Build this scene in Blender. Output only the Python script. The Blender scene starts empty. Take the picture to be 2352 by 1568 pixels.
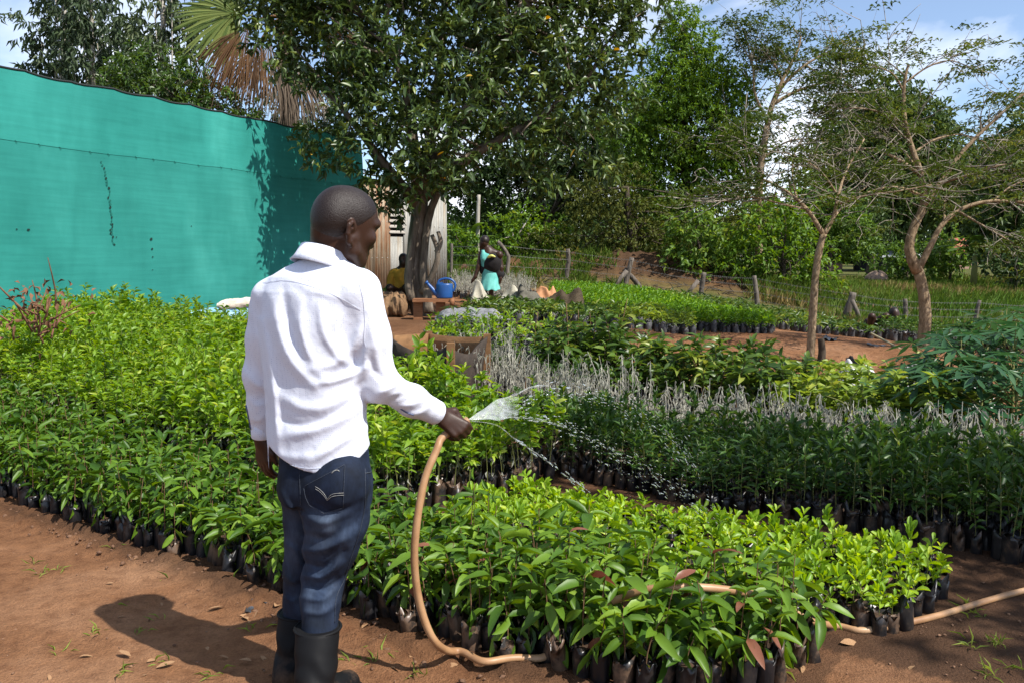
import bpy, math, random
import numpy as np
from mathutils import Vector, Matrix
from mathutils.bvhtree import BVHTree

random.seed(7)
RNG = np.random.default_rng(11)
SC = bpy.context.scene
COL = SC.collection
R = math.radians

# ------------------------------------------------------------------ camera
CAM_Z, PITCH, FPX, PW, PH = 1.5, 5.42, 1960.0, 2352.0, 1568.0
cam_data = bpy.data.cameras.new('camera')
cam_data.sensor_width = 36.0
cam_data.lens = 36.0 * FPX / PW
cam_data.clip_start = 0.05
cam_data.clip_end = 3000.0
cam_data.dof.use_dof = False
cam = bpy.data.objects.new('camera', cam_data)
COL.objects.link(cam)
cam.location = (0, 0, CAM_Z)
cam.rotation_euler = (R(90 - PITCH), 0, 0)
SC.camera = cam

# ------------------------------------------------------------------ sun and sky
SUN_EL, SUN_AZ = 51.0, (0.81, -0.58)          # direction towards the sun, horizontally
sun_h = math.hypot(*SUN_AZ)
to_sun = Vector((SUN_AZ[0] / sun_h * math.cos(R(SUN_EL)), SUN_AZ[1] / sun_h * math.cos(R(SUN_EL)), math.sin(R(SUN_EL))))
sun_data = bpy.data.lights.new('sun', 'SUN')
sun_data.energy = 5.0
sun_data.angle = R(0.5)
sun_data.color = (1.0, 0.955, 0.88)
sun = bpy.data.objects.new('sun', sun_data)
COL.objects.link(sun)
sun.location = (20, -15, 30)
sun.rotation_euler = (-to_sun).to_track_quat('-Z', 'Y').to_euler()

world = bpy.data.worlds.new('World')
SC.world = world
world.use_nodes = True
nt = world.node_tree
for n in list(nt.nodes):
    nt.nodes.remove(n)
wo = nt.nodes.new('ShaderNodeOutputWorld')
bg = nt.nodes.new('ShaderNodeBackground')
bg.inputs['Strength'].default_value = 0.125
sky = nt.nodes.new('ShaderNodeTexSky')
sky.sky_type = 'NISHITA'
sky.sun_disc = False
sky.sun_elevation = R(SUN_EL)
sky.sun_rotation = math.atan2(to_sun.x, to_sun.y)
sky.altitude = 1500
sky.air_density = 1.0
sky.dust_density = 1.0
sky.ozone_density = 2.2
tc = nt.nodes.new('ShaderNodeTexCoord')
mp = nt.nodes.new('ShaderNodeMapping')
mp.inputs['Scale'].default_value = (1.0, 1.0, 2.1)
mp.inputs['Location'].default_value = (0.52, 0.17, 0.05)
nz = nt.nodes.new('ShaderNodeTexNoise')
nz.inputs['Scale'].default_value = 2.6
nz.inputs['Detail'].default_value = 9.0
nz.inputs['Roughness'].default_value = 0.52
nz.inputs['Distortion'].default_value = 0.25
rp = nt.nodes.new('ShaderNodeValToRGB')
rp.color_ramp.elements[0].position = 0.49
rp.color_ramp.elements[0].color = (0.06, 0.06, 0.06, 1)
rp.color_ramp.elements[1].position = 0.66
rp.color_ramp.elements[1].color = (1, 1, 1, 1)
mxs = nt.nodes.new('ShaderNodeMix')
mxs.data_type = 'RGBA'
mxs.inputs['B'].default_value = (7.2, 7.5, 8.2, 1)      # sunlit cloud, in the sky texture's own units
nt.links.new(tc.outputs['Generated'], mp.inputs['Vector'])
nt.links.new(mp.outputs['Vector'], nz.inputs['Vector'])
nt.links.new(nz.outputs['Fac'], rp.inputs['Fac'])
nt.links.new(rp.outputs['Color'], mxs.inputs['Factor'])
nt.links.new(sky.outputs['Color'], mxs.inputs['A'])
nt.links.new(mxs.outputs['Result'], bg.inputs['Color'])
nt.links.new(bg.outputs['Background'], wo.inputs['Surface'])

SC.view_settings.view_transform = 'Standard'
SC.view_settings.look = 'None'
SC.view_settings.exposure = 0.62
SC.view_settings.gamma = 1.0
SC.view_settings.use_curve_mapping = False
SC.render.engine = 'CYCLES'
SC.cycles.max_bounces = 6
SC.cycles.diffuse_bounces = 2
SC.cycles.glossy_bounces = 2
SC.cycles.transmission_bounces = 4
SC.cycles.transparent_max_bounces = 8
SC.cycles.caustics_reflective = False
SC.cycles.caustics_refractive = False
SC.cycles.use_denoising = True

# ------------------------------------------------------------------ helpers
CP, SP = math.cos(R(PITCH)), math.sin(R(PITCH))

def at(px, py, Y):
    """World point at distance Y in front of the camera on the line of sight of a photograph point."""
    dx = (px - PW / 2) / FPX
    dz = -(py - PH / 2) / FPX
    ry = CP + dz * SP
    rz = -SP + dz * CP
    k = Y / ry
    return Vector((dx * k, Y, CAM_Z + rz * k))

def tag(o, label=None, cat=None, group=None, kind=None):
    if label: o['label'] = label
    if cat: o['category'] = cat
    if group: o['group'] = group
    if kind: o['kind'] = kind
    return o

def empty(name, loc=(0, 0, 0)):
    o = bpy.data.objects.new(name, None)
    o.empty_display_size = 0.1
    COL.objects.link(o)
    o.location = loc
    return o

def link(name, me, parent=None, loc=None, mats=None):
    o = bpy.data.objects.new(name, me)
    COL.objects.link(o)
    if parent is not None:
        o.parent = parent
        o.matrix_parent_inverse = Matrix.Identity(4)
    if loc is not None:
        o.location = loc
    if mats:
        for m in (mats if isinstance(mats, (list, tuple)) else [mats]):
            me.materials.append(m)
    return o

def mesh_np(name, V, parts, smooth=True, mats=(), tint=None):
    """V (n,3); parts = list of (F (m,k) int array, material index or array); tint = per-vertex value 0..1."""
    V = np.asarray(V, dtype=np.float32)
    me = bpy.data.meshes.new(name)
    me.vertices.add(len(V))
    me.vertices.foreach_set('co', V.ravel())
    parts = [(np.asarray(F, dtype=np.int32), mi) for F, mi in parts if len(F)]
    nl = sum(F.size for F, _ in parts)
    npoly = sum(len(F) for F, _ in parts)
    me.loops.add(nl)
    me.polygons.add(npoly)
    me.loops.foreach_set('vertex_index', np.concatenate([F.ravel() for F, _ in parts]))
    starts, tots, mis, s = [], [], [], 0
    for F, mi in parts:
        m, k = F.shape
        starts.append(s + np.arange(m) * k)
        s += m * k
        tots.append(np.full(m, k))
        mis.append(np.broadcast_to(np.asarray(mi), (m,)))
    me.polygons.foreach_set('loop_start', np.concatenate(starts).astype(np.int32))
    me.polygons.foreach_set('loop_total', np.concatenate(tots).astype(np.int32))
    me.polygons.foreach_set('material_index', np.concatenate(mis).astype(np.int32))
    me.polygons.foreach_set('use_smooth', np.full(npoly, bool(smooth)))
    if tint is not None:
        a = me.attributes.new('tint', 'FLOAT', 'POINT')
        a.data.foreach_set('value', np.asarray(tint, dtype=np.float32))
    me.update(calc_edges=True)
    me.validate()
    for m in mats:
        me.materials.append(m)
    return me

class Geo:
    """Collects pieces for ONE mesh."""
    def __init__(self):
        self.V, self.F, self.T, self.n = [], {}, [], 0
    def add(self, V, F, mi=0, tint=0.5):
        V = np.asarray(V, dtype=np.float32)
        F = np.asarray(F, dtype=np.int32)
        self.F.setdefault((F.shape[1], mi), []).append(F + self.n)
        self.V.append(V)
        self.T.append(np.broadcast_to(np.asarray(tint, dtype=np.float32), (len(V),)))
        self.n += len(V)
        return self
    def box(self, lo, hi, mi=0, M=None, tint=0.5):
        (x0, y0, z0), (x1, y1, z1) = lo, hi
        V = np.array([(x0,y0,z0),(x1,y0,z0),(x1,y1,z0),(x0,y1,z0),(x0,y0,z1),(x1,y0,z1),(x1,y1,z1),(x0,y1,z1)], float)
        if M is not None:
            V = V @ np.array(M.to_3x3()).T + np.array(M.translation)
        return self.add(V, [(0,3,2,1),(4,5,6,7),(0,1,5,4),(1,2,6,5),(2,3,7,6),(3,0,4,7)], mi, tint)
    def tube(self, pts, rad, n=8, mi=0, tint=0.5, cap=True, wob=0.0, seed=0):
        V, Q, caps = tube_np(pts, rad, n, wob, seed)
        b = self.n
        self.add(V, Q, mi, tint)
        if cap:
            for c in caps:
                self.F.setdefault((len(c), mi), []).append(np.asarray([c], dtype=np.int32) + b)
        return self
    def mesh(self, name, mats, smooth=True):
        parts = [(np.concatenate(fs), mi) for (k, mi), fs in self.F.items()]
        return mesh_np(name, np.concatenate(self.V), parts, smooth, mats if isinstance(mats, (list, tuple)) else [mats], np.concatenate(self.T))
    def obj(self, name, mats, parent=None, loc=None, smooth=True):
        return link(name, self.mesh(name, mats, smooth), parent, loc)

def tube_np(pts, rad, n=8, wob=0.0, seed=0):
    P = np.array([tuple(p) for p in pts], float)
    m = len(P)
    rad = np.broadcast_to(np.asarray(rad, float), (m,))
    T = np.gradient(P, axis=0)
    T /= np.linalg.norm(T, axis=1, keepdims=True) + 1e-9
    ref = np.array([1.0, 0, 0]) if abs(T[0][0]) < 0.8 else np.array([0, 1.0, 0])
    N = np.zeros_like(P)
    u = ref - T[0] * ref.dot(T[0]); u /= np.linalg.norm(u)
    for i in range(m):
        u = u - T[i] * u.dot(T[i]); u /= np.linalg.norm(u) + 1e-9
        N[i] = u
    B = np.cross(T, N)
    a = np.linspace(0, 2 * math.pi, n, endpoint=False)
    rr = rad[:, None] * np.ones((1, n))
    if wob:
        g = np.random.default_rng(seed)
        rr = rr * (1 + wob * g.normal(size=(1, n)) + 0.6 * wob * g.normal(size=(m, n)))
    V = P[:, None, :] + rr[..., None] * (np.cos(a)[None, :, None] * N[:, None, :] + np.sin(a)[None, :, None] * B[:, None, :])
    V = V.reshape(-1, 3)
    i = np.arange(m - 1)[:, None] * n
    j = np.arange(n)[None, :]
    j2 = (j + 1) % n
    Q = np.stack([i + j, i + j2, i + n + j2, i + n + j], -1).reshape(-1, 4)
    return V, Q, (list(range(n))[::-1], [(m - 1) * n + k for k in range(n)])

def spline(pts, n=24):
    """Catmull-Rom through the points (rows of any width)."""
    P = np.array([tuple(p) for p in pts], float)
    if len(P) < 3:
        t = np.linspace(0, 1, n)[:, None]
        return P[0] * (1 - t) + P[-1] * t
    Q = np.vstack([2 * P[0] - P[1], P, 2 * P[-1] - P[-2]])
    s = np.linspace(0, len(P) - 1 - 1e-6, n)
    i = s.astype(int)
    f = (s - i)[:, None]
    p0, p1, p2, p3 = Q[i], Q[i + 1], Q[i + 2], Q[i + 3]
    return 0.5 * ((2 * p1) + (-p0 + p2) * f + (2 * p0 - 5 * p1 + 4 * p2 - p3) * f ** 2 + (-p0 + 3 * p1 - 3 * p2 + p3) * f ** 3)

def rot_frames(dirs, ups):
    """Frames (N,3,3): columns x = side, y = dir, z = up-ish."""
    d = dirs / (np.linalg.norm(dirs, axis=1, keepdims=True) + 1e-9)
    x = np.cross(d, ups)
    x /= np.linalg.norm(x, axis=1, keepdims=True) + 1e-9
    z = np.cross(x, d)
    return np.stack([x, d, z], -1)

# value noise in numpy (for shapes only)
_PERM = np.random.default_rng(3).permutation(512)
_VAL = np.random.default_rng(4).random(512)
def vnoise(*c):
    c = [np.asarray(k, float) for k in c]
    i = [np.floor(k).astype(int) for k in c]
    f = [k - j for k, j in zip(c, i)]
    f = [k * k * (3 - 2 * k) for k in f]
    out = 0
    D = len(c)
    for m in range(1 << D):
        h = 0
        w = 1.0
        for a in range(D):
            b = (m >> a) & 1
            h = _PERM[(h + i[a] + b) & 511]
            w = w * (f[a] if b else 1 - f[a])
        out = out + w * _VAL[h]
    return out * 2 - 1

def fbm(*c, o=4):
    r, a, s = 0, 1.0, 1.0
    for k in range(o):
        r = r + a * vnoise(*[x * s + 17.3 * k for x in c])
        a *= 0.5
        s *= 2.03
    return r

# ------------------------------------------------------------------ materials
def new_mat(name):
    m = bpy.data.materials.new(name)
    m.use_nodes = True
    t = m.node_tree
    b = t.nodes.get('Principled BSDF')
    return m, t, b

def noise_node(t, scale, detail=4, rough=0.55, coord='Object', vec_scale=None):
    tcn = t.nodes.new('ShaderNodeTexCoord')
    n = t.nodes.new('ShaderNodeTexNoise')
    n.inputs['Scale'].default_value = scale
    n.inputs['Detail'].default_value = detail
    n.inputs['Roughness'].default_value = rough
    src = tcn.outputs[coord]
    if vec_scale:
        mm = t.nodes.new('ShaderNodeMapping')
        mm.inputs['Scale'].default_value = vec_scale
        t.links.new(src, mm.inputs['Vector'])
        src = mm.outputs['Vector']
    t.links.new(src, n.inputs['Vector'])
    return n

def ramp_node(t, src, stops):
    r = t.nodes.new('ShaderNodeValToRGB')
    e = r.color_ramp.elements
    e[0].position, e[0].color = stops[0][0], (*stops[0][1], 1)
    e[1].position, e[1].color = stops[-1][0], (*stops[-1][1], 1)
    for p, c in stops[1:-1]:
        k = e.new(p)
        k.color = (*c, 1)
    t.links.new(src, r.inputs['Fac'])
    return r

def mix_node(t, fac, a, b, mode='MIX'):
    m = t.nodes.new('ShaderNodeMix')
    m.data_type = 'RGBA'
    m.blend_type = mode
    for key, v in (('Factor', fac), ('A', a), ('B', b)):
        if hasattr(v, 'links'):
            t.links.new(v, m.inputs[key])
        elif key == 'Factor':
            m.inputs[key].default_value = v
        else:
            m.inputs[key].default_value = (*v, 1)
    return m.outputs['Result']

def bump(t, b, src, strength=0.3, dist=0.01):
    k = t.nodes.new('ShaderNodeBump')
    k.inputs['Strength'].default_value = strength
    k.inputs['Distance'].default_value = dist
    t.links.new(src, k.inputs['Height'])
    t.links.new(k.outputs['Normal'], b.inputs['Normal'])

def surf(name, stops, scale=8, rough=0.8, detail=5, vec_scale=None, bmp=0.3, bdist=0.01, spec=0.3, metal=0.0, sheen=0.0):
    """Plain procedural surface: noise between the colours, fine relief from the same noise."""
    m, t, b = new_mat(name)
    n = noise_node(t, scale, detail, 0.6, 'Object', vec_scale)
    r = ramp_node(t, n.outputs['Fac'], stops)
    t.links.new(r.outputs['Color'], b.inputs['Base Color'])
    b.inputs['Roughness'].default_value = rough
    b.inputs['Specular IOR Level'].default_value = spec
    b.inputs['Metallic'].default_value = metal
    if bmp:
        bump(t, b, n.outputs['Fac'], bmp, bdist)
    return m

def leaf_mat(name, c0, c1, c2=None, trans=0.35, rough=0.42, spec=0.35, tcol=None):
    """Leaf: colour varies leaf by leaf (tint, object random), light passes through the blade."""
    m, t, b = new_mat(name)
    at_ = t.nodes.new('ShaderNodeAttribute')
    at_.attribute_name = 'tint'
    oi = t.nodes.new('ShaderNodeObjectInfo')
    ad = t.nodes.new('ShaderNodeMath'); ad.operation = 'MULTIPLY_ADD'
    t.links.new(oi.outputs['Random'], ad.inputs[0])
    ad.inputs[1].default_value = 0.5
    ad.inputs[2].default_value = -0.25
    a2 = t.nodes.new('ShaderNodeMath'); a2.operation = 'ADD'; a2.use_clamp = True
    t.links.new(at_.outputs['Fac'], a2.inputs[0])
    t.links.new(ad.outputs[0], a2.inputs[1])
    stops = [(0.0, c0), (0.8, c1)] + ([(0.97, c2)] if c2 else [(1.0, c1)])
    r = ramp_node(t, a2.outputs[0], stops)
    nn = noise_node(t, 35, 3, 0.6)
    col = mix_node(t, nn.outputs['Fac'], r.outputs['Color'], r.outputs['Color'])
    hs = t.nodes.new('ShaderNodeHueSaturation')
    mr = t.nodes.new('ShaderNodeMapRange')
    mr.inputs['To Min'].default_value = 0.72
    mr.inputs['To Max'].default_value = 1.28
    t.links.new(nn.outputs['Fac'], mr.inputs['Value'])
    t.links.new(mr.outputs['Result'], hs.inputs['Value'])
    t.links.new(col, hs.inputs['Color'])
    t.links.new(hs.outputs['Color'], b.inputs['Base Color'])
    b.inputs['Roughness'].default_value = rough
    b.inputs['Specular IOR Level'].default_value = spec
    tr = t.nodes.new('ShaderNodeBsdfTranslucent')
    hs2 = t.nodes.new('ShaderNodeHueSaturation')
    hs2.inputs['Hue'].default_value = 0.478
    hs2.inputs['Saturation'].default_value = 1.08
    hs2.inputs['Value'].default_value = 1.5
    t.links.new(hs.outputs['Color'], hs2.inputs['Color'])
    t.links.new(hs2.outputs['Color'], tr.inputs['Color'])
    ms = t.nodes.new('ShaderNodeMixShader')
    ms.inputs['Fac'].default_value = trans
    out = t.nodes.get('Material Output')
    t.links.new(b.outputs['BSDF'], ms.inputs[1])
    t.links.new(tr.outputs['BSDF'], ms.inputs[2])
    t.links.new(ms.outputs['Shader'], out.inputs['Surface'])
    return m
# ------------------------------------------------------------------ signed-distance modelling for bodies and cloth
class Field:
    def __init__(self, lo, hi, h):
        self.lo = np.array(lo, float)
        self.h = h
        self.n = np.ceil((np.array(hi) - self.lo) / h).astype(int) + 1
        self.F = np.full(self.n, 0.3, dtype=np.float32)
    def _sub(self, lo, hi):
        i0 = np.clip(np.floor((np.array(lo) - self.lo) / self.h).astype(int), 0, self.n)
        i1 = np.clip(np.ceil((np.array(hi) - self.lo) / self.h).astype(int) + 1, 0, self.n)
        if np.any(i1 <= i0):
            return None
        ax = [(self.lo[a] + self.h * np.arange(i0[a], i1[a])).astype(np.float32) for a in range(3)]
        P = np.meshgrid(*ax, indexing='ij')
        return tuple(slice(a, b) for a, b in zip(i0, i1)), P
    def add(self, lo, hi, fn, k=0.02, op='u'):
        m = k + (0.012 if op in ('u', 'ss') else 0.05)
        s = self._sub(np.array(lo) - m, np.array(hi) + m)
        if s is None:
            return
        sl, P = s
        A = self.F[sl]
        if op == '+':                                           # displacement: only near the surface
            mk = np.abs(A) < 0.03
            A[mk] += fn(*[p[mk] for p in P])
            return
        d = fn(*P)
        if op == 'u':
            if k > 0:
                hh = np.clip(0.5 + 0.5 * (A - d) / k, 0, 1)
                self.F[sl] = A * (1 - hh) + d * hh - k * hh * (1 - hh)
            else:
                self.F[sl] = np.minimum(A, d)
        elif op == 's':
            self.F[sl] = np.maximum(A, -d)
        elif op == 'ss':
            hh = np.clip(0.5 - 0.5 * (A + d) / k, 0, 1)
            self.F[sl] = A * (1 - hh) - d * hh + k * hh * (1 - hh)
        elif op == 'i':
            self.F[sl] = np.maximum(A, d)
    def cone(self, a, b, ra, rb, k=0.02):
        a = np.array(tuple(a), float); b = np.array(tuple(b), float)
        r = max(ra, rb)
        def fn(X, Y, Z):
            ab = b - a
            L = ab.dot(ab) + 1e-9
            t = np.clip(((X - a[0]) * ab[0] + (Y - a[1]) * ab[1] + (Z - a[2]) * ab[2]) / L, 0, 1)
            return np.sqrt((X - a[0] - t * ab[0]) ** 2 + (Y - a[1] - t * ab[1]) ** 2 + (Z - a[2] - t * ab[2]) ** 2) - (ra + (rb - ra) * t)
        self.add(np.minimum(a, b) - r, np.maximum(a, b) + r, fn, k)
    def chain(self, pts, rads, k=0.02):
        for i in range(len(pts) - 1):
            self.cone(pts[i], pts[i + 1], rads[i], rads[i + 1], k)
    def ell(self, c, rad, M=None, k=0.02, op='u'):
        c = np.array(tuple(c), float); rad = np.array(rad, float)
        A = np.eye(3) if M is None else np.array(M.to_3x3())
        def fn(X, Y, Z):
            x, y, z = X - c[0], Y - c[1], Z - c[2]
            u = (A[0,0]*x + A[1,0]*y + A[2,0]*z) / rad[0]
            v = (A[0,1]*x + A[1,1]*y + A[2,1]*z) / rad[1]
            w = (A[0,2]*x + A[1,2]*y + A[2,2]*z) / rad[2]
            q = np.sqrt(u*u + v*v + w*w)
            g = np.sqrt((u/rad[0])**2 + (v/rad[1])**2 + (w/rad[2])**2) + 1e-9
            return q * (q - 1) / g
        r = rad.max()
        self.add(c - r, c + r, fn, k, op)
    def mesh(self, smooth=1):
        """Naive surface nets."""
        F = self.F
        V8 = [F[dx:F.shape[0]-1+dx, dy:F.shape[1]-1+dy, dz:F.shape[2]-1+dz] for dx in (0,1) for dy in (0,1) for dz in (0,1)]
        neg = sum((v < 0).astype(np.uint8) for v in V8)
        act = (neg > 0) & (neg < 8)
        idx = np.full(act.shape, -1, dtype=np.int32)
        I = np.argwhere(act)
        idx[tuple(I.T)] = np.arange(len(I))
        v8 = np.stack([v[act] for v in V8], -1).astype(np.float64)
        cor = np.array([(dx, dy, dz) for dx in (0,1) for dy in (0,1) for dz in (0,1)], float)
        S = np.zeros((len(I), 3)); C = np.zeros(len(I))
        for a in range(8):
            for b in range(a + 1, 8):
                if np.abs(cor[a] - cor[b]).sum() != 1:
                    continue
                va, vb = v8[:, a], v8[:, b]
                x = (va < 0) != (vb < 0)
                t = np.where(x, va / np.where(x, va - vb, 1), 0)
                S += x[:, None] * (cor[a] + t[:, None] * (cor[b] - cor[a]))
                C += x
        P = I + S / C[:, None]
        quads = []
        for ax in range(3):
            o = [a for a in range(3) if a != ax]
            sl0 = [slice(1, -1)] * 3; sl1 = [slice(1, -1)] * 3
            sl0[ax] = slice(0, -1); sl1[ax] = slice(1, None)
            A = F[tuple(sl0)] < 0; B = F[tuple(sl1)] < 0
            cr = np.argwhere(A != B)
            flip = A[tuple(cr.T)]
            base = cr.copy()
            base[:, o[0]] += 1; base[:, o[1]] += 1
            e0 = np.zeros(3, int); e0[o[0]] = 1
            e1 = np.zeros(3, int); e1[o[1]] = 1
            q = [idx[tuple((base - d).T)] for d in (e0 * 0, e0, e0 + e1, e1)]
            Q = np.stack(q, -1)
            fl = flip if ax != 1 else ~flip
            Q[~fl] = Q[~fl][:, ::-1]
            quads.append(Q)
        Q = np.concatenate(quads)
        P = P * self.h + self.lo
        for _ in range(smooth):
            P = lap(P, Q, 0.5)
        return P, Q

def lap(P, Q, w):
    i = np.concatenate([Q[:, a] for a in range(4)] + [Q[:, (a + 1) % 4] for a in range(4)])
    j = np.concatenate([Q[:, (a + 1) % 4] for a in range(4)] + [Q[:, a] for a in range(4)])
    n = len(P)
    C = np.bincount(i, minlength=n)
    S = np.stack([np.bincount(i, weights=P[j, k], minlength=n) for k in range(3)], -1)
    return P * (1 - w) + w * S / np.maximum(C, 1)[:, None]

def px_of(X, Y, Z):
    """Photograph coordinates of world points (used to lay cloth folds where the photograph has them)."""
    y, z = Y, Z - CAM_Z
    f = y * CP - z * SP
    u = y * SP + z * CP
    return PW / 2 + FPX * X / f, PH / 2 - FPX * u / f

def folds(list_, X, Y, Z):
    """Sum of soft ridges along poly-lines given in photograph points: (points, width in px, height in m)."""
    U, W = px_of(X, Y, Z)
    D = np.zeros_like(U)
    for pts, w, amp in list_:
        p = spline(pts, 10) if len(pts) > 2 else np.array(pts, float)
        best = np.full(U.shape, 1e9); tt = np.zeros(U.shape)
        n = len(p) - 1
        for i in range(n):
            a, b = p[i], p[i + 1]
            ab = b - a
            t = np.clip(((U - a[0]) * ab[0] + (W - a[1]) * ab[1]) / (ab.dot(ab) + 1e-9), 0, 1)
            d = (U - a[0] - t * ab[0]) ** 2 + (W - a[1] - t * ab[1]) ** 2
            better = d < best
            best = np.where(better, d, best)
            tt = np.where(better, (i + t) / n, tt)
        D += amp * np.exp(-best / (w * w)) * np.sin(np.pi * np.clip(tt * 0.86 + 0.07, 0, 1)) ** 0.6
    return D
# ------------------------------------------------------------------ the lie of the land
_CTRL = np.array([
    (-3.2, 5.3, 0), (0, 3, 0), (-1, 2, 0), (2, 3, 0), (-4, 3, 0), (2, 4.2, 0), (3, 2, 0), (-7, 4, .05), (0, -3, 0), (-6, -3, 0), (6, -3, 0), (5, 4, -.02),
    (-4.8, 8, .30), (-2.5, 8, .20), (0, 7.5, .04), (-4.3, 12.2, .60), (-6.0, 10, .40), (-7.5, 8, .32), (-1.5, 14, .60), (-3, 16, .66), (-2.6, 11, .44), (-2.4, 5.8, .03), (-1, 5.2, .0),
    (-.55, 20, .52), (-3.5, 20, .66), (1, 6, 0), (3, 6, -.04), (4, 8, -.02), (6.5, 7.5, -.1), (0.8, 8.4, .08), (-.9, 10.4, .46), (.6, 9.9, .46),
    (.75, 12, .58), (2.8, 13, .40), (3.9, 13, .36), (3.84, 11, .20), (4.5, 10.4, .18), (4.3, 9.2, .0), (2.3, 10.4, .42), (2.2, 9.4, .12), (6, 11.5, .22), (6.1, 10, 0), (8, 11, -.1), (5, 16, .22), (8, 15, -.02), (7.4, 17, .02),
    (1.65, 25, .77), (-.3, 25, .78), (2.5, 19, .55), (5.5, 23, .42), (9.5, 21, -.05), (10.9, 20, -.1), (14, 14, -.2), (14, 5, -.1),
    (0, 40, 1.0), (-12, 40, 1.0), (-12, 12, .8), (-14, 22, .8), (20, 45, .35), (30, 70, .7), (0, 80, 1.2), (50, 90, 1.0), (-50, 80, 1.2), (16, 30, .1), (-30, 0, .2), (30, 0, -.1), (28, 22, 0)])
def _phi(d2):
    return -np.sqrt(d2 + 0.8 ** 2)
_D = ((_CTRL[:, None, :2] - _CTRL[None, :, :2]) ** 2).sum(-1)
_n = len(_CTRL)
_A = np.zeros((_n + 1, _n + 1)); _A[:_n, :_n] = _phi(_D); _A[:_n, _n] = 1; _A[_n, :_n] = 1
_W = np.linalg.solve(_A, np.append(_CTRL[:, 2], 0))
BANK = [(4.0, 27.5, 2.6, 1.3, .75), (6.3, 26.6, 1.8, 1.1, .55), (1.9, 28.5, 2.2, 1.4, .5), (-.9, 27.5, 1.7, 1.3, .45), (7.9, 25.8, 1.4, .9, .35)]
def ground_z(x, y):
    x = np.asarray(x, float); y = np.asarray(y, float)
    sh = x.shape
    X, Y = x.ravel(), y.ravel()
    out = np.full(X.shape, _W[_n])
    for i in range(_n):
        out += _W[i] * _phi((X - _CTRL[i, 0]) ** 2 + (Y - _CTRL[i, 1]) ** 2)
    r = np.hypot(X, Y - 10)
    w = np.clip((r - 60) / 60, 0, 1)
    out = out * (1 - w) + 1.2 * w
    for bx, by, rx, ry, hh in BANK:
        out += hh * np.exp(-((X - bx) / rx) ** 2 - ((Y - by) / ry) ** 2)
    return out.reshape(sh)
def gz(x, y):
    return float(ground_z(np.array([x]), np.array([y]))[0])
def on(px, py, Y0=None):
    """Point of the ground seen at a photograph point."""
    lo, hi = 1.5, 150.0
    ys = np.concatenate([np.linspace(1.5, 30, 600), np.linspace(30.1, 150, 300)])
    p = [at(px, py, y) for y in ys]
    g = ground_z(np.array([q.x for q in p]), ys)
    d = np.array([q.z for q in p]) - g
    i = np.argmax(d < 0) if (d < 0).any() else len(ys) - 1
    q = p[i]
    return Vector((q.x, q.y, g[i]))

# bed axes: u runs along the rows to the right and nearer, v runs away
UX, UY, VX, VY = .821, -.571, .571, .821
def uv(u, v):
    return (UX * u + VX * v, UY * u + VY * v)

soil_m, t_, b_ = new_mat('red_brown_soil')
n1 = noise_node(t_, 0.9, 5, 0.6)
n2 = noise_node(t_, 14, 6, 0.65)
n3 = noise_node(t_, 90, 4, 0.7)
base = ramp_node(t_, n1.outputs['Fac'], [(0.36, (0.170, 0.078, 0.036)), (0.52, (0.245, 0.120, 0.059)), (0.66, (0.335, 0.182, 0.100))]).outputs['Color']
fine = ramp_node(t_, n2.outputs['Fac'], [(0.30, (0.62, 0.56, 0.54)), (0.5, (1, 1, 1)), (0.75, (1.22, 1.2, 1.15))]).outputs['Color']
base = mix_node(t_, 0.8, base, fine, 'MULTIPLY')
grit = ramp_node(t_, n3.outputs['Fac'], [(0.35, (0.7, 0.66, 0.62)), (0.62, (1.15, 1.13, 1.1))]).outputs['Color']
base = mix_node(t_, 0.6, base, grit, 'MULTIPLY')
a1 = t_.nodes.new('ShaderNodeAttribute'); a1.attribute_name = 'wet_shade'
base = mix_node(t_, a1.outputs['Fac'], base, (0.062, 0.034, 0.020))  # towards dark: damp soil, shade painted in, browner bank earth
a2 = t_.nodes.new('ShaderNodeAttribute'); a2.attribute_name = 'grassy'
gn = noise_node(t_, 1.6, 6, 0.65)
gcol = ramp_node(t_, gn.outputs['Fac'], [(0.34, (0.050, 0.066, 0.018)), (0.5, (0.075, 0.090, 0.024)), (0.64, (0.15, 0.115, 0.045)), (0.75, (0.10, 0.12, 0.03))]).outputs['Color']
base = mix_node(t_, a2.outputs['Fac'], base, gcol)
t_.links.new(base, b_.inputs['Base Color'])
b_.inputs['Roughness'].default_value = 0.95
b_.inputs['Specular IOR Level'].default_value = 0.12
ad_ = t_.nodes.new('ShaderNodeMath'); ad_.operation = 'ADD'
t_.links.new(n2.outputs['Fac'], ad_.inputs[0]); t_.links.new(n3.outputs['Fac'], ad_.inputs[1])
bump(t_, b_, ad_.outputs[0], 0.8, 0.03)

def axis(lo, hi, core0, core1, fine, grow):
    a = list(np.arange(core0, core1, fine))
    s, p = fine, core0
    left = []
    while p > lo:
        s *= grow; p -= s; left.append(p)
    s, p = fine, a[-1]
    right = []
    while p < hi:
        s *= grow; p += s; right.append(p)
    return np.array(left[::-1] + a + right)
gx = axis(-900, 900, -3.2, 3.4, 0.026, 1.035)
gy = axis(-60, 1500, 2.3, 6.2, 0.026, 1.022)
GX, GY = np.meshgrid(gx, gy)
GZ = ground_z(GX, GY)
near = np.exp(-np.clip(np.hypot(GX, GY - 4) - 3, 0, None) / 8)
GZ += near * (0.010 * fbm(GX * 1.6, GY * 1.6, o=3) + 0.006 * fbm(GX * 9, GY * 9, o=3))
V_ = VX * GX + VY * GY; U_g = UX * GX + UY * GY
edge = np.exp(-((V_ - 2.40 - 0.10 * vnoise(U_g * 1.3, U_g * 0 + 3.1)) / 0.11) ** 2) * (U_g < -0.8)          # crumbled soil along the bags
clod = np.clip(fbm(GX * 26, GY * 26, o=3), -0.2, 1)
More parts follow.
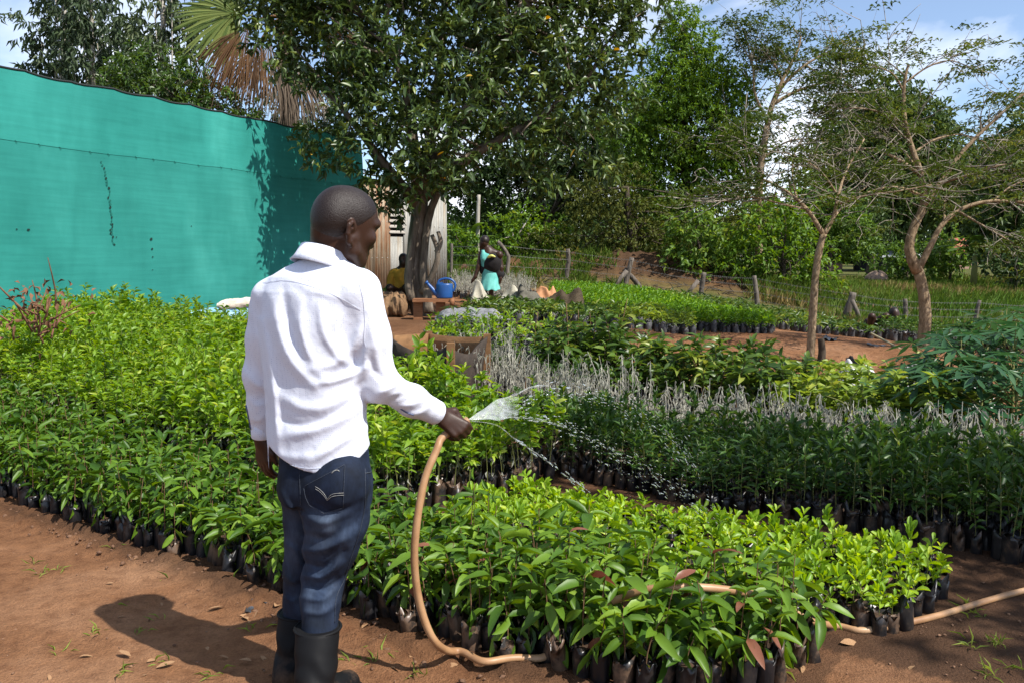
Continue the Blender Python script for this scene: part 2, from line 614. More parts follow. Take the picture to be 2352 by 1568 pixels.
GZ += edge * (0.016 + 0.034 * clod)
path2 = np.exp(-((V_ - 4.55) / 0.22) ** 2) * (U_g > -3.4) * (U_g < 1.5)
GZ += path2 * 0.018 * clod
dirt = np.exp(-((GX - 4.2) / 2.6) ** 2 - ((GY - 10.8) / 1.6) ** 2)
GZ += dirt * (0.07 * fbm(GX * 1.3, GY * 1.3, o=4) - 0.10 * np.clip(1 - np.abs(vnoise(GX * 1.9 + 0.7 * GY, GY * 0.5) * 5), 0, 1))
bank = sum(np.exp(-((GX - b[0]) / b[2]) ** 2 - ((GY - b[1]) / b[3]) ** 2) for b in BANK)
GZ += np.clip(bank, 0, 1) * 0.22 * fbm(GX * 1.7, GY * 1.7, o=4)
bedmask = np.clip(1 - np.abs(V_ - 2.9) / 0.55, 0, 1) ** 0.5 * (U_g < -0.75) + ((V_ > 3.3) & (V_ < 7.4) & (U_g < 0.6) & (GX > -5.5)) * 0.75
wet_shade = np.clip(edge * 0.55 * (0.7 + 0.6 * fbm(GX * 3, GY * 3, o=3)) + 0.75 * bedmask + 0.35 * path2, 0, 0.85)  # damp soil by the bags; under the beds shade is painted in too
shadeleaf = np.exp(-((GX + 1.6) / 1.6) ** 2 - ((GY - 13) / 1.8) ** 2)  # leaf litter and shade below the big tree, painted as darker soil
wet_shade = wet_shade + 0.42 * np.clip((GX - 1.0) / .6, 0, 1) * np.exp(-((GY - 3.6) / 1.3) ** 2) * (0.8 + .5 * fbm(GX * 2, GY * 2, o=3))  # damp right-hand path, its dappled shade also darkened into the soil colour
wet_shade = np.clip(wet_shade + 0.5 * shadeleaf + 1.0 * np.clip(bank * 1.5, 0, 1) * (0.85 + 0.35 * fbm(GX * 1.5, GY * 1.5, o=3)), 0, 0.92)  # bank earth is simply a darker brown
far = np.clip((GY - 21.5 + 0.35 * GX * (GX > 0) - 1.2 * (GX < 2)) / 3, 0, 1)
grassy = np.where(GX > 7, np.clip((GY - 16.5) / 2, 0, 1), far)
grassy = np.maximum(grassy, np.clip((GX - 9) / 3, 0, 1) * np.clip((GY - 6) / 4, 0, 1))
grassy = np.maximum(grassy, np.clip((-GX - 9) / 4, 0, 1))
grassy = np.clip(grassy * (1 - 0.95 * np.clip(bank * 1.6, 0, 1)), 0, 1)
red_path = np.exp(-((GY - 25.2 + 0.25 * (GX - 12)) / 0.55) ** 2) * (GX > 10)
grassy = grassy * (1 - 0.9 * red_path)
ny, nx = GX.shape
ii = np.arange(ny - 1)[:, None] * nx + np.arange(nx - 1)[None, :]
Qg = np.stack([ii, ii + 1, ii + nx + 1, ii + nx], -1).reshape(-1, 4)
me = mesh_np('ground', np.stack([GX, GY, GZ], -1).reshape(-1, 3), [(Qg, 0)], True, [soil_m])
for nm, arr in (('wet_shade', wet_shade), ('grassy', grassy)):
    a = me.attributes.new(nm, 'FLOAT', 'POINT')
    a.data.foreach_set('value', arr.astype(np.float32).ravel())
ground = tag(link('ground', me), 'red-brown bare soil path and ground under the beds', kind='structure')
# ------------------------------------------------------------------ leaves and seedlings
def leaf_tpl(ts, ws, fold=0.12, droop=0.25, wave=0.0, twist=0.0):
    """Unit leaf: length 1 along +Y, half-width 0.5 along X at its widest; V-fold along the midrib, tip drooping."""
    V, Fc, rows = [], [], []
    for t, w in zip(ts, ws):
        z = -droop * t * t
        y = t - 0.10 * droop * t * t
        if w < 0.02:
            rows.append([len(V)]); V.append((0, y, z))
        else:
            rows.append([len(V), len(V) + 1, len(V) + 2])
            e = fold * w
            V += [(-0.5 * w, y, z + e + wave * math.sin(9 * t)), (0, y, z), (0.5 * w, y, z + e - wave * math.sin(9 * t + 1))]
    for a, b in zip(rows[:-1], rows[1:]):
        if len(a) == 1:
            Fc += [(a[0], b[1], b[0]), (a[0], b[2], b[1])]
        elif len(b) == 1:
            Fc += [(a[0], a[1], b[0]), (a[1], a[2], b[0])]
        else:
            for k in (0, 1):
                Fc += [(a[k], a[k + 1], b[k + 1]), (a[k], b[k + 1], b[k])]
    return np.array(V, float), np.array(Fc, int)

T_FINE = [leaf_tpl([0, .08, .3, .55, .8, .93, 1], [.0, .25, .85, 1, .72, .35, 0], f_, d_, w_) for f_, d_, w_ in ((.10, .18, .015), (.16, .45, .02), (.06, .70, .01), (.2, .3, .03))]
T_MID = [leaf_tpl([0, .3, .7, 1], [0, .95, .8, 0], f_, d_) for f_, d_ in ((.12, .15), (.2, .45), (.08, .7))]
T_LO = [leaf_tpl([0, .48, 1], [0, 1, 0], f_, d_) for f_, d_ in ((.15, .2), (.25, .5))]
T_STRAIGHT = [leaf_tpl([0, .4, 1], [0, 1, 0], .2, d_) for d_ in (.0, .06, -.12)]
T_ROUND = [leaf_tpl([0, .25, .6, .88, 1], [0, .55, 1, .75, 0], f_, d_) for f_, d_ in ((.15, .1), (.25, .35))]

def put(tpl, pos, dirs, ups, L, W):
    """Many leaves at once -> vertices, triangles."""
    V, Fc = tpl
    N = len(pos)
    M = rot_frames(np.asarray(dirs, float), np.asarray(ups, float))
    S = np.stack([np.broadcast_to(W, (N,)), np.broadcast_to(L, (N,)), np.broadcast_to(L, (N,))], -1)
    X = np.einsum('nij,nvj->nvi', M, V[None] * S[:, None, :]) + np.asarray(pos)[:, None, :]
    return X.reshape(-1, 3), (Fc[None] + (np.arange(N) * len(V))[:, None, None]).reshape(-1, 3)

def leafset(g, rng, tpls, pos, dirs, L, W, mi=0, tint=None, up=(0, 0, 1), roll=0.5):
    """Adds leaves to a Geo, spread over the templates."""
    pos = np.asarray(pos, float); dirs = np.asarray(dirs, float)
    N = len(pos)
    if not N: return
    L = np.broadcast_to(L, (N,)); W = np.broadcast_to(W, (N,))
    tint = np.where(rng.random(N) < .03, 1.0, rng.random(N) * 0.82) if tint is None else np.broadcast_to(tint, (N,))
    pick = rng.integers(0, len(tpls), N)
    ups = np.array(up, float)[None] + rng.normal(size=(N, 3)) * roll
    for k, tp in enumerate(tpls):
        s = pick == k
        if s.any():
            V, Fc = put(tp, pos[s], dirs[s], ups[s], L[s], W[s])
            g.add(V, Fc, mi, np.repeat(tint[s], len(tp[0])))

M_MANGO = leaf_mat('mango_leaf', (0.042, 0.105, 0.010), (0.130, 0.235, 0.019), (0.20, 0.31, 0.03), 0.32, 0.44, 0.34)
M_MANGO_YOUNG = leaf_mat('young_copper_leaf', (0.16, 0.05, 0.03), (0.22, 0.09, 0.05), None, 0.25, 0.35, 0.4)
M_CITRUS = leaf_mat('citrus_leaf', (0.082, 0.178, 0.013), (0.225, 0.365, 0.028), (0.38, 0.46, 0.06), 0.42, 0.42, 0.4)
M_LIME = leaf_mat('lime_green_leaf', (0.16, 0.30, 0.018), (0.32, 0.47, 0.036), (0.42, 0.52, 0.07), 0.42, 0.42, 0.4)
M_DARKBED = leaf_mat('dark_green_leaf', (0.028, 0.070, 0.014), (0.070, 0.150, 0.022), (0.16, 0.22, 0.03), 0.35, 0.42, 0.4)
M_AVO = leaf_mat('broad_leaf', (0.035, 0.080, 0.014), (0.105, 0.180, 0.026), (0.25, 0.29, 0.05), 0.36, 0.38, 0.45)
M_AVO_L = leaf_mat('pale_broad_leaf', (0.12, 0.20, 0.026), (0.25, 0.34, 0.045), (0.34, 0.38, 0.07), 0.4, 0.4, 0.4)
M_FINE = leaf_mat('fresh_green_leaf', (0.085, 0.20, 0.018), (0.18, 0.35, 0.030), (0.28, 0.42, 0.05), 0.4, 0.45, 0.35)
M_DRY = leaf_mat('dry_grey_leaf', (0.27, 0.27, 0.22), (0.50, 0.49, 0.40), (0.26, 0.30, 0.09), 0.2, 0.7, 0.15)
M_PAPAYA = leaf_mat('papaya_leaf', (0.018, 0.070, 0.026), (0.050, 0.130, 0.036), (0.10, 0.19, 0.045), 0.3, 0.42, 0.45)
M_STEM = surf('green_stem', [(0.3, (0.10, 0.12, 0.03)), (0.7, (0.20, 0.19, 0.06))], 60, 0.7, bmp=0.1)
M_STEM_BR = surf('brown_stem', [(0.3, (0.10, 0.055, 0.028)), (0.7, (0.19, 0.11, 0.055))], 60, 0.8, bmp=0.1)
M_STALK = surf('bleached_stalk', [(0.3, (0.32, 0.30, 0.24)), (0.7, (0.52, 0.50, 0.42))], 60, 0.8, bmp=0.1)

M_BAG, t_, b_ = new_mat('black_polythene')
n1 = noise_node(t_, 12, 5, 0.7)
oi = t_.nodes.new('ShaderNodeObjectInfo')
ad_ = t_.nodes.new('ShaderNodeMath'); ad_.operation = 'MULTIPLY_ADD'
t_.links.new(oi.outputs['Random'], ad_.inputs[0]); ad_.inputs[1].default_value = 0.34; ad_.inputs[2].default_value = -0.17
a2_ = t_.nodes.new('ShaderNodeMath'); a2_.operation = 'ADD'
t_.links.new(n1.outputs['Fac'], a2_.inputs[0]); t_.links.new(ad_.outputs[0], a2_.inputs[1])
c_ = ramp_node(t_, a2_.outputs[0], [(0.40, (0.010, 0.010, 0.012)), (0.52, (0.026, 0.022, 0.020)), (0.64, (0.12, 0.076, 0.05))])
t_.links.new(c_.outputs['Color'], b_.inputs['Base Color'])
b_.inputs['Roughness'].default_value = 0.36
b_.inputs['Specular IOR Level'].default_value = 0.5
n2 = noise_node(t_, 35, 3, 0.6, 'Object', (1, 1, 0.35))
bump(t_, b_, n2.outputs['Fac'], 0.5, 0.006)
M_BAG_DUSTY = surf('dusty_polythene', [(0.34, (0.028, 0.028, 0.031)), (0.55, (0.075, 0.073, 0.075)), (0.75, (0.17, 0.145, 0.12))], 14, 0.5, 5, bmp=0.5, bdist=0.006, spec=0.4)
M_POTSOIL = surf('bag_soil', [(0.3, (0.035, 0.02, 0.012)), (0.7, (0.085, 0.05, 0.03))], 60, 0.95, bmp=0.6)

def bag_geo(rng, r=0.055, h=0.20, n=10, g=None, at_=(0, 0, 0), lean=0.0):
    """Filled polythene grow-bag: bulging sides, loose puckered rim, soil inside."""
    own = g is None
    g = g or Geo()
    a = np.linspace(0, 2 * math.pi, n, endpoint=False) + rng.random()
    prof = [(0.90, 0.0), (1.0, 0.12), (0.98, 0.5), (1.02, 0.84), (0.97, 0.93), (1.07, 1.03), (0.93, 0.90)]
    V = []
    ln = rng.normal(size=2) * lean
    for i, (k, z) in enumerate(prof):
        w = 1 + rng.normal(size=n) * (0.05 if i < 4 else 0.13)
        zz = h * z + rng.normal(size=n) * (0.020 if i in (4, 5) else 0.004)
        V.append(np.stack([np.cos(a) * r * k * w + ln[0] * z, np.sin(a) * r * k * w + ln[1] * z, np.maximum(zz, 0) if i else zz * 0], -1))
    V = np.concatenate(V) + np.array(at_)
    m = len(prof)
    Fq = [(i * n + j, i * n + (j + 1) % n, (i + 1) * n + (j + 1) % n, (i + 1) * n + j) for i in range(m - 1) for j in range(n)]
    g.add(V, Fq, 0, rng.random())
    c = np.array(at_) + np.array([ln[0] * .9, ln[1] * .9, h * 0.91])
    b0 = (m - 1) * n
    g.add(np.vstack([V[b0:b0 + n], c]), [(j, (j + 1) % n, n) for j in range(n)], 1, 0.5)
    return g

def whorl(rng, n, h0, h1, el0, el1, jit=0.25, bendx=0, bendy=0, H=1):
    """Spiral leaf positions and directions on an upright stem between heights h0 and h1."""
    z = np.sort(h0 + (h1 - h0) * rng.random(n) ** 0.8)
    ph = np.arange(n) * 2.39996 + rng.random() * 6.28 + rng.normal(size=n) * 0.35
    el = np.radians(el0 + (el1 - el0) * (z - h0) / (h1 - h0 + 1e-6) + rng.normal(size=n) * 14)
    d = np.stack([np.cos(ph) * np.cos(el), np.sin(ph) * np.cos(el), np.sin(el)], -1)
    f2 = (z / H) ** 2
    p = np.stack([bendx * f2, bendy * f2, z], -1)
    return p, d

class Kind:
    """A kind of seedling: how tall, how many leaves, which leaf."""
    def __init__(self, H, n, L, W, el, start, leaf, stem, tpls, stem_r=0.0028, bag=(0.055, 0.20), bagmat=None, curve=0.03, extra=None):
        self.__dict__.update(locals())
    def plan(self, rng):
        H = self.H[0] + (self.H[1] - self.H[0]) * rng.random()
        n = int(rng.integers(self.n[0], self.n[1] + 1))
        bx, by = rng.normal(size=2) * self.curve
        z0 = self.bag[1] * 0.9
        pos, d = whorl(rng, n, H * self.start, H, *self.el, bendx=bx, bendy=by, H=H)
        pos[:, 2] += z0
        up = (pos[:, 2] - z0) / H
        L = (self.L[0] + (self.L[1] - self.L[0]) * rng.random(n)) * np.where(up > 0.93, 0.7, 1.0)
        W = L * (self.W[0] + (self.W[1] - self.W[0]) * rng.random(n))
        zz = np.linspace(0, 1, 5)
        stem = np.stack([bx * zz ** 2, by * zz ** 2, z0 - 0.01 + H * zz], -1)
        return stem, pos, d, L, W
    def build(self, rng, g=None, leaves=True, tpls=None, sides=4):
        g = g or Geo()
        stem, pos, d, L, W = self.plan(rng)
        g.tube(stem, np.linspace(self.stem_r, self.stem_r * 0.6, 5), sides, 1, cap=False)
        if leaves:
            leafset(g, rng, tpls or self.tpls, pos, d, L, W, 0)
        if self.extra: self.extra(g, rng, stem)
        return g, (stem, pos, d, L, W)

def dead_leaves(k, mi=2):
    def fn(g, rng, stem):
        n = int(rng.integers(*k))
        z = stem[0, 2] + rng.random(n) * (stem[-1, 2] - stem[0, 2]) * 0.6
        ph = rng.random(n) * 6.28
        leafset(g, rng, T_LO, np.stack([0 * z, 0 * z, z], -1), np.stack([np.cos(ph) * .5, np.sin(ph) * .5, -np.ones(n)], -1), 0.05, 0.015, mi)
    return fn

def more_stalks(g, rng, stem):
    for _ in range(2):
        a = np.array([rng.normal() * .03, rng.normal() * .03, 0]); h = (stem[-1, 2] - stem[0, 2]) * rng.uniform(.6, 1.0)
        b = rng.normal(size=2) * .05
        zz = np.linspace(0, 1, 4)
        p = np.stack([a[0] + b[0] * zz, a[1] + b[1] * zz, stem[0, 2] + h * zz], -1)
        g.tube(p, [.003, .0026, .0022, .0015], 3, 1, cap=False)
        n = int(rng.integers(2, 6)); t = rng.uniform(.4, 1, n)
        leafset(g, rng, T_STRAIGHT, np.stack([a[0] + b[0] * t, a[1] + b[1] * t, stem[0, 2] + h * t], -1), rng.normal(size=(n, 3)) * .4 + np.array([0, 0, -1.0]), .06, .008, 0)
K_MANGO = Kind((.13, .30), (9, 14), (.065, .125), (.28, .37), (-62, 42), .0, M_MANGO, M_STEM_BR, T_FINE, .0028, (.034, .125), M_BAG)
K_CITRUS = Kind((.28, .46), (20, 30), (.050, .082), (.36, .46), (12, 58), .36, M_CITRUS, M_STEM, T_MID, .0026, (.036, .15), M_BAG, .04, dead_leaves((1, 4)))
K_LIME = Kind((.07, .15), (9, 14), (.036, .060), (.36, .46), (18, 72), .18, M_LIME, M_STEM, T_ROUND, .002, (.034, .095), M_BAG, .02)
K_DARK = Kind((.24, .38), (18, 26), (.050, .080), (.28, .36), (20, 66), .18, M_DARKBED, M_STEM, T_MID, .0025, (.036, .11), M_BAG, .03)
K_DRY = Kind((.24, .38), (6, 10), (.040, .075), (.07, .12), (-88, -40), .35, M_DRY, M_STALK, T_STRAIGHT, .0032, (.036, .14), M_BAG, .06, more_stalks)
K_AVO = Kind((.28, .44), (16, 24), (.085, .145), (.36, .44), (-25, 38), .25, M_AVO, M_STEM_BR, T_MID, .0042, (.06, .20), M_BAG, .05)
K_AVOL = Kind((.24, .40), (15, 22), (.085, .145), (.36, .44), (-25, 38), .25, M_AVO_L, M_STEM, T_MID, .0042, (.06, .20), M_BAG, .05)
K_FARM = Kind((.08, .15), (9, 13), (.10, .155), (.27, .33), (-25, 35), .2, M_AVO, M_STEM, T_LO, .004, (.055, .13), M_BAG_DUSTY, .03)
K_FARY = Kind((.10, .18), (9, 13), (.09, .14), (.27, .33), (-5, 45), .25, M_AVO_L, M_STEM, T_LO, .004, (.055, .14), M_BAG_DUSTY, .03)
K_FINE = Kind((.12, .18), (16, 22), (.07, .11), (.20, .28), (20, 70), .15, M_FINE, M_STEM, T_LO, .003, (.042, .12), M_BAG_DUSTY, .02)
K_LOW = Kind((.07, .15), (7, 11), (.05, .085), (.36, .46), (5, 55), .2, M_CITRUS, M_STEM, T_LO, .0025, (.055, .17), M_BAG_DUSTY, .02)
K_SHORT = Kind((.16, .24), (12, 18), (.06, .10), (.28, .36), (10, 60), .2, M_DARKBED, M_STEM, T_LO, .003, (.055, .16), M_BAG_DUSTY, .03)

def inside(poly, x, y):
    poly = np.asarray(poly, float)
    r = np.zeros(x.shape, bool)
    j = len(poly) - 1
    for i in range(len(poly)):
        xi, yi = poly[i]; xj, yj = poly[j]
        c = ((yi > y) != (yj > y)) & (x < (xj - xi) * (y - yi) / (yj - yi + 1e-12) + xi)
        r ^= c
        j = i
    return r

def bed_points(poly, step, rng, jit=0.22, keep=1.0):
    """Jittered rows along the bed axes inside a ground polygon, nearest first, only where the camera may see them."""
    poly = np.asarray(poly, float)
    U = UX * poly[:, 0] + UY * poly[:, 1]; Vv = VX * poly[:, 0] + VY * poly[:, 1]
    us = np.arange(U.min(), U.max(), step); vs = np.arange(Vv.min(), Vv.max(), step * 0.94)
    uu, vv = np.meshgrid(us, vs)
    uu = uu + (np.arange(len(vs))[:, None] % 2) * step * 0.5
    uu = uu + rng.normal(size=uu.shape) * step * jit * 0.5; vv = vv + rng.normal(size=vv.shape) * step * jit * 0.5
    x = UX * uu + VX * vv; y = UY * uu + VY * vv
    ok = inside(poly, x, y) & (y > 1.8) & (np.abs(x) < 0.6 * y + 0.5) & (rng.random(x.shape) < keep)
    x, y = x[ok], y[ok]
    o = np.argsort(np.hypot(x, y))
    return x[o], y[o]

COUNT = {}
def plant_bed(name, kind, poly, step, label, cat, group, n_ind=300, seed=1, variants=8, scale=(0.74, 1.2), keep=1.0, skip=0, stuff_tpl=None, stuff_name=None, stuff_label=None, hmap=None):
    rng = np.random.default_rng(seed)
    x, y = bed_points(poly, step, rng, keep=keep)
    z = ground_z(x, y) - 0.006
    x, y, z = x[skip:], y[skip:], z[skip:]
    mats = [kind.leaf, kind.stem, M_DRY]
    vs = []
    for _ in range(variants):
        g, info = kind.build(rng)
        vs.append((g.mesh(name, mats), g))
    bags = [bag_geo(rng, *kind.bag, lean=0.006).mesh('bag', [kind.bagmat, M_POTSOIL]) for _ in range(4)]
    N = len(x)
    for i in range(min(N, n_ind)):
        k = int(rng.integers(variants))
        s = rng.uniform(*scale)
        sz = s * (hmap(x[i], y[i]) if hmap else 1.0)
        o = link(name, vs[k][0], None, (x[i], y[i], z[i]))
        o.rotation_euler = (rng.normal() * 0.05, rng.normal() * 0.05, rng.random() * 6.28)
        o.scale = (s, s, sz)
        tag(o, label, cat, group)
        link('bag', bags[int(rng.integers(4))], o)
    if N > n_ind:
        G = Geo(); B = Geo()
        low = []
        for _ in range(5):
            g, _i = kind.build(rng, tpls=stuff_tpl or kind.tpls, sides=3)
            low.append(g)
        bl = [bag_geo(rng, *kind.bag, n=6, lean=0.006) for _ in range(3)]
        for i in range(n_ind, N):
            a = rng.random() * 6.28; s = rng.uniform(*scale); c, sn = math.cos(a) * s, math.sin(a) * s
            sz = s * (hmap(x[i], y[i]) if hmap else 1.0)
            A = np.array([(c, -sn, 0), (sn, c, 0), (0, 0, sz)]); off = np.array([x[i], y[i], z[i]])
            for src, dst in ((low[int(rng.integers(5))], G), (bl[int(rng.integers(3))], B)):
                V = np.concatenate(src.V) @ A.T + off
                b = dst.n
                dst.V.append(V.astype(np.float32)); dst.T.append(np.clip(np.concatenate(src.T) + (rng.random() - .5) * .4, 0, 1).astype(np.float32))
                for key, fs in src.F.items():
                    dst.F.setdefault(key, []).append(np.concatenate(fs) + b)
                dst.n += len(V)
        o = G.obj(stuff_name or (name + '_mass'), mats)
        tag(o, stuff_label or ('the many further ' + label), kind='stuff')
        B.obj('bags', [kind.bagmat, M_POTSOIL], o)['kind'] = 'stuff'
    COUNT[name] = COUNT.get(name, 0) + N
    return N

# ---- front bed: mango seedlings; the nearest carry every leaf as a part of its own
rng = np.random.default_rng(21)
MANGO_POLY = [uv(-7.2, 2.50), uv(-1.9, 2.50), uv(-1.38, 2.52), uv(-1.04, 2.66), uv(-0.86, 2.94), uv(-0.76, 3.24), uv(-2.4, 3.24), uv(-4.5, 3.30), uv(-7.6, 3.36)]
mx, my = bed_points(MANGO_POLY, 0.080, rng)
# leave room for the man's legs and the hose
ok = (np.hypot(mx + 0.66, my - 2.85) > 0.30)
mx, my = mx[ok], my[ok]
mz = ground_z(mx, my) - 0.006
LEAF_OBJ = []
for tp in T_FINE:
    for tn in (0.15, 0.5, 0.78):
        LEAF_OBJ.append(mesh_np('leaf', tp[0], [(tp[1], 0)], True, [M_MANGO], np.full(len(tp[0]), tn)))
LEAF_COPPER = mesh_np('leaf', T_FINE[2][0], [(T_FINE[2][1], 0)], True, [M_MANGO_YOUNG], np.full(len(T_FINE[2][0]), 0.5))
MBAGS = [bag_geo(rng, .035 * rng.uniform(.9, 1.1), 0.125 * rng.uniform(.88, 1.1), 12, lean=0.012).mesh('bag', [M_BAG, M_POTSOIL]) for _ in range(9)]
mvar = [K_MANGO.build(rng)[0].mesh('mango_seedling', [M_MANGO, M_STEM_BR, M_DRY]) for _ in range(10)]
N_LEAFY = 150
MANGO_LABEL = 'mango seedling with long glossy leaves in a black bag in the front bed'
N_MANGO = 310
for i in range(min(len(mx), N_MANGO)):
    big = 1.0 + 0.12 * math.exp(-((mx[i] - 0.6) / 0.8) ** 2 - ((my[i] - 3.0) / 0.5) ** 2)
    if i < N_LEAFY:
        g, (stem, pos, d, L, W) = K_MANGO.build(rng, leaves=False, sides=6)
        o = link('mango_seedling', g.mesh('mango_seedling', [M_MANGO, M_STEM_BR, M_DRY]), None, (mx[i], my[i], mz[i]))
        M = rot_frames(d, np.array([0, 0, 1.0])[None] + rng.normal(size=(len(d), 3)) * 0.4)
        for q in range(len(pos)):
            me_ = LEAF_COPPER if rng.random() < 0.02 else LEAF_OBJ[int(rng.integers(len(LEAF_OBJ)))]
            lf = link('leaf', me_, o)
            A = Matrix(M[q].tolist()).to_4x4() @ Matrix.Diagonal((W[q] * big, L[q] * big, L[q] * big, 1))
            A.translation = Vector(pos[q].tolist())
            lf.matrix_local = A
    else:
        o = link('mango_seedling', mvar[int(rng.integers(len(mvar)))], None, (mx[i], my[i], mz[i]))
        s = rng.uniform(0.8, 1.2)
        o.scale = (s, s, s)
        o.rotation_euler = (0, 0, rng.random() * 6.28)
    tag(o, MANGO_LABEL, 'seedling', 'mango seedlings in the front bed')
    link('bag', MBAGS[int(rng.integers(9))], o).rotation_euler = (0, 0, rng.random() * 6)
if len(mx) > N_MANGO:
    G = Geo()
    src = [K_MANGO.build(rng, tpls=T_MID, sides=3)[0] for _ in range(6)]; bsrc = [bag_geo(rng, .035, .125, 8) for _ in range(4)]
    for i in range(N_MANGO, len(mx)):
        a = rng.random() * 6.28; s_ = rng.uniform(.8, 1.2); A = np.array([(math.cos(a), -math.sin(a), 0), (math.sin(a), math.cos(a), 0), (0, 0, 1)]) * s_
        for sg, dm in ((src[int(rng.integers(6))], 0), (bsrc[int(rng.integers(4))], 3)):
            V = np.concatenate(sg.V) @ A.T + np.array([mx[i], my[i], mz[i]]); b = G.n
            G.V.append(V.astype(np.float32)); G.T.append(np.concatenate(sg.T)); G.n += len(V)
            for (k_, mi_), fs in sg.F.items():
                G.F.setdefault((k_, mi_ + dm), []).append(np.concatenate(fs) + b)
    tag(G.obj('mango_seedlings', [M_MANGO, M_STEM_BR, M_DRY, M_BAG, M_POTSOIL]), 'the farthest mango seedlings at the left end of the front bed', kind='stuff')
COUNT['mango'] = len(mx)

# ---- the other beds
CIT = [uv(-10.5, 3.42), uv(-3.35, 3.42), uv(-3.05, 4.35), uv(-3.0, 5.2), (-.38, 6.5), (-1.3, 7.0), (-1.9, 7.9), (-2.9, 9.8), (-3.9, 10.5), (-5.2, 10.7), (-6.0, 9.6), (-7.0, 7.6)]
plant_bed('citrus_seedling', K_CITRUS, CIT, 0.098, 'tall citrus seedling with bright leaves in the bed behind the mango seedlings', 'seedling', 'tall citrus seedlings left of the gap', 300, 31, stuff_tpl=T_LO, hmap=lambda x, y: 1 + .24 * float(vnoise(x * 1.7, y * 1.7)),
          stuff_name='citrus_seedlings', stuff_label='mass of tall bright citrus seedlings reaching back to the green net wall')
VARY = lambda x, y: 1 + .24 * float(vnoise(x * 1.7, y * 1.7))
plant_bed('tall_citrus_shoot', K_CITRUS, [(-.85, 6.1), (-.25, 5.8), (-.3, 6.5), (-.95, 6.9)], 0.2, 'extra tall bright citrus shoot in front of the seed bin', 'seedling', 'tall citrus shoots by the seed bin', 300, 46, scale=(1.2, 1.5))
LIM = [uv(-2.95, 3.38), uv(-0.98, 3.36), uv(-0.62, 3.6), uv(-0.48, 4.30), uv(-2.85, 4.28)]
plant_bed('lime_seedling', K_LIME, LIM, 0.072, 'small lime-green seedling with rounded leaves in the low bed', 'seedling', 'low lime-green seedlings', 300, 32, hmap=VARY)
DRK = [uv(-3.0, 4.92), uv(-0.40, 4.80), uv(0.9, 4.80), uv(1.3, 6.1), uv(-4.2, 6.1), uv(-3.3, 5.4)]
plant_bed('dark_seedling', K_DARK, DRK, 0.090, 'dark green bushy seedling in the shaded bed beyond the low lime-green ones', 'seedling', 'dark seedlings in the shaded bed', 300, 33, stuff_tpl=T_LO, hmap=VARY,
          stuff_name='dark_seedlings', stuff_label='the farther dark green seedlings of the shaded bed')
DRY = [uv(-5.5, 6.25), uv(1.6, 6.2), uv(1.8, 6.85), uv(-3.0, 6.9), uv(-5.6, 7.2)]
plant_bed('dried_seedling', K_DRY, DRY, 0.100, 'dried silver-grey seedling with hanging leaves in the bleached bed', 'seedling', 'dried grey seedlings', 300, 34, hmap=VARY,
          stuff_name='dried_seedlings', stuff_label='the farther dried grey seedlings of the bleached bed')
AVO = [uv(-5.0, 7.45), uv(-2.4, 7.45), uv(-2.2, 8.5), uv(-4.9, 8.05)]
plant_bed('broadleaf_seedling', K_AVO, AVO, 0.115, 'broad-leaved dark green seedling in the tall bed behind the bleached bed', 'seedling', 'broad-leaved seedlings in the tall bed', 300, 35, hmap=VARY)
AVL = [uv(-2.35, 7.35), uv(-0.9, 7.35), uv(-0.8, 8.2), uv(-2.2, 8.6)]
plant_bed('pale_broadleaf_seedling', K_AVOL, AVL, 0.12, 'pale green broad-leaved seedling beside the papaya plants', 'seedling', 'pale broad-leaved seedlings', 300, 36)
plant_bed('short_seedling', K_SHORT, [(-.75, 9.3), (.95, 8.55), (1.35, 7.9), (-.5, 8.7)], 0.125, 'short dark seedling behind the left end of the bleached bed', 'seedling', 'short dark seedlings', 300, 37)
plant_bed('low_seedling', K_LOW, [(-1.15, 11.0), (-.95, 9.75), (.85, 8.95), (1.05, 9.7), (-.2, 11.0)], 0.125, 'low yellowish seedling in a bag on the terrace edge', 'seedling', 'low seedlings on the terrace edge', 300, 38)
plant_bed('terrace_seedling', K_FARM, [(-.75, 13.2), (1.5, 12.1), (1.9, 13.4), (1.9, 14.2), (-.3, 15.2), (-.8, 14.6)], 0.165, 'long-leaved seedling in the terrace bed below the woman', 'seedling', 'long-leaved seedlings below the woman', 300, 39)
plant_bed('yellow_green_seedling', K_FARY, [(1.5, 12.1), (2.75, 12.4), (2.9, 13.5), (2.2, 14.6), (1.9, 13.4)], 0.15, 'yellow-green seedling along the front of the terrace bed', 'seedling', 'yellow-green seedlings on the terrace', 300, 40)
plant_bed('fresh_green_seedling', K_FINE, [(2.9, 13.3), (3.95, 13.05), (4.5, 14.6), (4.0, 17.5), (3.2, 22), (1.1, 23), (.8, 19), (2.0, 14.9)], 0.12, 'fresh green narrow-leaved seedling in the long terrace bed', 'seedling', 'fresh green seedlings on the terrace', 300, 41,
          stuff_name='fresh_green_seedlings', stuff_label='carpet of fresh green seedlings stretching back to the fence')
plant_bed('hedge_seedling', K_FARM, [(4.4, 17.2), (5.2, 15.2), (6.7, 15.0), (6.5, 17.5), (5.4, 20.5), (3.5, 22)], 0.20, 'dark seedling in the far bed beside the fence', 'seedling', 'far dark seedlings by the fence', 300, 42)
plant_bed('far_seedling', K_SHORT, [(6.6, 14.6), (9.6, 13.6), (10.2, 15.5), (7.2, 17.0)], 0.18, 'dark seedling in the far bed where two workers bend', 'seedling', 'far dark seedlings by the workers', 300, 43)
plant_bed('grey_far_seedling', K_DRY, [(-1.6, 21.2), (-.35, 19.5), (.6, 21), (.4, 23.5), (-1.6, 24)], 0.17, 'bleached seedling beside the corrugated shed', 'seedling', 'bleached seedlings beside the shed', 300, 44)
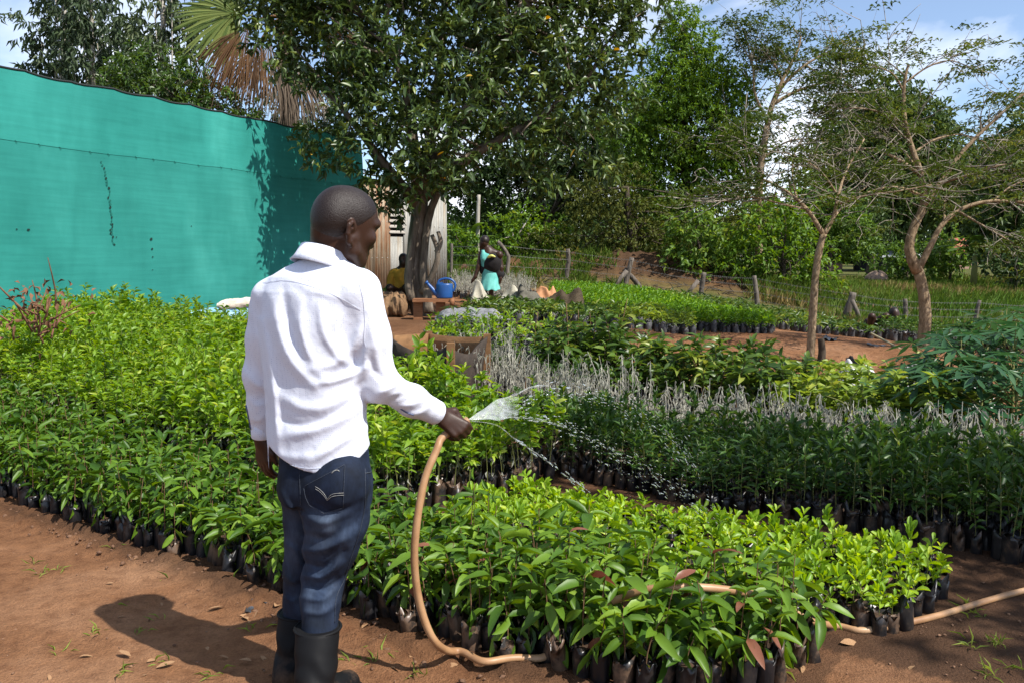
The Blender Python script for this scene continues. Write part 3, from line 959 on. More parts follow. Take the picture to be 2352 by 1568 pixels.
plant_bed('wall_seedling', K_FARM, [(-3.2, 16.2), (-2.2, 15.6), (-1.9, 18.6), (-3.1, 19)], 0.2, 'dark seedling between the tree and the shed', 'seedling', 'seedlings between tree and shed', 300, 45)
# ------------------------------------------------------------------ shade-net wall
M_NET, t_, b_ = new_mat('teal_shade_net')
n1 = noise_node(t_, 1.1, 4, 0.6, 'Object', (1, 1, 0.45))
n2 = noise_node(t_, 5.0, 4, 0.6, 'Object', (0.25, 0.25, 4.0))
n3 = noise_node(t_, 420, 2, 0.6)
c_ = ramp_node(t_, n1.outputs['Fac'], [(0.34, (0.022, 0.225, 0.190)), (0.55, (0.033, 0.28, 0.238)), (0.72, (0.052, 0.345, 0.295))]).outputs['Color']
m_ = ramp_node(t_, n2.outputs['Fac'], [(0.35, (0.86, 0.9, 0.9)), (0.65, (1.1, 1.06, 1.06))]).outputs['Color']
c_ = mix_node(t_, 0.8, c_, m_, 'MULTIPLY')
m_ = ramp_node(t_, n3.outputs['Fac'], [(0.3, (0.78, 0.82, 0.82)), (0.7, (1.15, 1.12, 1.12))]).outputs['Color']
c_ = mix_node(t_, 0.7, c_, m_, 'MULTIPLY')
t_.links.new(c_, b_.inputs['Base Color'])
b_.inputs['Roughness'].default_value = 0.75
b_.inputs['Specular IOR Level'].default_value = 0.2
bump(t_, b_, n3.outputs['Fac'], 0.15, 0.003)
tr_ = t_.nodes.new('ShaderNodeBsdfTranslucent'); t_.links.new(c_, tr_.inputs['Color'])
ms_ = t_.nodes.new('ShaderNodeMixShader'); ms_.inputs['Fac'].default_value = 0.12
t_.links.new(b_.outputs['BSDF'], ms_.inputs[1]); t_.links.new(tr_.outputs['BSDF'], ms_.inputs[2])
t_.links.new(ms_.outputs['Shader'], t_.nodes['Material Output'].inputs['Surface'])
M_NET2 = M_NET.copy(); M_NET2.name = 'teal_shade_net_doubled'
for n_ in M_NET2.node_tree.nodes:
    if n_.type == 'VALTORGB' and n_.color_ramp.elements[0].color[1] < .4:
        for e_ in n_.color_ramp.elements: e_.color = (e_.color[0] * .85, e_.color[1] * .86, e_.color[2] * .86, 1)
M_POLE = surf('weathered_pole', [(0.3, (0.10, 0.075, 0.05)), (0.7, (0.24, 0.19, 0.14))], 20, 0.9, vec_scale=(1, 1, .2))
M_DARKHOLE = surf('dark_gap', [(0.3, (0.004, 0.02, 0.016)), (0.7, (0.008, 0.035, 0.028))], 30, 0.9, bmp=0)
M_ROPE = surf('black_edge_cord', [(0.3, (0.010, 0.012, 0.012)), (0.7, (0.03, 0.035, 0.035))], 60, 0.8)
M_THREAD = surf('green_thread', [(0.3, (0.003, 0.09, 0.07)), (0.7, (0.01, 0.14, 0.11))], 60, 0.8)

WSL = .506
def wall_xy(Y):
    return -6.0 + WSL * (Y - 10)
WT = np.array([WSL, 1.0, 0]) / math.hypot(WSL, 1)                # along the wall
WN = np.array([1.0, -WSL, 0]) / math.hypot(WSL, 1)               # towards the beds
wallo = empty('shade_net_wall', (wall_xy(12), 12, gz(wall_xy(12), 12)))
tag(wallo, 'tall teal shade-net wall running back to the corrugated shed', 'wall')
WO = np.array(wallo.location)
WY = np.linspace(8.2, 16.25, 220)
Z_SEAM, Z_TOP = 2.89, 3.745
WG = ground_z(wall_xy(WY), WY)
def wall_pt(Y, z, push=0.0):
    Y = np.asarray(Y, float); z = np.asarray(z, float)
    g0 = np.interp(Y, WY, WG)
    s = np.clip((z - g0) / (Z_TOP - g0), 0, 1)
    belly = 0.05 * np.sin(Y * 1.9 + 2) * np.sin(s * 3.1) + 0.025 * vnoise(Y * 1.3, z * 1.1) + 0.010 * vnoise(Y * 5.0, z * 1.6) + 0.012 * np.exp(-((Y - 10.9 - .10 * (z - 2)) / .05) ** 2) + 0.008 * np.exp(-((Y - 11.75) / .06) ** 2)
    P = np.stack([wall_xy(Y), Y, z], -1)
    return P + (belly + push)[..., None] * WN
def wall_top(Y):
    return Z_TOP - 0.022 * np.abs(np.sin((Y - 8.2) / 0.55 * math.pi)) ** 0.7 + 0.015 * vnoise(Y * 3, Y * 0 + 2)
def net_panel(zlo, zhi, push, name, mat_):
    S = np.linspace(0, 1, 26)
    P = np.stack([wall_pt(WY, zlo(WY) * (1 - s) + zhi(WY) * s, np.full_like(WY, push)) for s in S])
    nv, nu = P.shape[:2]
    i = np.arange(nv - 1)[:, None] * nu + np.arange(nu - 1)[None]
    F_ = np.stack([i, i + 1, i + nu + 1, i + nu], -1).reshape(-1, 4)
    return link(name, mesh_np(name, P.reshape(-1, 3) - WO, [(F_, 0)], True, [mat_]), wallo)
seam_z = lambda Y: Z_SEAM + 0.012 * vnoise(Y * 2.2, Y * 0 + 5)
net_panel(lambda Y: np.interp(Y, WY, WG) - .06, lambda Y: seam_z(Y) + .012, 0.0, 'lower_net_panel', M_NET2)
net_panel(seam_z, wall_top, 0.005, 'upper_net_panel', M_NET)
Geo().tube(wall_pt(WY, wall_top(WY), np.full_like(WY, .006)) - WO, 0.013, 5).obj('top_cord', M_ROPE, wallo)
for y in np.arange(8.4, 16.3, 1.3):
    b = wall_pt(y, gz(wall_xy(y), y) - .3, -0.16) - WO; tpt = wall_pt(y, Z_TOP - .10, -0.12) - WO
    Geo().tube([b, b * .5 + tpt * .5, tpt], [0.045, 0.042, 0.036], 8, wob=0.05, seed=int(y * 10)).obj('pole', M_POLE, wallo)
for y in np.arange(9.0, 16.0, 0.31):                             # knots along the seam
    y = y + random.uniform(-.08, .08)
    p = wall_pt(y, seam_z(np.array([y]))[0], 0.010) - WO
    Geo().tube([p - WT * .010 + np.array([0, 0, .01]), p + WN * .004, p + WT * .014 + np.array([0, 0, -.020])], 0.003, 5).obj('knot', M_THREAD, wallo)
def wall_patch(px, py, w, h, mat, name, seed):
    r = np.random.default_rng(seed)
    k = (px - PW / 2) / FPX
    Y = (-6.0 - WSL * 10) / (k - WSL)
    c = wall_pt(Y, at(px, py, Y).z, 0.010)
    a = np.linspace(0, 2 * math.pi, 9)[:-1]
    rad = 0.6 + 0.6 * r.random(8)
    sc_ = Y / FPX
    P = c[None] + (np.cos(a) * rad * w * sc_ * 1.5)[:, None] * WT + (np.sin(a) * rad * h * sc_)[:, None] * np.array([0, 0, 1.0]) - WO
    Geo().add(np.vstack([P, P.mean(0)]), [(j, (j + 1) % 8, 8) for j in range(8)]).obj(name, mat, wallo)
k = 0
for py in np.arange(372, 560, 7.5):                              # the mended rip
    k += 1
    wall_patch(252 + 15 * (1 - math.exp(-(py - 372) / 40)) + random.uniform(-2.5, 2.5), py, 1.3 + random.random(), 2.6 + 1.5 * random.random(), M_THREAD if k % 3 else M_DARKHOLE, 'rip_stitch', k)
for px, py, w in ((265, 528, 4), (263, 536, 3), (268, 516, 4), (74, 528, 4), (45, 527, 2.4), (353, 549, 4), (354, 572, 3), (355, 590, 2), (198, 189, 4), (271, 562, 2.5), (276, 545, 2), (440, 520, 1.6), (354, 620, 1.6)):
    k += 1
    wall_patch(px, py, w * .7, w * .8, M_DARKHOLE, 'hole', k)

# ------------------------------------------------------------------ corrugated shed
def tin_mat(name, rust):
    m, t, b = new_mat(name)
    a = noise_node(t, 3.5, 5, 0.65, 'Object', (3.0, 3.0, 0.16))
    c = noise_node(t, 22, 4, 0.6, 'Object', (1, 1, 0.3))
    if rust:
        r = ramp_node(t, a.outputs['Fac'], [(0.34, (0.27, 0.24, 0.19)), (0.50, (0.28, 0.215, 0.145)), (0.60, (0.23, 0.115, 0.055)), (0.72, (0.17, 0.07, 0.032))])
    else:
        r = ramp_node(t, a.outputs['Fac'], [(0.30, (0.20, 0.20, 0.185)), (0.52, (0.27, 0.262, 0.235)), (0.64, (0.24, 0.205, 0.155)), (0.76, (0.21, 0.13, 0.07))])
    q = ramp_node(t, c.outputs['Fac'], [(0.35, (0.82, 0.82, 0.82)), (0.65, (1.1, 1.1, 1.1))]).outputs['Color']
    col = mix_node(t, 0.8, r.outputs['Color'], q, 'MULTIPLY')
    t.links.new(col, b.inputs['Base Color'])
    b.inputs['Roughness'].default_value = 0.6
    b.inputs['Metallic'].default_value = 0.15
    b.inputs['Specular IOR Level'].default_value = 0.4
    return m
M_RUST, M_TIN = tin_mat('rusty_corrugated_iron', True), tin_mat('grey_corrugated_iron', False)
M_NAIL = surf('roofing_nail', [(0.3, (0.45, 0.44, 0.42)), (0.7, (0.6, 0.6, 0.58))], 50, 0.4, bmp=0, metal=0.6)
A_, B_ = Vector((-3.50, 19.75, 0)), Vector((-1.66, 21.6, 0))
sd_ = (B_ - A_).normalized(); sn_ = Vector((sd_.y, -sd_.x, 0))    # faces the camera
SL = (B_ - A_).length
shed = empty('corrugated_shed', (A_ + B_) / 2 + Vector((0, 0, gz(-2.6, 20.6))))
tag(shed, 'shed clad in rusty and grey corrugated iron sheets behind the tree', 'shed')
SO = shed.location
def sheet(u0, u1, z0, z1, off, mat, name='sheet', origin=A_, d=sd_, nrm=sn_, nails=True, top_slope=0.0):
    n = max(6, int((u1 - u0) / 0.0095))
    u = np.linspace(u0, u1, n)
    w = 0.009 * np.cos(u / 0.076 * 2 * math.pi)
    P = []
    for t_k, o in ((0, 0), (1, 0), (1, -0.0012), (0, -0.0012)):
        base = np.array(origin)[None] + u[:, None] * np.array(d)[None] + (off + w + o)[:, None] * np.array(nrm)[None]
        base[:, 2] = z0 if t_k == 0 else z1 + top_slope * (u - u0)
        P.append(base)
    V = np.concatenate(P) - np.array(SO)
    F_ = []
    for a, b in ((0, 1), (1, 2), (2, 3), (3, 0)):
        F_ += [(a * n + i, a * n + i + 1, b * n + i + 1, b * n + i) for i in range(n - 1)]
    o = Geo().add(V, F_).obj(name, mat, shed)
    if nails:
        g = Geo()
        for z in np.linspace(z0 + .12, z1 - .12, 4):
            for uu in np.arange(u0 + .076 * 1, u1 - .02, .076 * 2):
                c = Vector(origin) + Vector(d) * uu + Vector(nrm) * (off + 0.011); c.z = z + random.uniform(-.01, .01)
                g.tube([c - Vector(nrm) * .004 - SO, c + Vector(nrm) * .004 - SO], [0.012, 0.007], 6)
        g.obj('nails', M_NAIL, o)
    return o
zg = gz(-2.6, 20.6) - 0.05
zt = at(833, 405, 19.75).z
sl_ = (at(1026, 440, 21.6).z - zt) / SL
sheet(-0.05, 0.42, zg, zt + .0, 0.0, M_RUST, top_slope=sl_)
sheet(0.38, 0.86, zg, zt + sl_ * .4, 0.022, M_RUST, top_slope=sl_)
# grey sheet with the louvred opening: short sheet below, slats in front of a dark gap
lz0, lz1 = at(915, 545, 20.7).z, at(915, 482, 20.7).z
sheet(0.84, 1.30, zg, lz0, 0.0, M_TIN, 'sheet')
sheet(0.84, 1.30, lz1, zt + sl_ * .84, 0.0, M_TIN, 'sheet', top_slope=sl_)
sheet(1.26, 1.90, zg, zt + sl_ * 1.26, 0.022, M_TIN, top_slope=sl_)
sheet(1.86, SL + 0.03, zg, zt + sl_ * 1.86, 0.0, M_TIN, top_slope=sl_)
lo = Geo()
c0 = Vector(A_) + sd_ * 0.80 - sn_ * 0.05; c1 = Vector(A_) + sd_ * 1.30 - sn_ * 0.05
lo.add([tuple(Vector((p.x, p.y, z)) - SO) for p, z in ((c0, lz0), (c1, lz0), (c1, lz1), (c0, lz1))], [(0, 1, 2, 3)])
louvre = lo.obj('louvre_opening', surf('dark_interior', [(0.3, (0.006, 0.006, 0.006)), (0.7, (0.015, 0.013, 0.012))], 10, 0.9, bmp=0), shed)
M_SLAT = surf('grey_slat', [(0.3, (0.24, 0.22, 0.19)), (0.7, (0.36, 0.33, 0.29))], 14, 0.85, vec_scale=(.2, .2, 4))
for z in np.linspace(lz0 + .08, lz1 - .05, 5):
    q = [Vector(A_) + sd_ * u + sn_ * o for u, o in ((0.82, 0.0), (1.29, 0.0), (1.29, 0.05), (0.82, 0.05))]
    V = [(p.x, p.y, z + dz + (0.0 if k >= 2 else .05)) for dz in (0, .018) for k, p in enumerate(q)]
    Geo().add(np.array(V) - np.array(SO), [(0, 3, 2, 1), (4, 5, 6, 7), (0, 1, 5, 4), (1, 2, 6, 5), (2, 3, 7, 6), (3, 0, 4, 7)]).obj('slat', M_SLAT, louvre, smooth=False)
# end wall and roof
back = Vector((-sn_.x, -sn_.y, 0))
C_ = B_ + back * 2.6
sheet(0.02, 1.3, zg, zt + sl_ * SL, 0.0, M_TIN, origin=B_, d=back, nrm=sd_)
sheet(1.27, 2.6, zg, zt + sl_ * SL, 0.014, M_TIN, origin=B_, d=back, nrm=sd_)
rf = []
for u in np.linspace(-0.15, SL + 0.15, 120):
    w = 0.009 * math.cos(u / 0.076 * 2 * math.pi)
    for s, dz in ((-0.18, 0.06), (2.8, 0.55)):
        p = Vector(A_) + sd_ * u + back * s
        rf.append((p.x, p.y, zt + sl_ * u + dz + w))
roof = Geo().add(np.array(rf) - np.array(SO), [(2 * i, 2 * i + 2, 2 * i + 3, 2 * i + 1) for i in range(119)]).obj('roof', M_TIN, shed)

# ------------------------------------------------------------------ fence of rough posts and barbed wire
M_FPOST = surf('grey_fence_post', [(0.3, (0.05, 0.04, 0.032)), (0.5, (0.115, 0.095, 0.078)), (0.7, (0.19, 0.165, 0.135))], 16, 0.95, vec_scale=(1, 1, .15), bmp=0.6)
M_WIRE = surf('barbed_wire_steel', [(0.3, (0.14, 0.135, 0.13)), (0.7, (0.30, 0.29, 0.28))], 50, 0.5, bmp=0, metal=0.5)
fence = empty('barbed_wire_fence', (3, 23.5, gz(3, 23.5)))
tag(fence, 'barbed wire fence on crooked wooden posts behind the terrace beds', 'fence')
FO = fence.location
# posts: (list of photograph points from foot to head, distance, radius)
POSTS = [([(1163, 650), (1166, 615), (1168, 590), (1155, 568), (1143, 555)], 24.0, 0.075), ([(1303, 662), (1302, 630), (1306, 600), (1304, 572)], 24.6, 0.085),
         ([(1433, 672), (1440, 640), (1452, 592)], 24.0, 0.095), ([(1608, 692), (1612, 655), (1617, 626)], 23.0, 0.085), ([(1741, 702), (1737, 675), (1734, 650), (1732, 634)], 22.5, 0.10),
         ([(1952, 750), (1946, 722), (1954, 696), (1960, 672)], 20.5, 0.115), ([(2081, 748), (2080, 715), (2079, 687)], 20.0, 0.07), ([(2236, 760), (2243, 722), (2250, 690)], 19.6, 0.065), ([(2420, 770), (2424, 700)], 19.2, 0.07),
         ([(1036, 640), (1038, 560)], 25.5, 0.06)]
tops = []
for i, (pp, Y, r_) in enumerate(POSTS):
    q = [at(a, b, Y) for a, b in pp]
    foot = q[0].copy(); foot.z = gz(foot.x, foot.y) - 0.12
    pts = spline([foot] + q[1:], 9)
    Geo().tube(pts - np.array(FO), np.linspace(r_, r_ * .8, 9) * .8, 9, wob=0.10, seed=i).obj('post', M_FPOST, fence)
    tops.append((Vector(pts[0].tolist()), Vector(pts[-1].tolist())))
for a, b, Y, r_ in (((1398, 668), (1440, 622), 23.8, .07), ((1482, 678), (1434, 618), 24.1, .08), ((1565, 680), (1604, 645), 22.8, .07), ((1978, 725), (1957, 690), 20.3, .06)):
    p, q = at(*a, Y), at(*b, Y); p.z = gz(p.x, p.y) - .08
    Geo().tube(np.array([tuple(p - FO), tuple((p + q) / 2 - FO + Vector((.02, 0, .02))), tuple(q - FO)]), [r_, r_ * .9, r_ * .85], 8, wob=0.08, seed=int(a[0])).obj('strut', M_FPOST, fence)
order = [9, 0, 1, 2, 3, 4, 5, 6, 7, 8]
for fr in (0.30, 0.52, 0.74, 0.93):
    g = Geo()
    for a, b in zip(order[:-1], order[1:]):
        p = tops[a][0].lerp(tops[a][1], fr); q = tops[b][0].lerp(tops[b][1], fr)
        n = 26
        pts = np.array([tuple(p.lerp(q, t) - FO - Vector((0, .07, 0.02 * math.sin(math.pi * t)))) for t in np.linspace(0, 1, n)])
        g.tube(pts, 0.0028, 4, cap=False)
        for t in pts[1:-1]:                                     # barbs
            g.tube([t + np.array([-.012, 0, -.03]), t + np.array([.012, 0, .02])], 0.004, 3, cap=False)
    g.obj('wire', M_WIRE, fence)

# ------------------------------------------------------------------ houses beyond the field
M_ROOFG = surf('grey_iron_roof', [(0.3, (0.34, 0.36, 0.38)), (0.7, (0.46, 0.48, 0.50))], 3, 0.55, bmp=0.1)
M_WALLP = surf('plastered_wall', [(0.3, (0.26, 0.24, 0.22)), (0.7, (0.36, 0.33, 0.30))], 3, 0.9, bmp=0.1)
M_ROOFR = surf('red_roof', [(0.3, (0.30, 0.085, 0.06)), (0.7, (0.40, 0.13, 0.09))], 3, 0.7, bmp=0.1)
M_BRICKW = surf('pink_brick_wall', [(0.3, (0.33, 0.20, 0.15)), (0.7, (0.43, 0.28, 0.21))], 6, 0.9, bmp=0.1)
M_DARKW = surf('dark_doorway', [(0.3, (0.010, 0.011, 0.014)), (0.7, (0.02, 0.022, 0.028))], 6, 0.8, bmp=0)
def house(px0, px1, pyr, pye, Y, name, label, mroof, mwall, depth=6.0):
    a, b = at(px0, pye, Y), at(px1, pye, Y)
    zr = at(px0, pyr, Y).z; ze = a.z
    x0, x1 = a.x, b.x; xm = (x0 + x1) / 2; z0 = gz(xm, Y) - .3
    o = empty(name, (xm, Y, z0)); tag(o, label, 'house')
    off = np.array(o.location)
    g = Geo(); g.box((x0 + .3, Y + .4, z0), (x1 - .3, Y + depth - .4, ze + .02)); g.V = [v - off for v in g.V]; w = g.obj('wall', mwall, o, smooth=False)
    ym = Y + depth / 2
    V = np.array([(x0, Y, ze), (x1, Y, ze), (x1, ym, zr), (x0, ym, zr), (x0, Y + depth, ze), (x1, Y + depth, ze)])
    V2 = V - np.array([0, 0, .12])
    Geo().add(np.vstack([V, V2]) - off, [(0, 1, 2, 3), (3, 2, 5, 4), (7, 6, 9, 8), (8, 9, 10, 11), (0, 6, 7, 1), (4, 5, 11, 10), (0, 3, 9, 6), (1, 7, 8, 2), (3, 4, 10, 9), (2, 8, 11, 5)]).obj('roof', mroof, o, smooth=False)
    for f in (0.25, 0.6, 0.82):
        xx = x0 + (x1 - x0) * f
        g = Geo(); g.box((xx, Y + .37, z0 + .9), (xx + .9, Y + .42, min(ze - .3, z0 + 2.1))); g.V = [v - off for v in g.V]; g.obj('window', M_DARKW, o, smooth=False)
    return o
house(2022, 2122, 562, 588, 62, 'house', 'long house with grey iron roof behind the thorn tree', M_ROOFG, M_DARKW)
house(2198, 2262, 545, 575, 70, 'house', 'small red-roofed house half hidden by banana plants', M_ROOFR, M_BRICKW)
house(1905, 1950, 558, 572, 66, 'house', 'small brownish house half hidden by shrubs across the field', M_ROOFR, M_BRICKW)
# termite mound
p = on(2015, 648)
g = Geo()
th = np.linspace(0, 2 * math.pi, 28, endpoint=False); ph = np.linspace(0, 1, 10)
V = [(p.x + math.cos(a) * .62 * math.cos(b * 1.5) * (1 + .15 * math.sin(3 * a)), p.y + math.sin(a) * .62 * math.cos(b * 1.5), p.z - .05 + .6 * math.sin(b * 1.55) * (1 + .1 * math.sin(2 * a + 1))) for b in ph for a in th]
g.add(V, [(i * 28 + j, i * 28 + (j + 1) % 28, (i + 1) * 28 + (j + 1) % 28, (i + 1) * 28 + j) for i in range(9) for j in range(28)])
tag(g.obj('earth_mound', surf('pale_mound_earth', [(0.3, (0.17, 0.115, 0.08)), (0.7, (0.27, 0.19, 0.14))], 6, 0.95, bmp=0.8, bdist=.1)), 'rounded bare earth mound standing in the grassy field', 'mound')
# ------------------------------------------------------------------ trees
def bark(name, c0, c1, c2, scale=9, vs=(1, 1, .25), b=0.8):
    return surf(name, [(0.3, c0), (0.52, c1), (0.74, c2)], scale, 0.92, 6, vs, b, 0.03, 0.15)
M_BARK = bark('mango_bark', (0.06, 0.045, 0.034), (0.15, 0.12, 0.09), (0.28, 0.23, 0.18))
M_BARK_D = bark('dark_bark', (0.03, 0.022, 0.016), (0.07, 0.055, 0.04), (0.13, 0.105, 0.08))
M_BARK_T = bark('thorn_tree_bark', (0.10, 0.068, 0.038), (0.25, 0.18, 0.11), (0.38, 0.29, 0.19), 24, (1, 1, .5))
M_TWIG = bark('grey_twig', (0.17, 0.145, 0.11), (0.28, 0.245, 0.195), (0.38, 0.34, 0.28), 20)
M_BARK_P = bark('pale_bark', (0.25, 0.22, 0.18), (0.38, 0.35, 0.30), (0.50, 0.47, 0.42), 6, (1, 1, .2), .3)
M_TREE = leaf_mat('tree_leaf', (0.026, 0.052, 0.012), (0.070, 0.112, 0.026), (0.17, 0.21, 0.035), 0.22, 0.38, 0.42)
M_TREE_Y = leaf_mat('yellow_tree_leaf', (0.35, 0.22, 0.02), (0.45, 0.28, 0.03), None, 0.3, 0.5, 0.3)
M_VINE = leaf_mat('vine_leaf', (0.055, 0.125, 0.010), (0.14, 0.245, 0.022), (0.20, 0.23, 0.03), 0.35, 0.5, 0.3)
M_VINE_B = leaf_mat('brownish_vine_leaf', (0.055, 0.072, 0.012), (0.125, 0.140, 0.024), (0.20, 0.15, 0.03), 0.3, 0.6, 0.2)
M_EUC = leaf_mat('eucalyptus_leaf', (0.030, 0.055, 0.024), (0.075, 0.105, 0.045), (0.12, 0.15, 0.06), 0.25, 0.5, 0.3)
M_FARTREE = leaf_mat('far_tree_leaf', (0.024, 0.052, 0.014), (0.064, 0.108, 0.026), (0.11, 0.155, 0.035), 0.25, 0.5, 0.3)
M_BUSH = leaf_mat('bush_leaf', (0.045, 0.10, 0.014), (0.12, 0.21, 0.028), (0.20, 0.27, 0.04), 0.35, 0.5, 0.3)
M_THORN = leaf_mat('feathery_leaf', (0.030, 0.058, 0.010), (0.085, 0.125, 0.020), (0.15, 0.165, 0.03), 0.32, 0.55, 0.25)

def clump_pts(rng, c, r, n, hollow=0.35, flat=0.85):
    d = rng.normal(size=(n, 3)); d /= np.linalg.norm(d, axis=1, keepdims=True)
    rr = r * (hollow + (1 - hollow) * rng.random(n) ** 0.6)
    p = d * rr[:, None] * np.array([1, 1, flat])
    return p + np.array(c), d

def sprigs(g, rng, centers, dirs, n_leaf, L, W, tpls, mi=0, spread=0.12, tint=None, droop=0.0, twig_mi=None, elev=0.9):
    """Small twigs with leaves whorled round their ends."""
    N = len(centers)
    dirs = dirs + rng.normal(size=dirs.shape) * 0.45
    dirs[:, 2] -= droop
    dirs /= np.linalg.norm(dirs, axis=1, keepdims=True)
    k = n_leaf
    pos = np.repeat(centers, k, 0) + np.repeat(dirs, k, 0) * (rng.random((N * k, 1)) * spread)
    ld = np.repeat(dirs, k, 0) * 0.55 + rng.normal(size=(N * k, 3)) * elev
    ld[:, 2] -= droop * 1.2
    tn = np.clip(np.repeat(rng.random(N) * 0.55, k) + rng.random(N * k) * 0.35, 0, 1) if tint is None else tint
    tn = np.where(rng.random(N * k) < 0.012, 1.0, tn) if tint is None else tn
    leafset(g, rng, tpls, pos, ld, L * (0.7 + 0.6 * rng.random(N * k)), W * (0.75 + 0.5 * rng.random(N * k)), mi, tn, roll=0.7)

def limb(g, pts, r0, r1, n=14, sides=10, wob=0.06, seed=0, mi=0):
    p = spline(pts, n)
    g.tube(p, r0 + (r1 - r0) * np.linspace(0, 1, n) ** 0.8, sides, mi, wob=wob, seed=seed)
    return p

def tree(name, label, base, trunk, limbs, clumps, leaf, L, W, mat_leaf, mat_bark, per=60, n_leaf=7, tpls=T_LO, seed=5, droop=0.0, group=None, hollow=0.35, big_parts=0, flat=0.85, twigs=True, elev=0.9, density=None, cat='tree', gap=-0.38, extra_mats=()):
    """trunk and limbs: (points, r0, r1); clumps: (centre, radius)."""
    rng = np.random.default_rng(seed)
    o = empty(name, base); tag(o, label, cat, group)
    off = np.array(tuple(base))
    g = Geo()
    limb(g, [np.array(tuple(p)) - off for p in trunk[0]], trunk[1], trunk[2], 22, 14, seed=seed)
    skel = [np.array(tuple(p)) for p in trunk[0]]
    for i, (pp, a, b) in enumerate(limbs):
        q = limb(g, [np.array(tuple(p)) - off for p in pp], a, b, 12, 8, seed=seed + i)
        skel += [k + off for k in q[2:]]
    skel = np.array(skel)
    if twigs:
        for c, r in clumps:
            c = np.array(tuple(c))
            d = np.linalg.norm(skel - c, axis=1)
            for q in range(2):
                s = skel[np.argsort(d)[q * 2 % len(d)]]
                e = c + rng.normal(size=3) * r * .3
                m = (s + e) / 2 + rng.normal(size=3) * r * .15
                tr = max(0.012, 0.03 * r)
                limb(g, [s - off, m - off, e - off], tr * 1.3, tr * .4, 7, 5, 0.03)
    g.obj('trunk', mat_bark, o)
    G = Geo()
    for c, r in clumps:
        n = int(per * r ** 2.2) + 8
        p, d = clump_pts(rng, np.array(tuple(c)), r, n, hollow, flat)
        keep = vnoise(p[:, 0] * 1.9 / max(r, .4), p[:, 1] * 1.9 / max(r, .4), p[:, 2] * 1.9 / max(r, .4)) > gap
        p, d = p[keep], d[keep]
        sprigs(G, rng, p - off, d, n_leaf, L, W, tpls, 0, L * 1.3, droop=droop, elev=elev)
    crown = G.obj('crown', [mat_leaf], o)
    crown['kind'] = 'stuff'
    return o, clumps, rng

# ---- the big dark tree in front of the shed
TB = on(965, 722); TB = Vector((at(962, 700, 14.0).x, 14.0, gz(at(962, 700, 14.0).x, 14.0) - .04))
A = lambda px, py, Y=14.0: at(px, py, Y)
big_clumps = [((640, 50, 14.4), .75), ((700, 130, 14.0), .70), ((770, 40, 14.2), .85), ((860, 70, 13.6), .95), ((800, 160, 14.0), .70), ((900, 180, 13.8), .80), ((840, 260, 13.4), .60), ((775, 330, 13.5), .50),
              ((722, 322, 13.8), .30), ((880, 370, 13.2), .55), ((955, 300, 13.0), .75), ((965, 400, 13.1), .50), ((1000, 200, 13.2), .75), ((1060, 100, 13.6), .85), ((1150, 30, 14), .95), ((1050, 330, 13.1), .70),
              ((1120, 230, 13.4), .75), ((1185, 320, 13.2), .50), ((1235, 140, 13.6), .75), ((1250, 250, 13.4), .65), ((1240, 385, 13.3), .48), ((1320, 60, 14), .85), ((1345, 180, 13.7), .65), ((1325, 310, 13.4), .55),
              ((1400, 110, 14), .62), ((1425, 30, 14.3), .65), ((1410, 220, 13.8), .48), ((1380, 385, 13.6), .30), ((1030, 420, 13.3), .28), ((860, 440, 13.4), .28), ((905, 460, 13.5), .25),
              ((620, -60, 14.5), .8), ((740, -70, 14.2), 1.0), ((880, -60, 14.0), 1.0), ((1030, -70, 14.0), 1.0), ((1180, -80, 14.2), 1.0), ((1330, -60, 14.4), .9), ((1450, -40, 14.8), .6),
              ((760, 120, 15.6), .9), ((900, 250, 15.4), .8), ((1050, 180, 15.6), .9), ((1200, 230, 15.5), .8), ((1150, 100, 15.8), .9), ((1300, 130, 15.6), .8), ((1000, -20, 15.8), 1.1), ((850, -160, 14.5), 1.2), ((1100, -180, 14.5), 1.3), ((1300, -150, 14.8), 1.1), ((700, 10, 15.4), .8)]
big_clumps = [(A(*c), r) for c, r in big_clumps]
trunk = ([TB + Vector((0.06, 0, -.1)), TB + Vector((0.0, 0, .12)), A(952, 640), A(955, 560), A(965, 480), A(972, 420)], 0.135, 0.12)
limbs = [([A(958, 470), A(900, 400, 13.8), A(840, 320, 13.7), A(770, 230, 13.9)], .12, .04), ([A(965, 430), A(950, 330, 13.7), A(930, 200, 13.7), A(880, 70, 13.8)], .13, .04),
         ([A(972, 430), A(1020, 340, 13.6), A(1080, 240, 13.5), A(1150, 120, 13.8), A(1200, 0, 14)], .14, .04), ([A(975, 450), A(1040, 390, 13.6), A(1130, 330, 13.4), A(1240, 270, 13.5), A(1350, 180, 13.7)], .12, .03),
         ([A(968, 440, 14.1), A(990, 300, 14.6), A(1010, 150, 15), A(1020, 0, 15.2)], .13, .05), ([A(968, 672, 13.85), A(990, 640, 13.75), A(1004, 600, 13.7), A(1004, 570, 13.7), A(992, 540, 13.7)], .060, .034),
         ([A(1003, 580, 13.7), A(1012, 556, 13.68), A(1006, 532, 13.68)], .045, .03), ([A(945, 690, 13.8), A(938, 640, 13.8), A(948, 560, 13.85), A(956, 500, 13.9)], .075, .07), ([A(985, 718, 13.75), A(982, 680, 13.8), A(972, 620, 13.85), A(985, 500, 13.9), A(1012, 430, 13.8)], .085, .06)]
bt, _, rng = tree('mango_tree', 'big dark-leaved tree with a fluted trunk shading the net wall', TB, trunk, limbs, big_clumps, None, .155, .060, M_TREE, M_BARK, per=160, n_leaf=8, tpls=T_LO, seed=51, hollow=0.25, gap=-0.16)
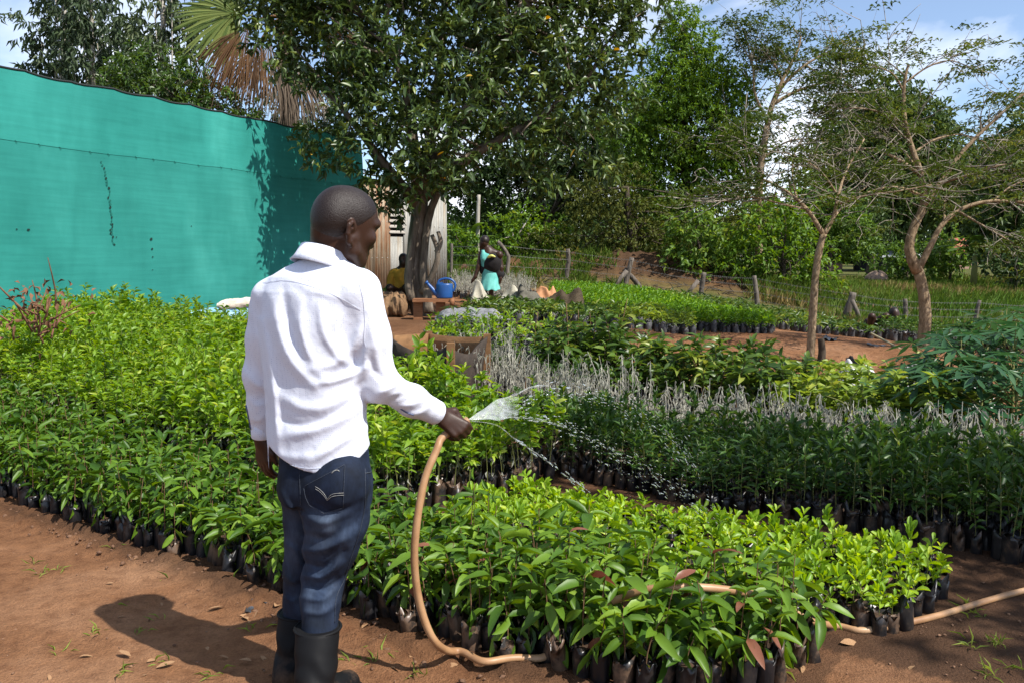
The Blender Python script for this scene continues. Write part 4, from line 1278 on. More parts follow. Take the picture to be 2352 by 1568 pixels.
# the leaves that show largest, one by one
LEAFM = [mesh_np('leaf', tp[0], [(tp[1], 0)], True, [M_TREE], np.full(len(tp[0]), tn)) for tp in T_MID for tn in (.1, .4, .7)] + [mesh_np('leaf', T_MID[0][0], [(T_MID[0][1], 0)], True, [M_TREE_Y], np.full(len(T_MID[0][0]), .5))]
nleaf = 0
for c, r in sorted(big_clumps, key=lambda k: k[0].y)[:20]:
    p, d = clump_pts(rng, np.array(tuple(c)), r * 1.04, 120, .92)
    front = p[:, 1] < c.y - r * .35
    p, d = p[front][:15], d[front][:15]
    M = rot_frames(d * .4 + rng.normal(size=d.shape) * .6, np.array([0, 0, 1.0])[None] + rng.normal(size=d.shape) * .5)
    for q in range(len(p)):
        lf = link('leaf', LEAFM[-1] if rng.random() < .02 else LEAFM[int(rng.integers(len(LEAFM) - 1))], bt)
        s = .12 + .06 * rng.random()
        X = Matrix(M[q].tolist()).to_4x4() @ Matrix.Diagonal((s * .40, s, s, 1)); X.translation = Vector(p[q].tolist()) - TB
        lf.matrix_local = X

# ---- thorn trees on the terrace
def thorn_tree(label, base_px, Y, trunk_px, limbs_px, r0, seed, leafy, nt=9, leaf_r=.30, sub=3, group=None):
    rng = np.random.default_rng(seed)
    q = [at(a, b, Y) for a, b in trunk_px]
    base = Vector((q[0].x, Y, gz(q[0].x, Y) - .03))
    o = empty('thorn_tree', base); tag(o, label, 'tree', group)
    off = np.array(tuple(base))
    g = Geo()
    P0 = limb(g, [Vector((q[0].x, Y, base.z - .1)) - base] + [k - base for k in q], r0 * 1.15, r0 * .80, 20, 12, .05, seed)
    tips = []
    for (pp, a, b) in limbs_px:
        dy = rng.normal() * .0
        p = [at(px, py, Y + (e[0] if e else 0)) for px, py, *e in pp]
        L_ = limb(g, [k - base for k in p], a * .82, b * .85, 16, 8, .04, seed + 1)
        # side twigs
        for k in range(nt):
            i = int(rng.integers(4, 16)); s = L_[i]
            tan = L_[min(i + 1, 15)] - L_[i - 1]; tan /= np.linalg.norm(tan)
            d = tan * .8 + rng.normal(size=3) * np.array([.7, .7, .35]); d /= np.linalg.norm(d)
            ln = (.45 + .6 * rng.random()) * leaf_r * 3
            m = s + d * ln * .5 + rng.normal(size=3) * .05; e = s + d * ln + np.array([0, 0, .05]) + rng.normal(size=3) * .06
            rr = max(.006, b * .75)
            tw = limb(g, [s, m, e], rr, .004, 6, 4, 0, 0, 1)
            for _ in range(sub):
                j = int(rng.integers(2, 6)); d2 = d + rng.normal(size=3) * np.array([.9, .9, .45]); d2 /= np.linalg.norm(d2)
                e2 = tw[j] + d2 * ln * (.35 + .4 * rng.random())
                limb(g, [tw[j], tw[j] * .66 + e2 * .34 + rng.normal(size=3) * .03, tw[j] * .33 + e2 * .67 + rng.normal(size=3) * .03, e2], .0055, .003, 6, 3, 0, 0, 1)
                tips.append(e2); tips.append((tw[j] + e2) / 2)
            tips.append(e)
        tips.append(L_[-1])
    g.obj('trunk', [M_BARK_T, M_TWIG], o)
    tips = np.array(tips)
    tips = tips[rng.random(len(tips)) < leafy]
    G = Geo()
    n = 38
    axd = rng.normal(size=(len(tips), 3)) * np.array([1, 1, .12]); axd /= np.linalg.norm(axd, axis=1, keepdims=True)
    al = rng.uniform(-1, 1, len(tips) * n)
    c = np.repeat(tips, n, 0) + np.repeat(axd, n, 0) * al[:, None] * leaf_r * .75 + rng.normal(size=(len(tips) * n, 3)) * np.array([.09, .09, .022]) * leaf_r / .3
    d = np.repeat(axd, n, 0) * .6 + rng.normal(size=c.shape) * np.array([.7, .7, .12])
    leafset(G, rng, T_LO, c, d, .24 * leaf_r * (.7 + .6 * rng.random(len(c))), .085 * leaf_r, 0, np.clip(np.repeat(rng.random(len(tips)) * .75, n) + rng.random(len(c)) * .3, 0, 1), roll=.3)
    cr = G.obj('crown', [M_THORN], o); cr['kind'] = 'stuff'
    return o
thorn_tree('slender forked thorn tree with bare twigs on the bare terrace edge', (1860, 835), 11.0, [(1860, 838), (1866, 740), (1872, 650), (1880, 585), (1892, 538)],
           [([(1892, 540), (1860, 490), (1830, 458), (1790, 430), (1720, 398)], .045, .012), ([(1892, 540), (1915, 498), (1925, 450), (1945, 390, .2), (1985, 320, .4)], .045, .012), ([(1850, 480), (1800, 470, -.3), (1740, 455, -.5), (1690, 452, -.7)], .020, .008),
            ([(1922, 470), (1990, 450, -.2), (2060, 440, -.4), (2140, 425, -.5)], .022, .007), ([(1830, 458), (1820, 400, .3), (1830, 340, .5), (1870, 290, .6)], .020, .008), ([(1925, 450), (1890, 400, -.3), (1850, 370, -.6), (1800, 350, -.7)], .018, .007), ([(1905, 515, .1), (1940, 470, .6), (1990, 430, 1.0)], .02, .008)], .052, 61, .22, nt=8, sub=4)
thorn_tree('taller thorn tree with a knobbly tan trunk and wide flat branches', (2115, 812), 12.0, [(2117, 815), (2125, 740), (2122, 680), (2108, 618)],
           [([(2108, 625), (2088, 575), (2098, 525), (2122, 470), (2118, 410), (2098, 350), (2078, 280), (2076, 200), (2086, 150)], .10, .020), ([(2108, 622), (2140, 560), (2165, 515), (2210, 480), (2280, 462), (2400, 468)], .065, .018),
            ([(2122, 470), (2160, 420), (2210, 350), (2280, 280), (2380, 190)], .06, .016), ([(2112, 400), (2060, 365), (2010, 345), (1950, 345), (1900, 365)], .035, .010), ([(2085, 300), (2040, 265), (1980, 250), (1910, 250)], .028, .009),
            ([(2076, 210), (2050, 170), (2000, 150), (1970, 148)], .018, .007), ([(2080, 190), (2130, 155), (2180, 140), (2230, 155)], .018, .007), ([(2165, 420), (2230, 400, -.3), (2300, 380, -.5), (2380, 370, -.6)], .026, .009),
            ([(2120, 450), (2060, 430, -.4), (2000, 440, -.7), (1940, 470, -.9)], .022, .008), ([(2200, 485), (2260, 520, -.3), (2330, 560, -.5)], .022, .008), ([(2100, 350), (2150, 320, .4), (2210, 310, .7), (2270, 330, .9)], .02, .008),
            ([(2170, 510), (2170, 460, .4), (2190, 420, .7)], .022, .01), ([(2280, 462, 0), (2320, 430, .2), (2370, 410, .3)], .018, .008), ([(2108, 390), (2060, 330, .5), (2020, 310, .8)], .02, .008)], .088, 62, .27, nt=8, sub=4)
thorn_tree('leaning thorn tree standing behind the fence against the sky', (1740, 400), 29.0, [(1745, 640), (1742, 500), (1748, 380), (1762, 290)],
           [([(1762, 292), (1775, 240), (1800, 195), (1850, 150), (1920, 110)], .13, .03), ([(1770, 250), (1790, 200), (1830, 120), (1840, 85)], .10, .03), ([(1775, 240), (1830, 210), (1890, 190), (1960, 160)], .09, .03), ([(1765, 280), (1735, 220), (1730, 160), (1720, 130)], .07, .03),
            ([(1800, 195), (1780, 150), (1760, 120)], .06, .02), ([(1850, 150), (1880, 170), (1940, 210)], .05, .02), ([(1748, 370), (1800, 330), (1850, 320), (1900, 330)], .05, .02), ([(1748, 360), (1700, 330), (1670, 320)], .05, .02)], .13, 63, .40, nt=12, leaf_r=.62)

# ---- vine-hung trees behind the fence
def btree(name, label, px_base, Y, top_px, clumps_px, leaf_mat_, L, W, per, seed, mat_bark=M_BARK_D, r0=.2, n_leaf=6, droop=0.0, hollow=.3, flat=.9, limbs=(), group=None, elev=.9, cat='tree'):
    b = at(px_base[0], px_base[1], Y); base = Vector((b.x, Y, gz(b.x, Y) - .05))
    cl = [(at(c[0], c[1], c[3] if len(c) > 3 else Y), c[2]) for c in clumps_px]
    tp = at(top_px[0], top_px[1], Y)
    tk = ([base - Vector((0, 0, .1)), base.lerp(tp, .35) + Vector((.1, 0, 0)), base.lerp(tp, .7), tp], r0, r0 * .35)
    return tree(name, label, base, tk, limbs, cl, None, L, W, leaf_mat_, mat_bark, per=per, n_leaf=n_leaf, seed=seed, droop=droop, hollow=hollow, flat=flat, group=group, elev=elev, cat=cat)
btree('vine_covered_tree', 'tall tree smothered in hanging vines, its top reaching the sky', (1570, 640), 30, (1570, 60),
      [(1555, 15, .55), (1570, 60, .8), (1590, 110, 1.0), (1545, 140, 1.1), (1625, 165, 1.0), (1560, 210, 1.6), (1655, 205, 1.2), (1500, 250, 1.4), (1600, 290, 1.9), (1690, 250, 1.0), (1450, 300, 1.3), (1720, 330, 1.0), (1520, 330, 1.5), (1640, 370, 1.5), (1560, 420, 1.6), (1480, 420, 1.2), (1690, 350, .8), (1600, 480, 1.4), (1700, 440, .9), (1500, 500, 1.2)], M_VINE, .125, .06, 330, 71, droop=.35)
btree('creeper_thicket', 'brownish thicket of creepers filling the gap under the tall tree', (1450, 650), 28.5, (1440, 430),
      [(1420, 430, 1.2), (1390, 500, 1.1), (1460, 520, 1.2), (1350, 450, 1.0), (1330, 540, .9), (1420, 590, 1.0), (1520, 560, 1.2), (1480, 620, .8), (1300, 590, .8), (1370, 610, .8), (1560, 600, 1.0), (1620, 570, 1.1), (1680, 530, 1.0), (1720, 480, .9), (1250, 560, .7)], M_VINE_B, .12, .05, 190, 72, droop=.6, cat='thicket')
btree('leafy_shrub', 'bright leafy shrub spilling over the earth bank behind the fence', (1600, 660), 26.5, (1600, 520),
      [(1580, 510, .7), (1620, 540, .75), (1570, 570, .6), (1630, 590, .6), (1600, 620, .6), (1650, 560, .5), (1560, 600, .5), (1660, 620, .45)], M_BUSH, .20, .10, 120, 73, r0=.08, cat='shrub')
btree('leafy_shrub', 'olive shrub at the right end of the earth bank', (1790, 670), 26, (1800, 570),
      [(1740, 570, .9), (1800, 540, .9), (1850, 580, .8), (1770, 630, .7), (1830, 640, .7), (1700, 600, .7), (1880, 620, .6), (1760, 500, .7), (1820, 480, .6), (1900, 660, .5)], M_VINE, .18, .08, 100, 74, r0=.08, cat='shrub')
btree('dark_tree', 'dark broad tree behind the woman with a bare leaning stem', (1220, 620), 34, (1250, 380),
      [(1130, 360, 1.5), (1200, 330, 1.6), (1270, 370, 1.6), (1330, 340, 1.6), (1390, 390, 1.4), (1180, 430, 1.3), (1250, 450, 1.2), (1330, 450, 1.3), (1080, 400, 1.2), (1060, 460, .9), (1400, 300, 1.4), (1440, 360, 1.4), (1130, 480, .9)], M_FARTREE, .22, .10, 130, 75,
      limbs=[([at(1215, 625, 33), at(1235, 560, 33), at(1262, 500, 33)], .14, .10)])
btree('roadside_bush', 'bright green rounded bush behind the wooden pole', (1150, 600), 37, (1150, 520),
      [(1120, 505, 1.0), (1165, 500, 1.0), (1100, 540, 1.0), (1140, 550, .9), (1190, 540, .9), (1070, 560, .8)], M_BUSH, .24, .12, 75, 76, r0=.1, cat='bush')
btree('roadside_bush', 'olive bush beside the shed corner', (1060, 610), 31, (1060, 560),
      [(1050, 560, .7), (1080, 580, .6), (1040, 590, .55), (1110, 590, .6)], M_VINE, .2, .09, 85, 77, r0=.08, cat='bush')
btree('pruned_tree', 'small pale-stemmed tree with bushy round top just beyond the fence', (1185, 640), 29, (1190, 540),
      [(1170, 540, .8), (1215, 520, .8), (1240, 555, .7), (1190, 570, .6), (1270, 530, .6), (1265, 575, .5)], M_VINE, .17, .09, 110, 78, mat_bark=M_BARK_P, r0=.07)
btree('dark_bush', 'dark bush under the vine-hung tree along the fence', (1340, 650), 27.5, (1340, 600),
      [(1300, 610, .5), (1350, 605, .55), (1400, 620, .5), (1260, 620, .4), (1490, 640, .4)], M_VINE_B, .15, .07, 110, 79, r0=.06, cat='bush')
# ---- far trees on the right
btree('round_dark_tree', 'huge round dark tree rising behind the taller thorn tree', (2040, 600), 64, (2040, 300),
      [(2040, 250, 2.6), (1990, 300, 2.8), (2090, 290, 2.8), (2040, 340, 3.4), (1960, 370, 2.8), (2120, 360, 3.2), (2010, 420, 3.4), (2090, 430, 3.4), (1960, 460, 2.8), (2150, 430, 3.0), (2040, 500, 3.0), (1990, 530, 2.4)], M_FARTREE, .45, .20, 46, 81, r0=.6)
btree('far_dark_tree', 'dark spreading tree behind the red-roofed house', (2200, 600), 75, (2200, 430),
      [(2180, 400, 3.0), (2240, 420, 3.2), (2290, 400, 3.2), (2330, 440, 3.2), (2230, 480, 3.0), (2300, 490, 3.0), (2180, 470, 2.6), (2360, 370, 3.0)], M_FARTREE, .5, .22, 32, 82, r0=.5)
btree('far_dark_tree', 'dark tree at the edge of the field with thin trunks', (2330, 640), 40, (2320, 420),
      [(2300, 420, 1.6), (2350, 380, 1.8), (2340, 470, 1.7), (2290, 500, 1.4), (2360, 540, 1.6), (2310, 560, 1.3), (2270, 540, 1.0), (2380, 300, 1.6)], M_FARTREE, .30, .13, 75, 83, r0=.25)
btree('far_green_tree', 'mid green tree between the thorn trees across the field', (1900, 610), 52, (1900, 470),
      [(1880, 470, 1.6), (1930, 500, 1.7), (1850, 520, 1.6), (1960, 550, 1.4), (1900, 560, 1.4), (1830, 560, 1.2), (1850, 440, 1.3), (1790, 500, 1.3)], M_BUSH, .30, .14, 70, 84, r0=.25)
btree('hanging_creeper', 'tall dark creeper-covered stump beside the grey-roofed house', (2000, 600), 55, (2000, 470),
      [(1990, 480, 1.2), (2010, 520, 1.2), (1985, 545, 1.0), (2015, 570, .9)], M_FARTREE, .3, .12, 45, 85, r0=.3, droop=.8)
btree('field_bush', 'low green bush in front of the grey-roofed house', (2080, 620), 46, (2080, 600),
      [(2050, 600, 1.0), (2090, 605, 1.0), (2120, 600, .9), (2020, 620, .8), (2070, 625, .7)], M_BUSH, .26, .12, 55, 86, r0=.08, cat='bush')
btree('field_bush', 'light green bush beside the banana plants', (2180, 610), 44, (2180, 580),
      [(2160, 585, .9), (2200, 570, 1.0), (2190, 610, .8), (2150, 615, .7), (2130, 590, .7)], M_BUSH, .28, .14, 50, 87, r0=.08, cat='bush')
btree('field_bush', 'dark bush at the far right edge of the field', (2330, 640), 36, (2330, 600),
      [(2320, 590, .9), (2355, 600, .9), (2290, 600, .8), (2345, 630, .6)], M_FARTREE, .24, .12, 60, 88, r0=.08, cat='bush')
rngh = np.random.default_rng(5)
for i in range(26):                                              # wooded skyline
    Y = 85 + 25 * rngh.random(); px = -120 + 2600 * (i + .5 * rngh.random()) / 25
    topy = 545 - 60 * rngh.random()
    cl = [(px + rngh.normal() * 60, topy + 25 + rngh.random() * 55, 2.6 + 1.6 * rngh.random()) for _ in range(5)]
    btree('skyline_tree', 'distant tree in the wooded skyline beyond the field', (px, 600), Y, (px, topy + 30), cl, M_FARTREE, .8, .38, 6, 900 + i, r0=.3, group='trees of the distant skyline')

# ---- behind the net wall
def euc(label, pxb, Y, top, cl, seed):
    return btree('eucalyptus_tree', label, pxb, Y, top, cl, M_EUC, .34, .085, 27, seed, mat_bark=M_BARK_P, r0=.16, droop=.75, hollow=.1, flat=1.15, n_leaf=7, elev=.6)
euc('eucalyptus with open drooping crown farthest left behind the wall', (120, 500), 34, (150, 0), [(100, 60, 1.2), (140, 20, 1.3), (95, 110, .9), (180, 90, .8), (150, 150, 1.1), (110, 170, .8), (80, 160, .6), (200, 180, .8), (140, -40, 1.2), (120, -90, 1.2)], 91)
euc('taller dark eucalyptus, second from the left behind the wall', (215, 500), 32, (210, -40), [(205, 20, 1.2), (220, 80, 1.2), (195, 130, 1.1), (230, 150, 1.0), (210, 190, 1.2), (200, -40, 1.2), (170, 50, .7), (240, 30, .6)], 92)
euc('thin eucalyptus with a small rounded top among the clouds', (290, 500), 36, (285, 80), [(285, 80, .9), (275, 130, .9), (300, 120, .7), (265, 170, 1.0), (310, 160, .7)], 93)
euc('eucalyptus beside the palm with yellow-green drooping sprays', (380, 500), 30, (375, -20), [(365, 20, 1.1), (390, 80, 1.2), (350, 130, 1.0), (410, 150, 1.0), (380, 200, 1.1), (430, 60, .8), (340, 60, .7), (400, -40, 1.2), (340, 190, .8), (440, 200, .9)], 94)
euc('eucalyptus seen through the gap right of the palm', (750, 560), 38, (745, 240), [(740, 250, .9), (755, 290, .9), (730, 300, .8), (790, 290, .8), (650, 250, .9), (620, 250, .8), (810, 260, .7)], 95)
btree('leafy_shrub', 'large glossy shrub rising just above the net wall left of the palm', (420, 600), 17.5, (400, 220),
      [(300, 165, .55), (350, 180, .65), (410, 190, .70), (300, 210, .6), (360, 235, .6), (440, 225, .6), (480, 240, .5), (270, 240, .5), (520, 250, .5), (560, 265, .45), (320, 150, .35), (460, 170, .35), (600, 280, .4), (420, 270, .5), (500, 285, .45)], M_AVO, .13, .045, 130, 96, r0=.08, n_leaf=8, cat='shrub')

# ---- fan palm
M_FROND = leaf_mat('palm_frond', (0.10, 0.15, 0.035), (0.22, 0.26, 0.07), None, 0.3, 0.5, 0.3)
M_FROND_D = leaf_mat('dead_palm_frond', (0.075, 0.040, 0.020), (0.165, 0.088, 0.042), None, 0.2, 0.75, 0.15)
M_FROND_G = leaf_mat('grey_dead_frond', (0.14, 0.105, 0.078), (0.27, 0.21, 0.155), None, 0.15, 0.85, 0.1)
PY_ = 18.0
pb = at(672, 600, PY_); pbase = Vector((pb.x, PY_, gz(pb.x, PY_) - .05))
palm = empty('fan_palm', pbase); tag(palm, 'fan palm with a skirt of dead brown fronds behind the net wall', 'palm')
ptop = at(655, 40, PY_)
g = Geo(); limb(g, [Vector((0, 0, -.1)), (ptop - pbase) * .5, ptop - pbase], .20, .17, 18, 14, .05, 3); g.obj('trunk', M_BARK_D, palm)
def frond(tip_px, hub_px, dY, mat, fan=1.0, spread=150, segs=30, hang=0.0, seed=0, droopy=0.25):
    r = np.random.default_rng(seed)
    hub0 = ptop - pbase
    hub = at(hub_px[0], hub_px[1], PY_ + dY) - pbase
    tip = at(tip_px[0], tip_px[1], PY_ + dY * 1.5) - pbase
    g = Geo()
    g.tube(spline([hub0, (hub0 + hub) / 2 + Vector((0, 0, .10)), hub], 8), np.linspace(.03, .018, 8), 6, 1)
    ax = np.array((tip - hub).normalized()); Lf = (tip - hub).length * fan * (.85 if mat != M_FROND else 1)
    side = np.cross(ax, np.array([0.15, 1.0, 0.1])); side /= np.linalg.norm(side)
    nrm = np.cross(side, ax)
    for k in range(segs):
        a = R(spread) * (k / (segs - 1) - .5) + r.normal() * .02
        d = ax * math.cos(a) + side * math.sin(a)
        L = Lf * (0.80 + 0.25 * math.cos(a)) * r.uniform(.9, 1.05)
        w = Lf * R(spread) / segs * .62
        s2 = -ax * math.sin(a) + side * math.cos(a)
        dr = droopy * L
        P = []
        for t, ww in ((0, .10), (.35, .75), (.62, 1.0), (.85, .5), (1.0, .04)):
            c = np.array(hub) + d * L * t + np.array([0, 0, -1.0]) * dr * t ** 2.2 * r.uniform(.8, 1.2) + nrm * .02 * math.sin(k)
            f = .25 * w * ww
            P += [c - s2 * w * ww * .5 + nrm * f * (1 if k % 2 else -1), c, c + s2 * w * ww * .5 + nrm * f * (1 if k % 2 else -1)]
        Fq = [(3 * i + j, 3 * i + j + 1, 3 * i + 4 + j, 3 * i + 3 + j) for i in range(4) for j in (0, 1)]
        g.add(P, Fq, 0, r.random() * .8)
    g.obj('frond', [mat, M_FROND_D if mat != M_FROND else M_FROND], palm)
frond((395, 10), (560, 15), .3, M_FROND, seed=1, droopy=.15); frond((420, 80), (540, 30), -.3, M_FROND, seed=2, droopy=.2); frond((480, -60), (580, -10), 0, M_FROND, seed=3, droopy=.1)
frond((560, -120), (600, -20), .4, M_FROND, seed=4, droopy=.1); frond((720, -120), (690, -20), .2, M_FROND, seed=5); frond((840, 10), (760, 20), 0, M_FROND, seed=6); frond((870, 110), (800, 80), -.2, M_FROND, seed=61, spread=120)
frond((450, 170), (550, 70), -.4, M_FROND_D, seed=7, droopy=.5, spread=60); frond((500, 190), (570, 60), -.5, M_FROND_D, seed=8, droopy=.45, spread=55)
frond((560, 220), (600, 90), -.5, M_FROND_D, seed=9, spread=60, droopy=.3); frond((530, 250), (590, 110), -.3, M_FROND_G, seed=10, spread=80, droopy=.25); frond((590, 260), (620, 100), -.4, M_FROND_G, seed=11, spread=70, droopy=.1)
frond((650, 290), (650, 110), -.45, M_FROND_G, seed=12, spread=60, droopy=.1); frond((690, 310), (670, 130), -.45, M_FROND_G, seed=13, spread=55, droopy=.1); frond((740, 300), (690, 140), -.4, M_FROND_G, seed=14, spread=60, droopy=.1)
frond((810, 150), (760, 60), -.3, M_FROND_D, seed=15, spread=100, droopy=.4); frond((830, 210), (770, 110), -.2, M_FROND_D, seed=16, spread=80, droopy=.3); frond((880, 190), (800, 100), 0, M_FROND_D, seed=17, spread=90, droopy=.3)

# ---- banana plants and papaya
def banana(px, py, Y, h, label, seed, n=7):
    r = np.random.default_rng(seed)
    p = at(px, py, Y); base = Vector((p.x, Y, gz(p.x, Y)))
    o = empty('banana_plant', base); tag(o, label, 'banana plant')
    Geo().tube([(0, 0, -.05), (0.03, 0, h * .3), (0, 0, h * .55)], [.16, .13, .09], 9).obj('stem', M_STEM, o)
    for k in range(n):
        a = k * 2.4 + r.random(); el = r.uniform(.25, 1.2)
        d = np.array([math.cos(a) * math.cos(el), math.sin(a) * math.cos(el), math.sin(el)]); s = np.cross(d, [0, 0, 1.0]); s /= np.linalg.norm(s)
        L = h * r.uniform(.6, .85)
        P = []
        for t, w in ((0, .08), (.25, .8), (.5, 1), (.75, .85), (.93, .5), (1, .05)):
            c = np.array([0, 0, h * .52]) + d * L * t + np.array([0, 0, -1]) * L * .55 * t ** 2
            P += [c - s * w * L * .14 + np.array([0, 0, -.03]), c, c + s * w * L * .14 + np.array([0, 0, -.03])]
        Geo().add(P, [(3 * i + j, 3 * i + j + 1, 3 * i + 4 + j, 3 * i + 3 + j) for i in range(5) for j in (0, 1)], 0, r.random()).obj('leaf', M_BUSH, o)
banana(2235, 655, 40, 3.0, 'banana plant with arching leaves at the far edge of the field', 1, 9)
banana(2165, 640, 46, 3.0, 'banana plant partly behind the thorn tree branches', 2)
banana(1078, 610, 33, 2.6, 'young banana plant beside the bare wooden pole', 3)
M_PP = [M_PAPAYA]
def lobed_leaf(r, L):
    """Deeply lobed palmate leaf: outline of seven lobes round the stalk end."""
    V, F_ = [(0, 0, 0)], []
    lob = [(-2.35, .55), (-1.6, .8), (-.8, .95), (0, 1.0), (.8, .95), (1.6, .8), (2.35, .55)]
    for a, s in lob:
        i = len(V)
        for da, f in ((-.24, .36), (-.17, .62), (0, 1.0), (.17, .62), (.24, .36)):
            V.append((math.sin(a + da) * s * f * L, math.cos(a + da) * s * f * L, -.22 * L * (s * f) ** 2 + .03 * L * (da == 0)))
        V.append((math.sin(a) * s * .5 * L, math.cos(a) * s * .5 * L, -.05 * L - .03 * L))
        c = i + 5
        F_ += [(0, i, c), (i, i + 1, c), (i + 1, i + 2, c), (i + 2, i + 3, c), (i + 3, i + 4, c), (i + 4, 0, c)]
    return np.array(V), np.array(F_)
PLEAF = [mesh_np('leaf', *(lambda q: (q[0], [(q[1], 0)]))(lobed_leaf(None, 1.0)), True, M_PP, None) for _ in range(1)]
for me_ in PLEAF:
    a_ = me_.attributes.new('tint', 'FLOAT', 'POINT'); a_.data.foreach_set('value', np.full(len(me_.vertices), .4, dtype=np.float32))
def papaya(x, y, h, n, label, seed, L=.25, group='papaya plants at the right edge'):
    r = np.random.default_rng(seed)
    z = gz(x, y)
    o = empty('papaya_plant', (x, y, z)); tag(o, label, 'papaya plant', group)
    Geo().tube([(0, 0, -.02), (.01, 0, h * .5), (0, .01, h)], [.014, .012, .008], 7).obj('stem', M_STEM, o)
    for k in range(n):
        a = k * 2.4 + r.random() * .5; t = (k + .5) / n
        el = R(-5 + 65 * t + r.normal() * 8)
        d = Vector((math.cos(a) * math.cos(el), math.sin(a) * math.cos(el), math.sin(el)))
        ln = .12 + .20 * (1 - abs(t - .4)) * r.uniform(.6, 1.2)
        s = Vector((0, 0, h * (.22 + .78 * t))); e = s + d * ln
        st = Geo().tube([s, (s + e) / 2 + Vector((0, 0, .01)), e], [.005, .004, .003], 5).obj('leaf_stalk', M_STEM, o)
        lf = link('leaf', PLEAF[0], st)
        M = rot_frames(np.array([[d.x, d.y, d.z * .3 - .35]]), np.array([[0, 0, 1.0]]) + r.normal(size=(1, 3)) * .25)[0]
        sc_ = L * r.uniform(.75, 1.2)
        X = Matrix(M.tolist()).to_4x4() @ Matrix.Diagonal((sc_, sc_, sc_, 1)); X.translation = e
        lf.matrix_local = X
PAP = [(2090, 950, 7.6, .50), (2120, 960, 7.0, .52), (2170, 970, 6.8, .60), (2250, 985, 6.6, .62), (2330, 990, 6.5, .66), (2140, 950, 7.4, .72), (2200, 960, 7.1, .80), (2260, 965, 7.3, .85), (2320, 970, 6.9, .85), (2370, 960, 7.2, .95), (2230, 930, 7.9, .85), (2300, 930, 7.8, .95), (2180, 930, 8.0, .75), (2350, 930, 8.0, 1.0)]
for i, (px, py, Y, h) in enumerate(PAP):
    x = at(px, py, Y).x
    papaya(x, Y, h, 17, 'papaya plant with deeply lobed leaves in the clump at the right edge', 40 + i)
x = at(1048, 760, 10.6).x
papaya(x, 10.6, .30, 7, 'single small papaya plant beside the grey net bundle', 60, .16, None)
x = at(1440, 930, 7.3).x
papaya(at(1955, 905, 7.0).x, 7.0, .42, 6, 'small papaya plant between the bleached and pale broad-leaved beds', 61, .12, None)

# ---- field grass
rng = np.random.default_rng(77)
def grass(n, xr, yr, h, mat, name, label, cond=None, tall=None, wid=.018):
    x = rng.uniform(*xr, n); y = yr[0] + (yr[1] - yr[0]) * rng.random(n) ** 1.4
    ok = (np.abs(x) < .62 * y + 1) & (vnoise(x * .35, y * .35) > -.55)
    if cond is not None: ok &= cond(x, y)
    x, y = x[ok], y[ok]
    z = ground_z(x, y)
    G = Geo()
    k = 5
    pos = np.repeat(np.stack([x, y, z], -1), k, 0) + rng.normal(size=(len(x) * k, 3)) * np.array([.10, .10, 0])
    d = rng.normal(size=pos.shape) * np.array([.38, .38, 0]) + np.array([0, 0, 1.0])
    hh = h * (.55 + .8 * rng.random(len(pos))) * np.repeat(1 + .5 * vnoise(x * .25 + 9, y * .25), k)
    tn = np.clip(np.repeat(.45 + .45 * vnoise(x * .3 + 4, y * .3 + 2), k) + rng.normal(size=len(pos)) * .12, 0, 1)
    leafset(G, rng, [leaf_tpl([0, .5, 1], [0, 1, 0], .1, .25)], pos, d, hh, wid * (1 + .02 * pos[:, 1]), 0, tn, up=(0, 1, 0), roll=.6)
    o = G.obj(name, [mat]); tag(o, label, kind='stuff')
M_GRASS = leaf_mat('field_grass', (0.050, 0.135, 0.016), (0.115, 0.170, 0.028), (0.25, 0.19, 0.075), 0.35, 0.7, 0.15)
fieldc = lambda x, y: (x > 7.2 + .0 * y) & ((y > 17.2) | (x > 10)) & (np.abs(y - 25.2 + .25 * (x - 12)) > .5)
grass(11000, (6, 34), (13, 48), .32, M_GRASS, 'field_grass', 'rough green and straw-coloured grass of the field beyond the fence', fieldc, wid=.022)
grass(6500, (-4, 9.5), (23.6, 34), .30, M_GRASS, 'verge_grass', 'rough grass on and behind the earth bank', lambda x, y: (vnoise(x * .8, y * .8) > -.12) & ((y > 24.6) | (vnoise(x * 2, y * 2) > .2)), wid=.02)
G = Geo(); r = np.random.default_rng(98)
for _ in range(420):
    x = r.uniform(-2, 9); y = 25.0 + 2.6 * r.random() - .12 * x * r.random(); z = gz(x, y)
    d = r.normal(size=3) * np.array([.35, .2, .12]); p0 = np.array([x, y, z + .02])
    G.tube([p0, p0 + d * .5 + np.array([0, 0, .06 * r.random()]), p0 + d], [.012, .010, .005], 4)
tag(G.obj('dead_brush', M_BARK_D), 'dead twigs and roots littering the earth bank', kind='stuff')
M_SPRIG = leaf_mat('path_weed', (0.10, 0.16, 0.025), (0.22, 0.28, 0.05), None, 0.35, 0.6, 0.2)
# ------------------------------------------------------------------ the man with the hose
skin_m, t_, b_ = new_mat('skin')
n_ = noise_node(t_, 60, 4, 0.6)
n2_ = noise_node(t_, 9, 3, 0.5)
c_ = mix_node(t_, n2_.outputs['Fac'], (0.030, 0.0125, 0.0068), (0.054, 0.0225, 0.012))
c_ = mix_node(t_, n_.outputs['Fac'], c_, (0.03, 0.0135, 0.008))
t_.links.new(c_, b_.inputs['Base Color'])
b_.inputs['Roughness'].default_value = 0.45
b_.inputs['Specular IOR Level'].default_value = 0.30
b_.inputs['Subsurface Weight'].default_value = 0.04
b_.inputs['Subsurface Radius'].default_value = (0.01, 0.004, 0.002)
bump(t_, b_, n_.outputs['Fac'], 0.25, 0.002)

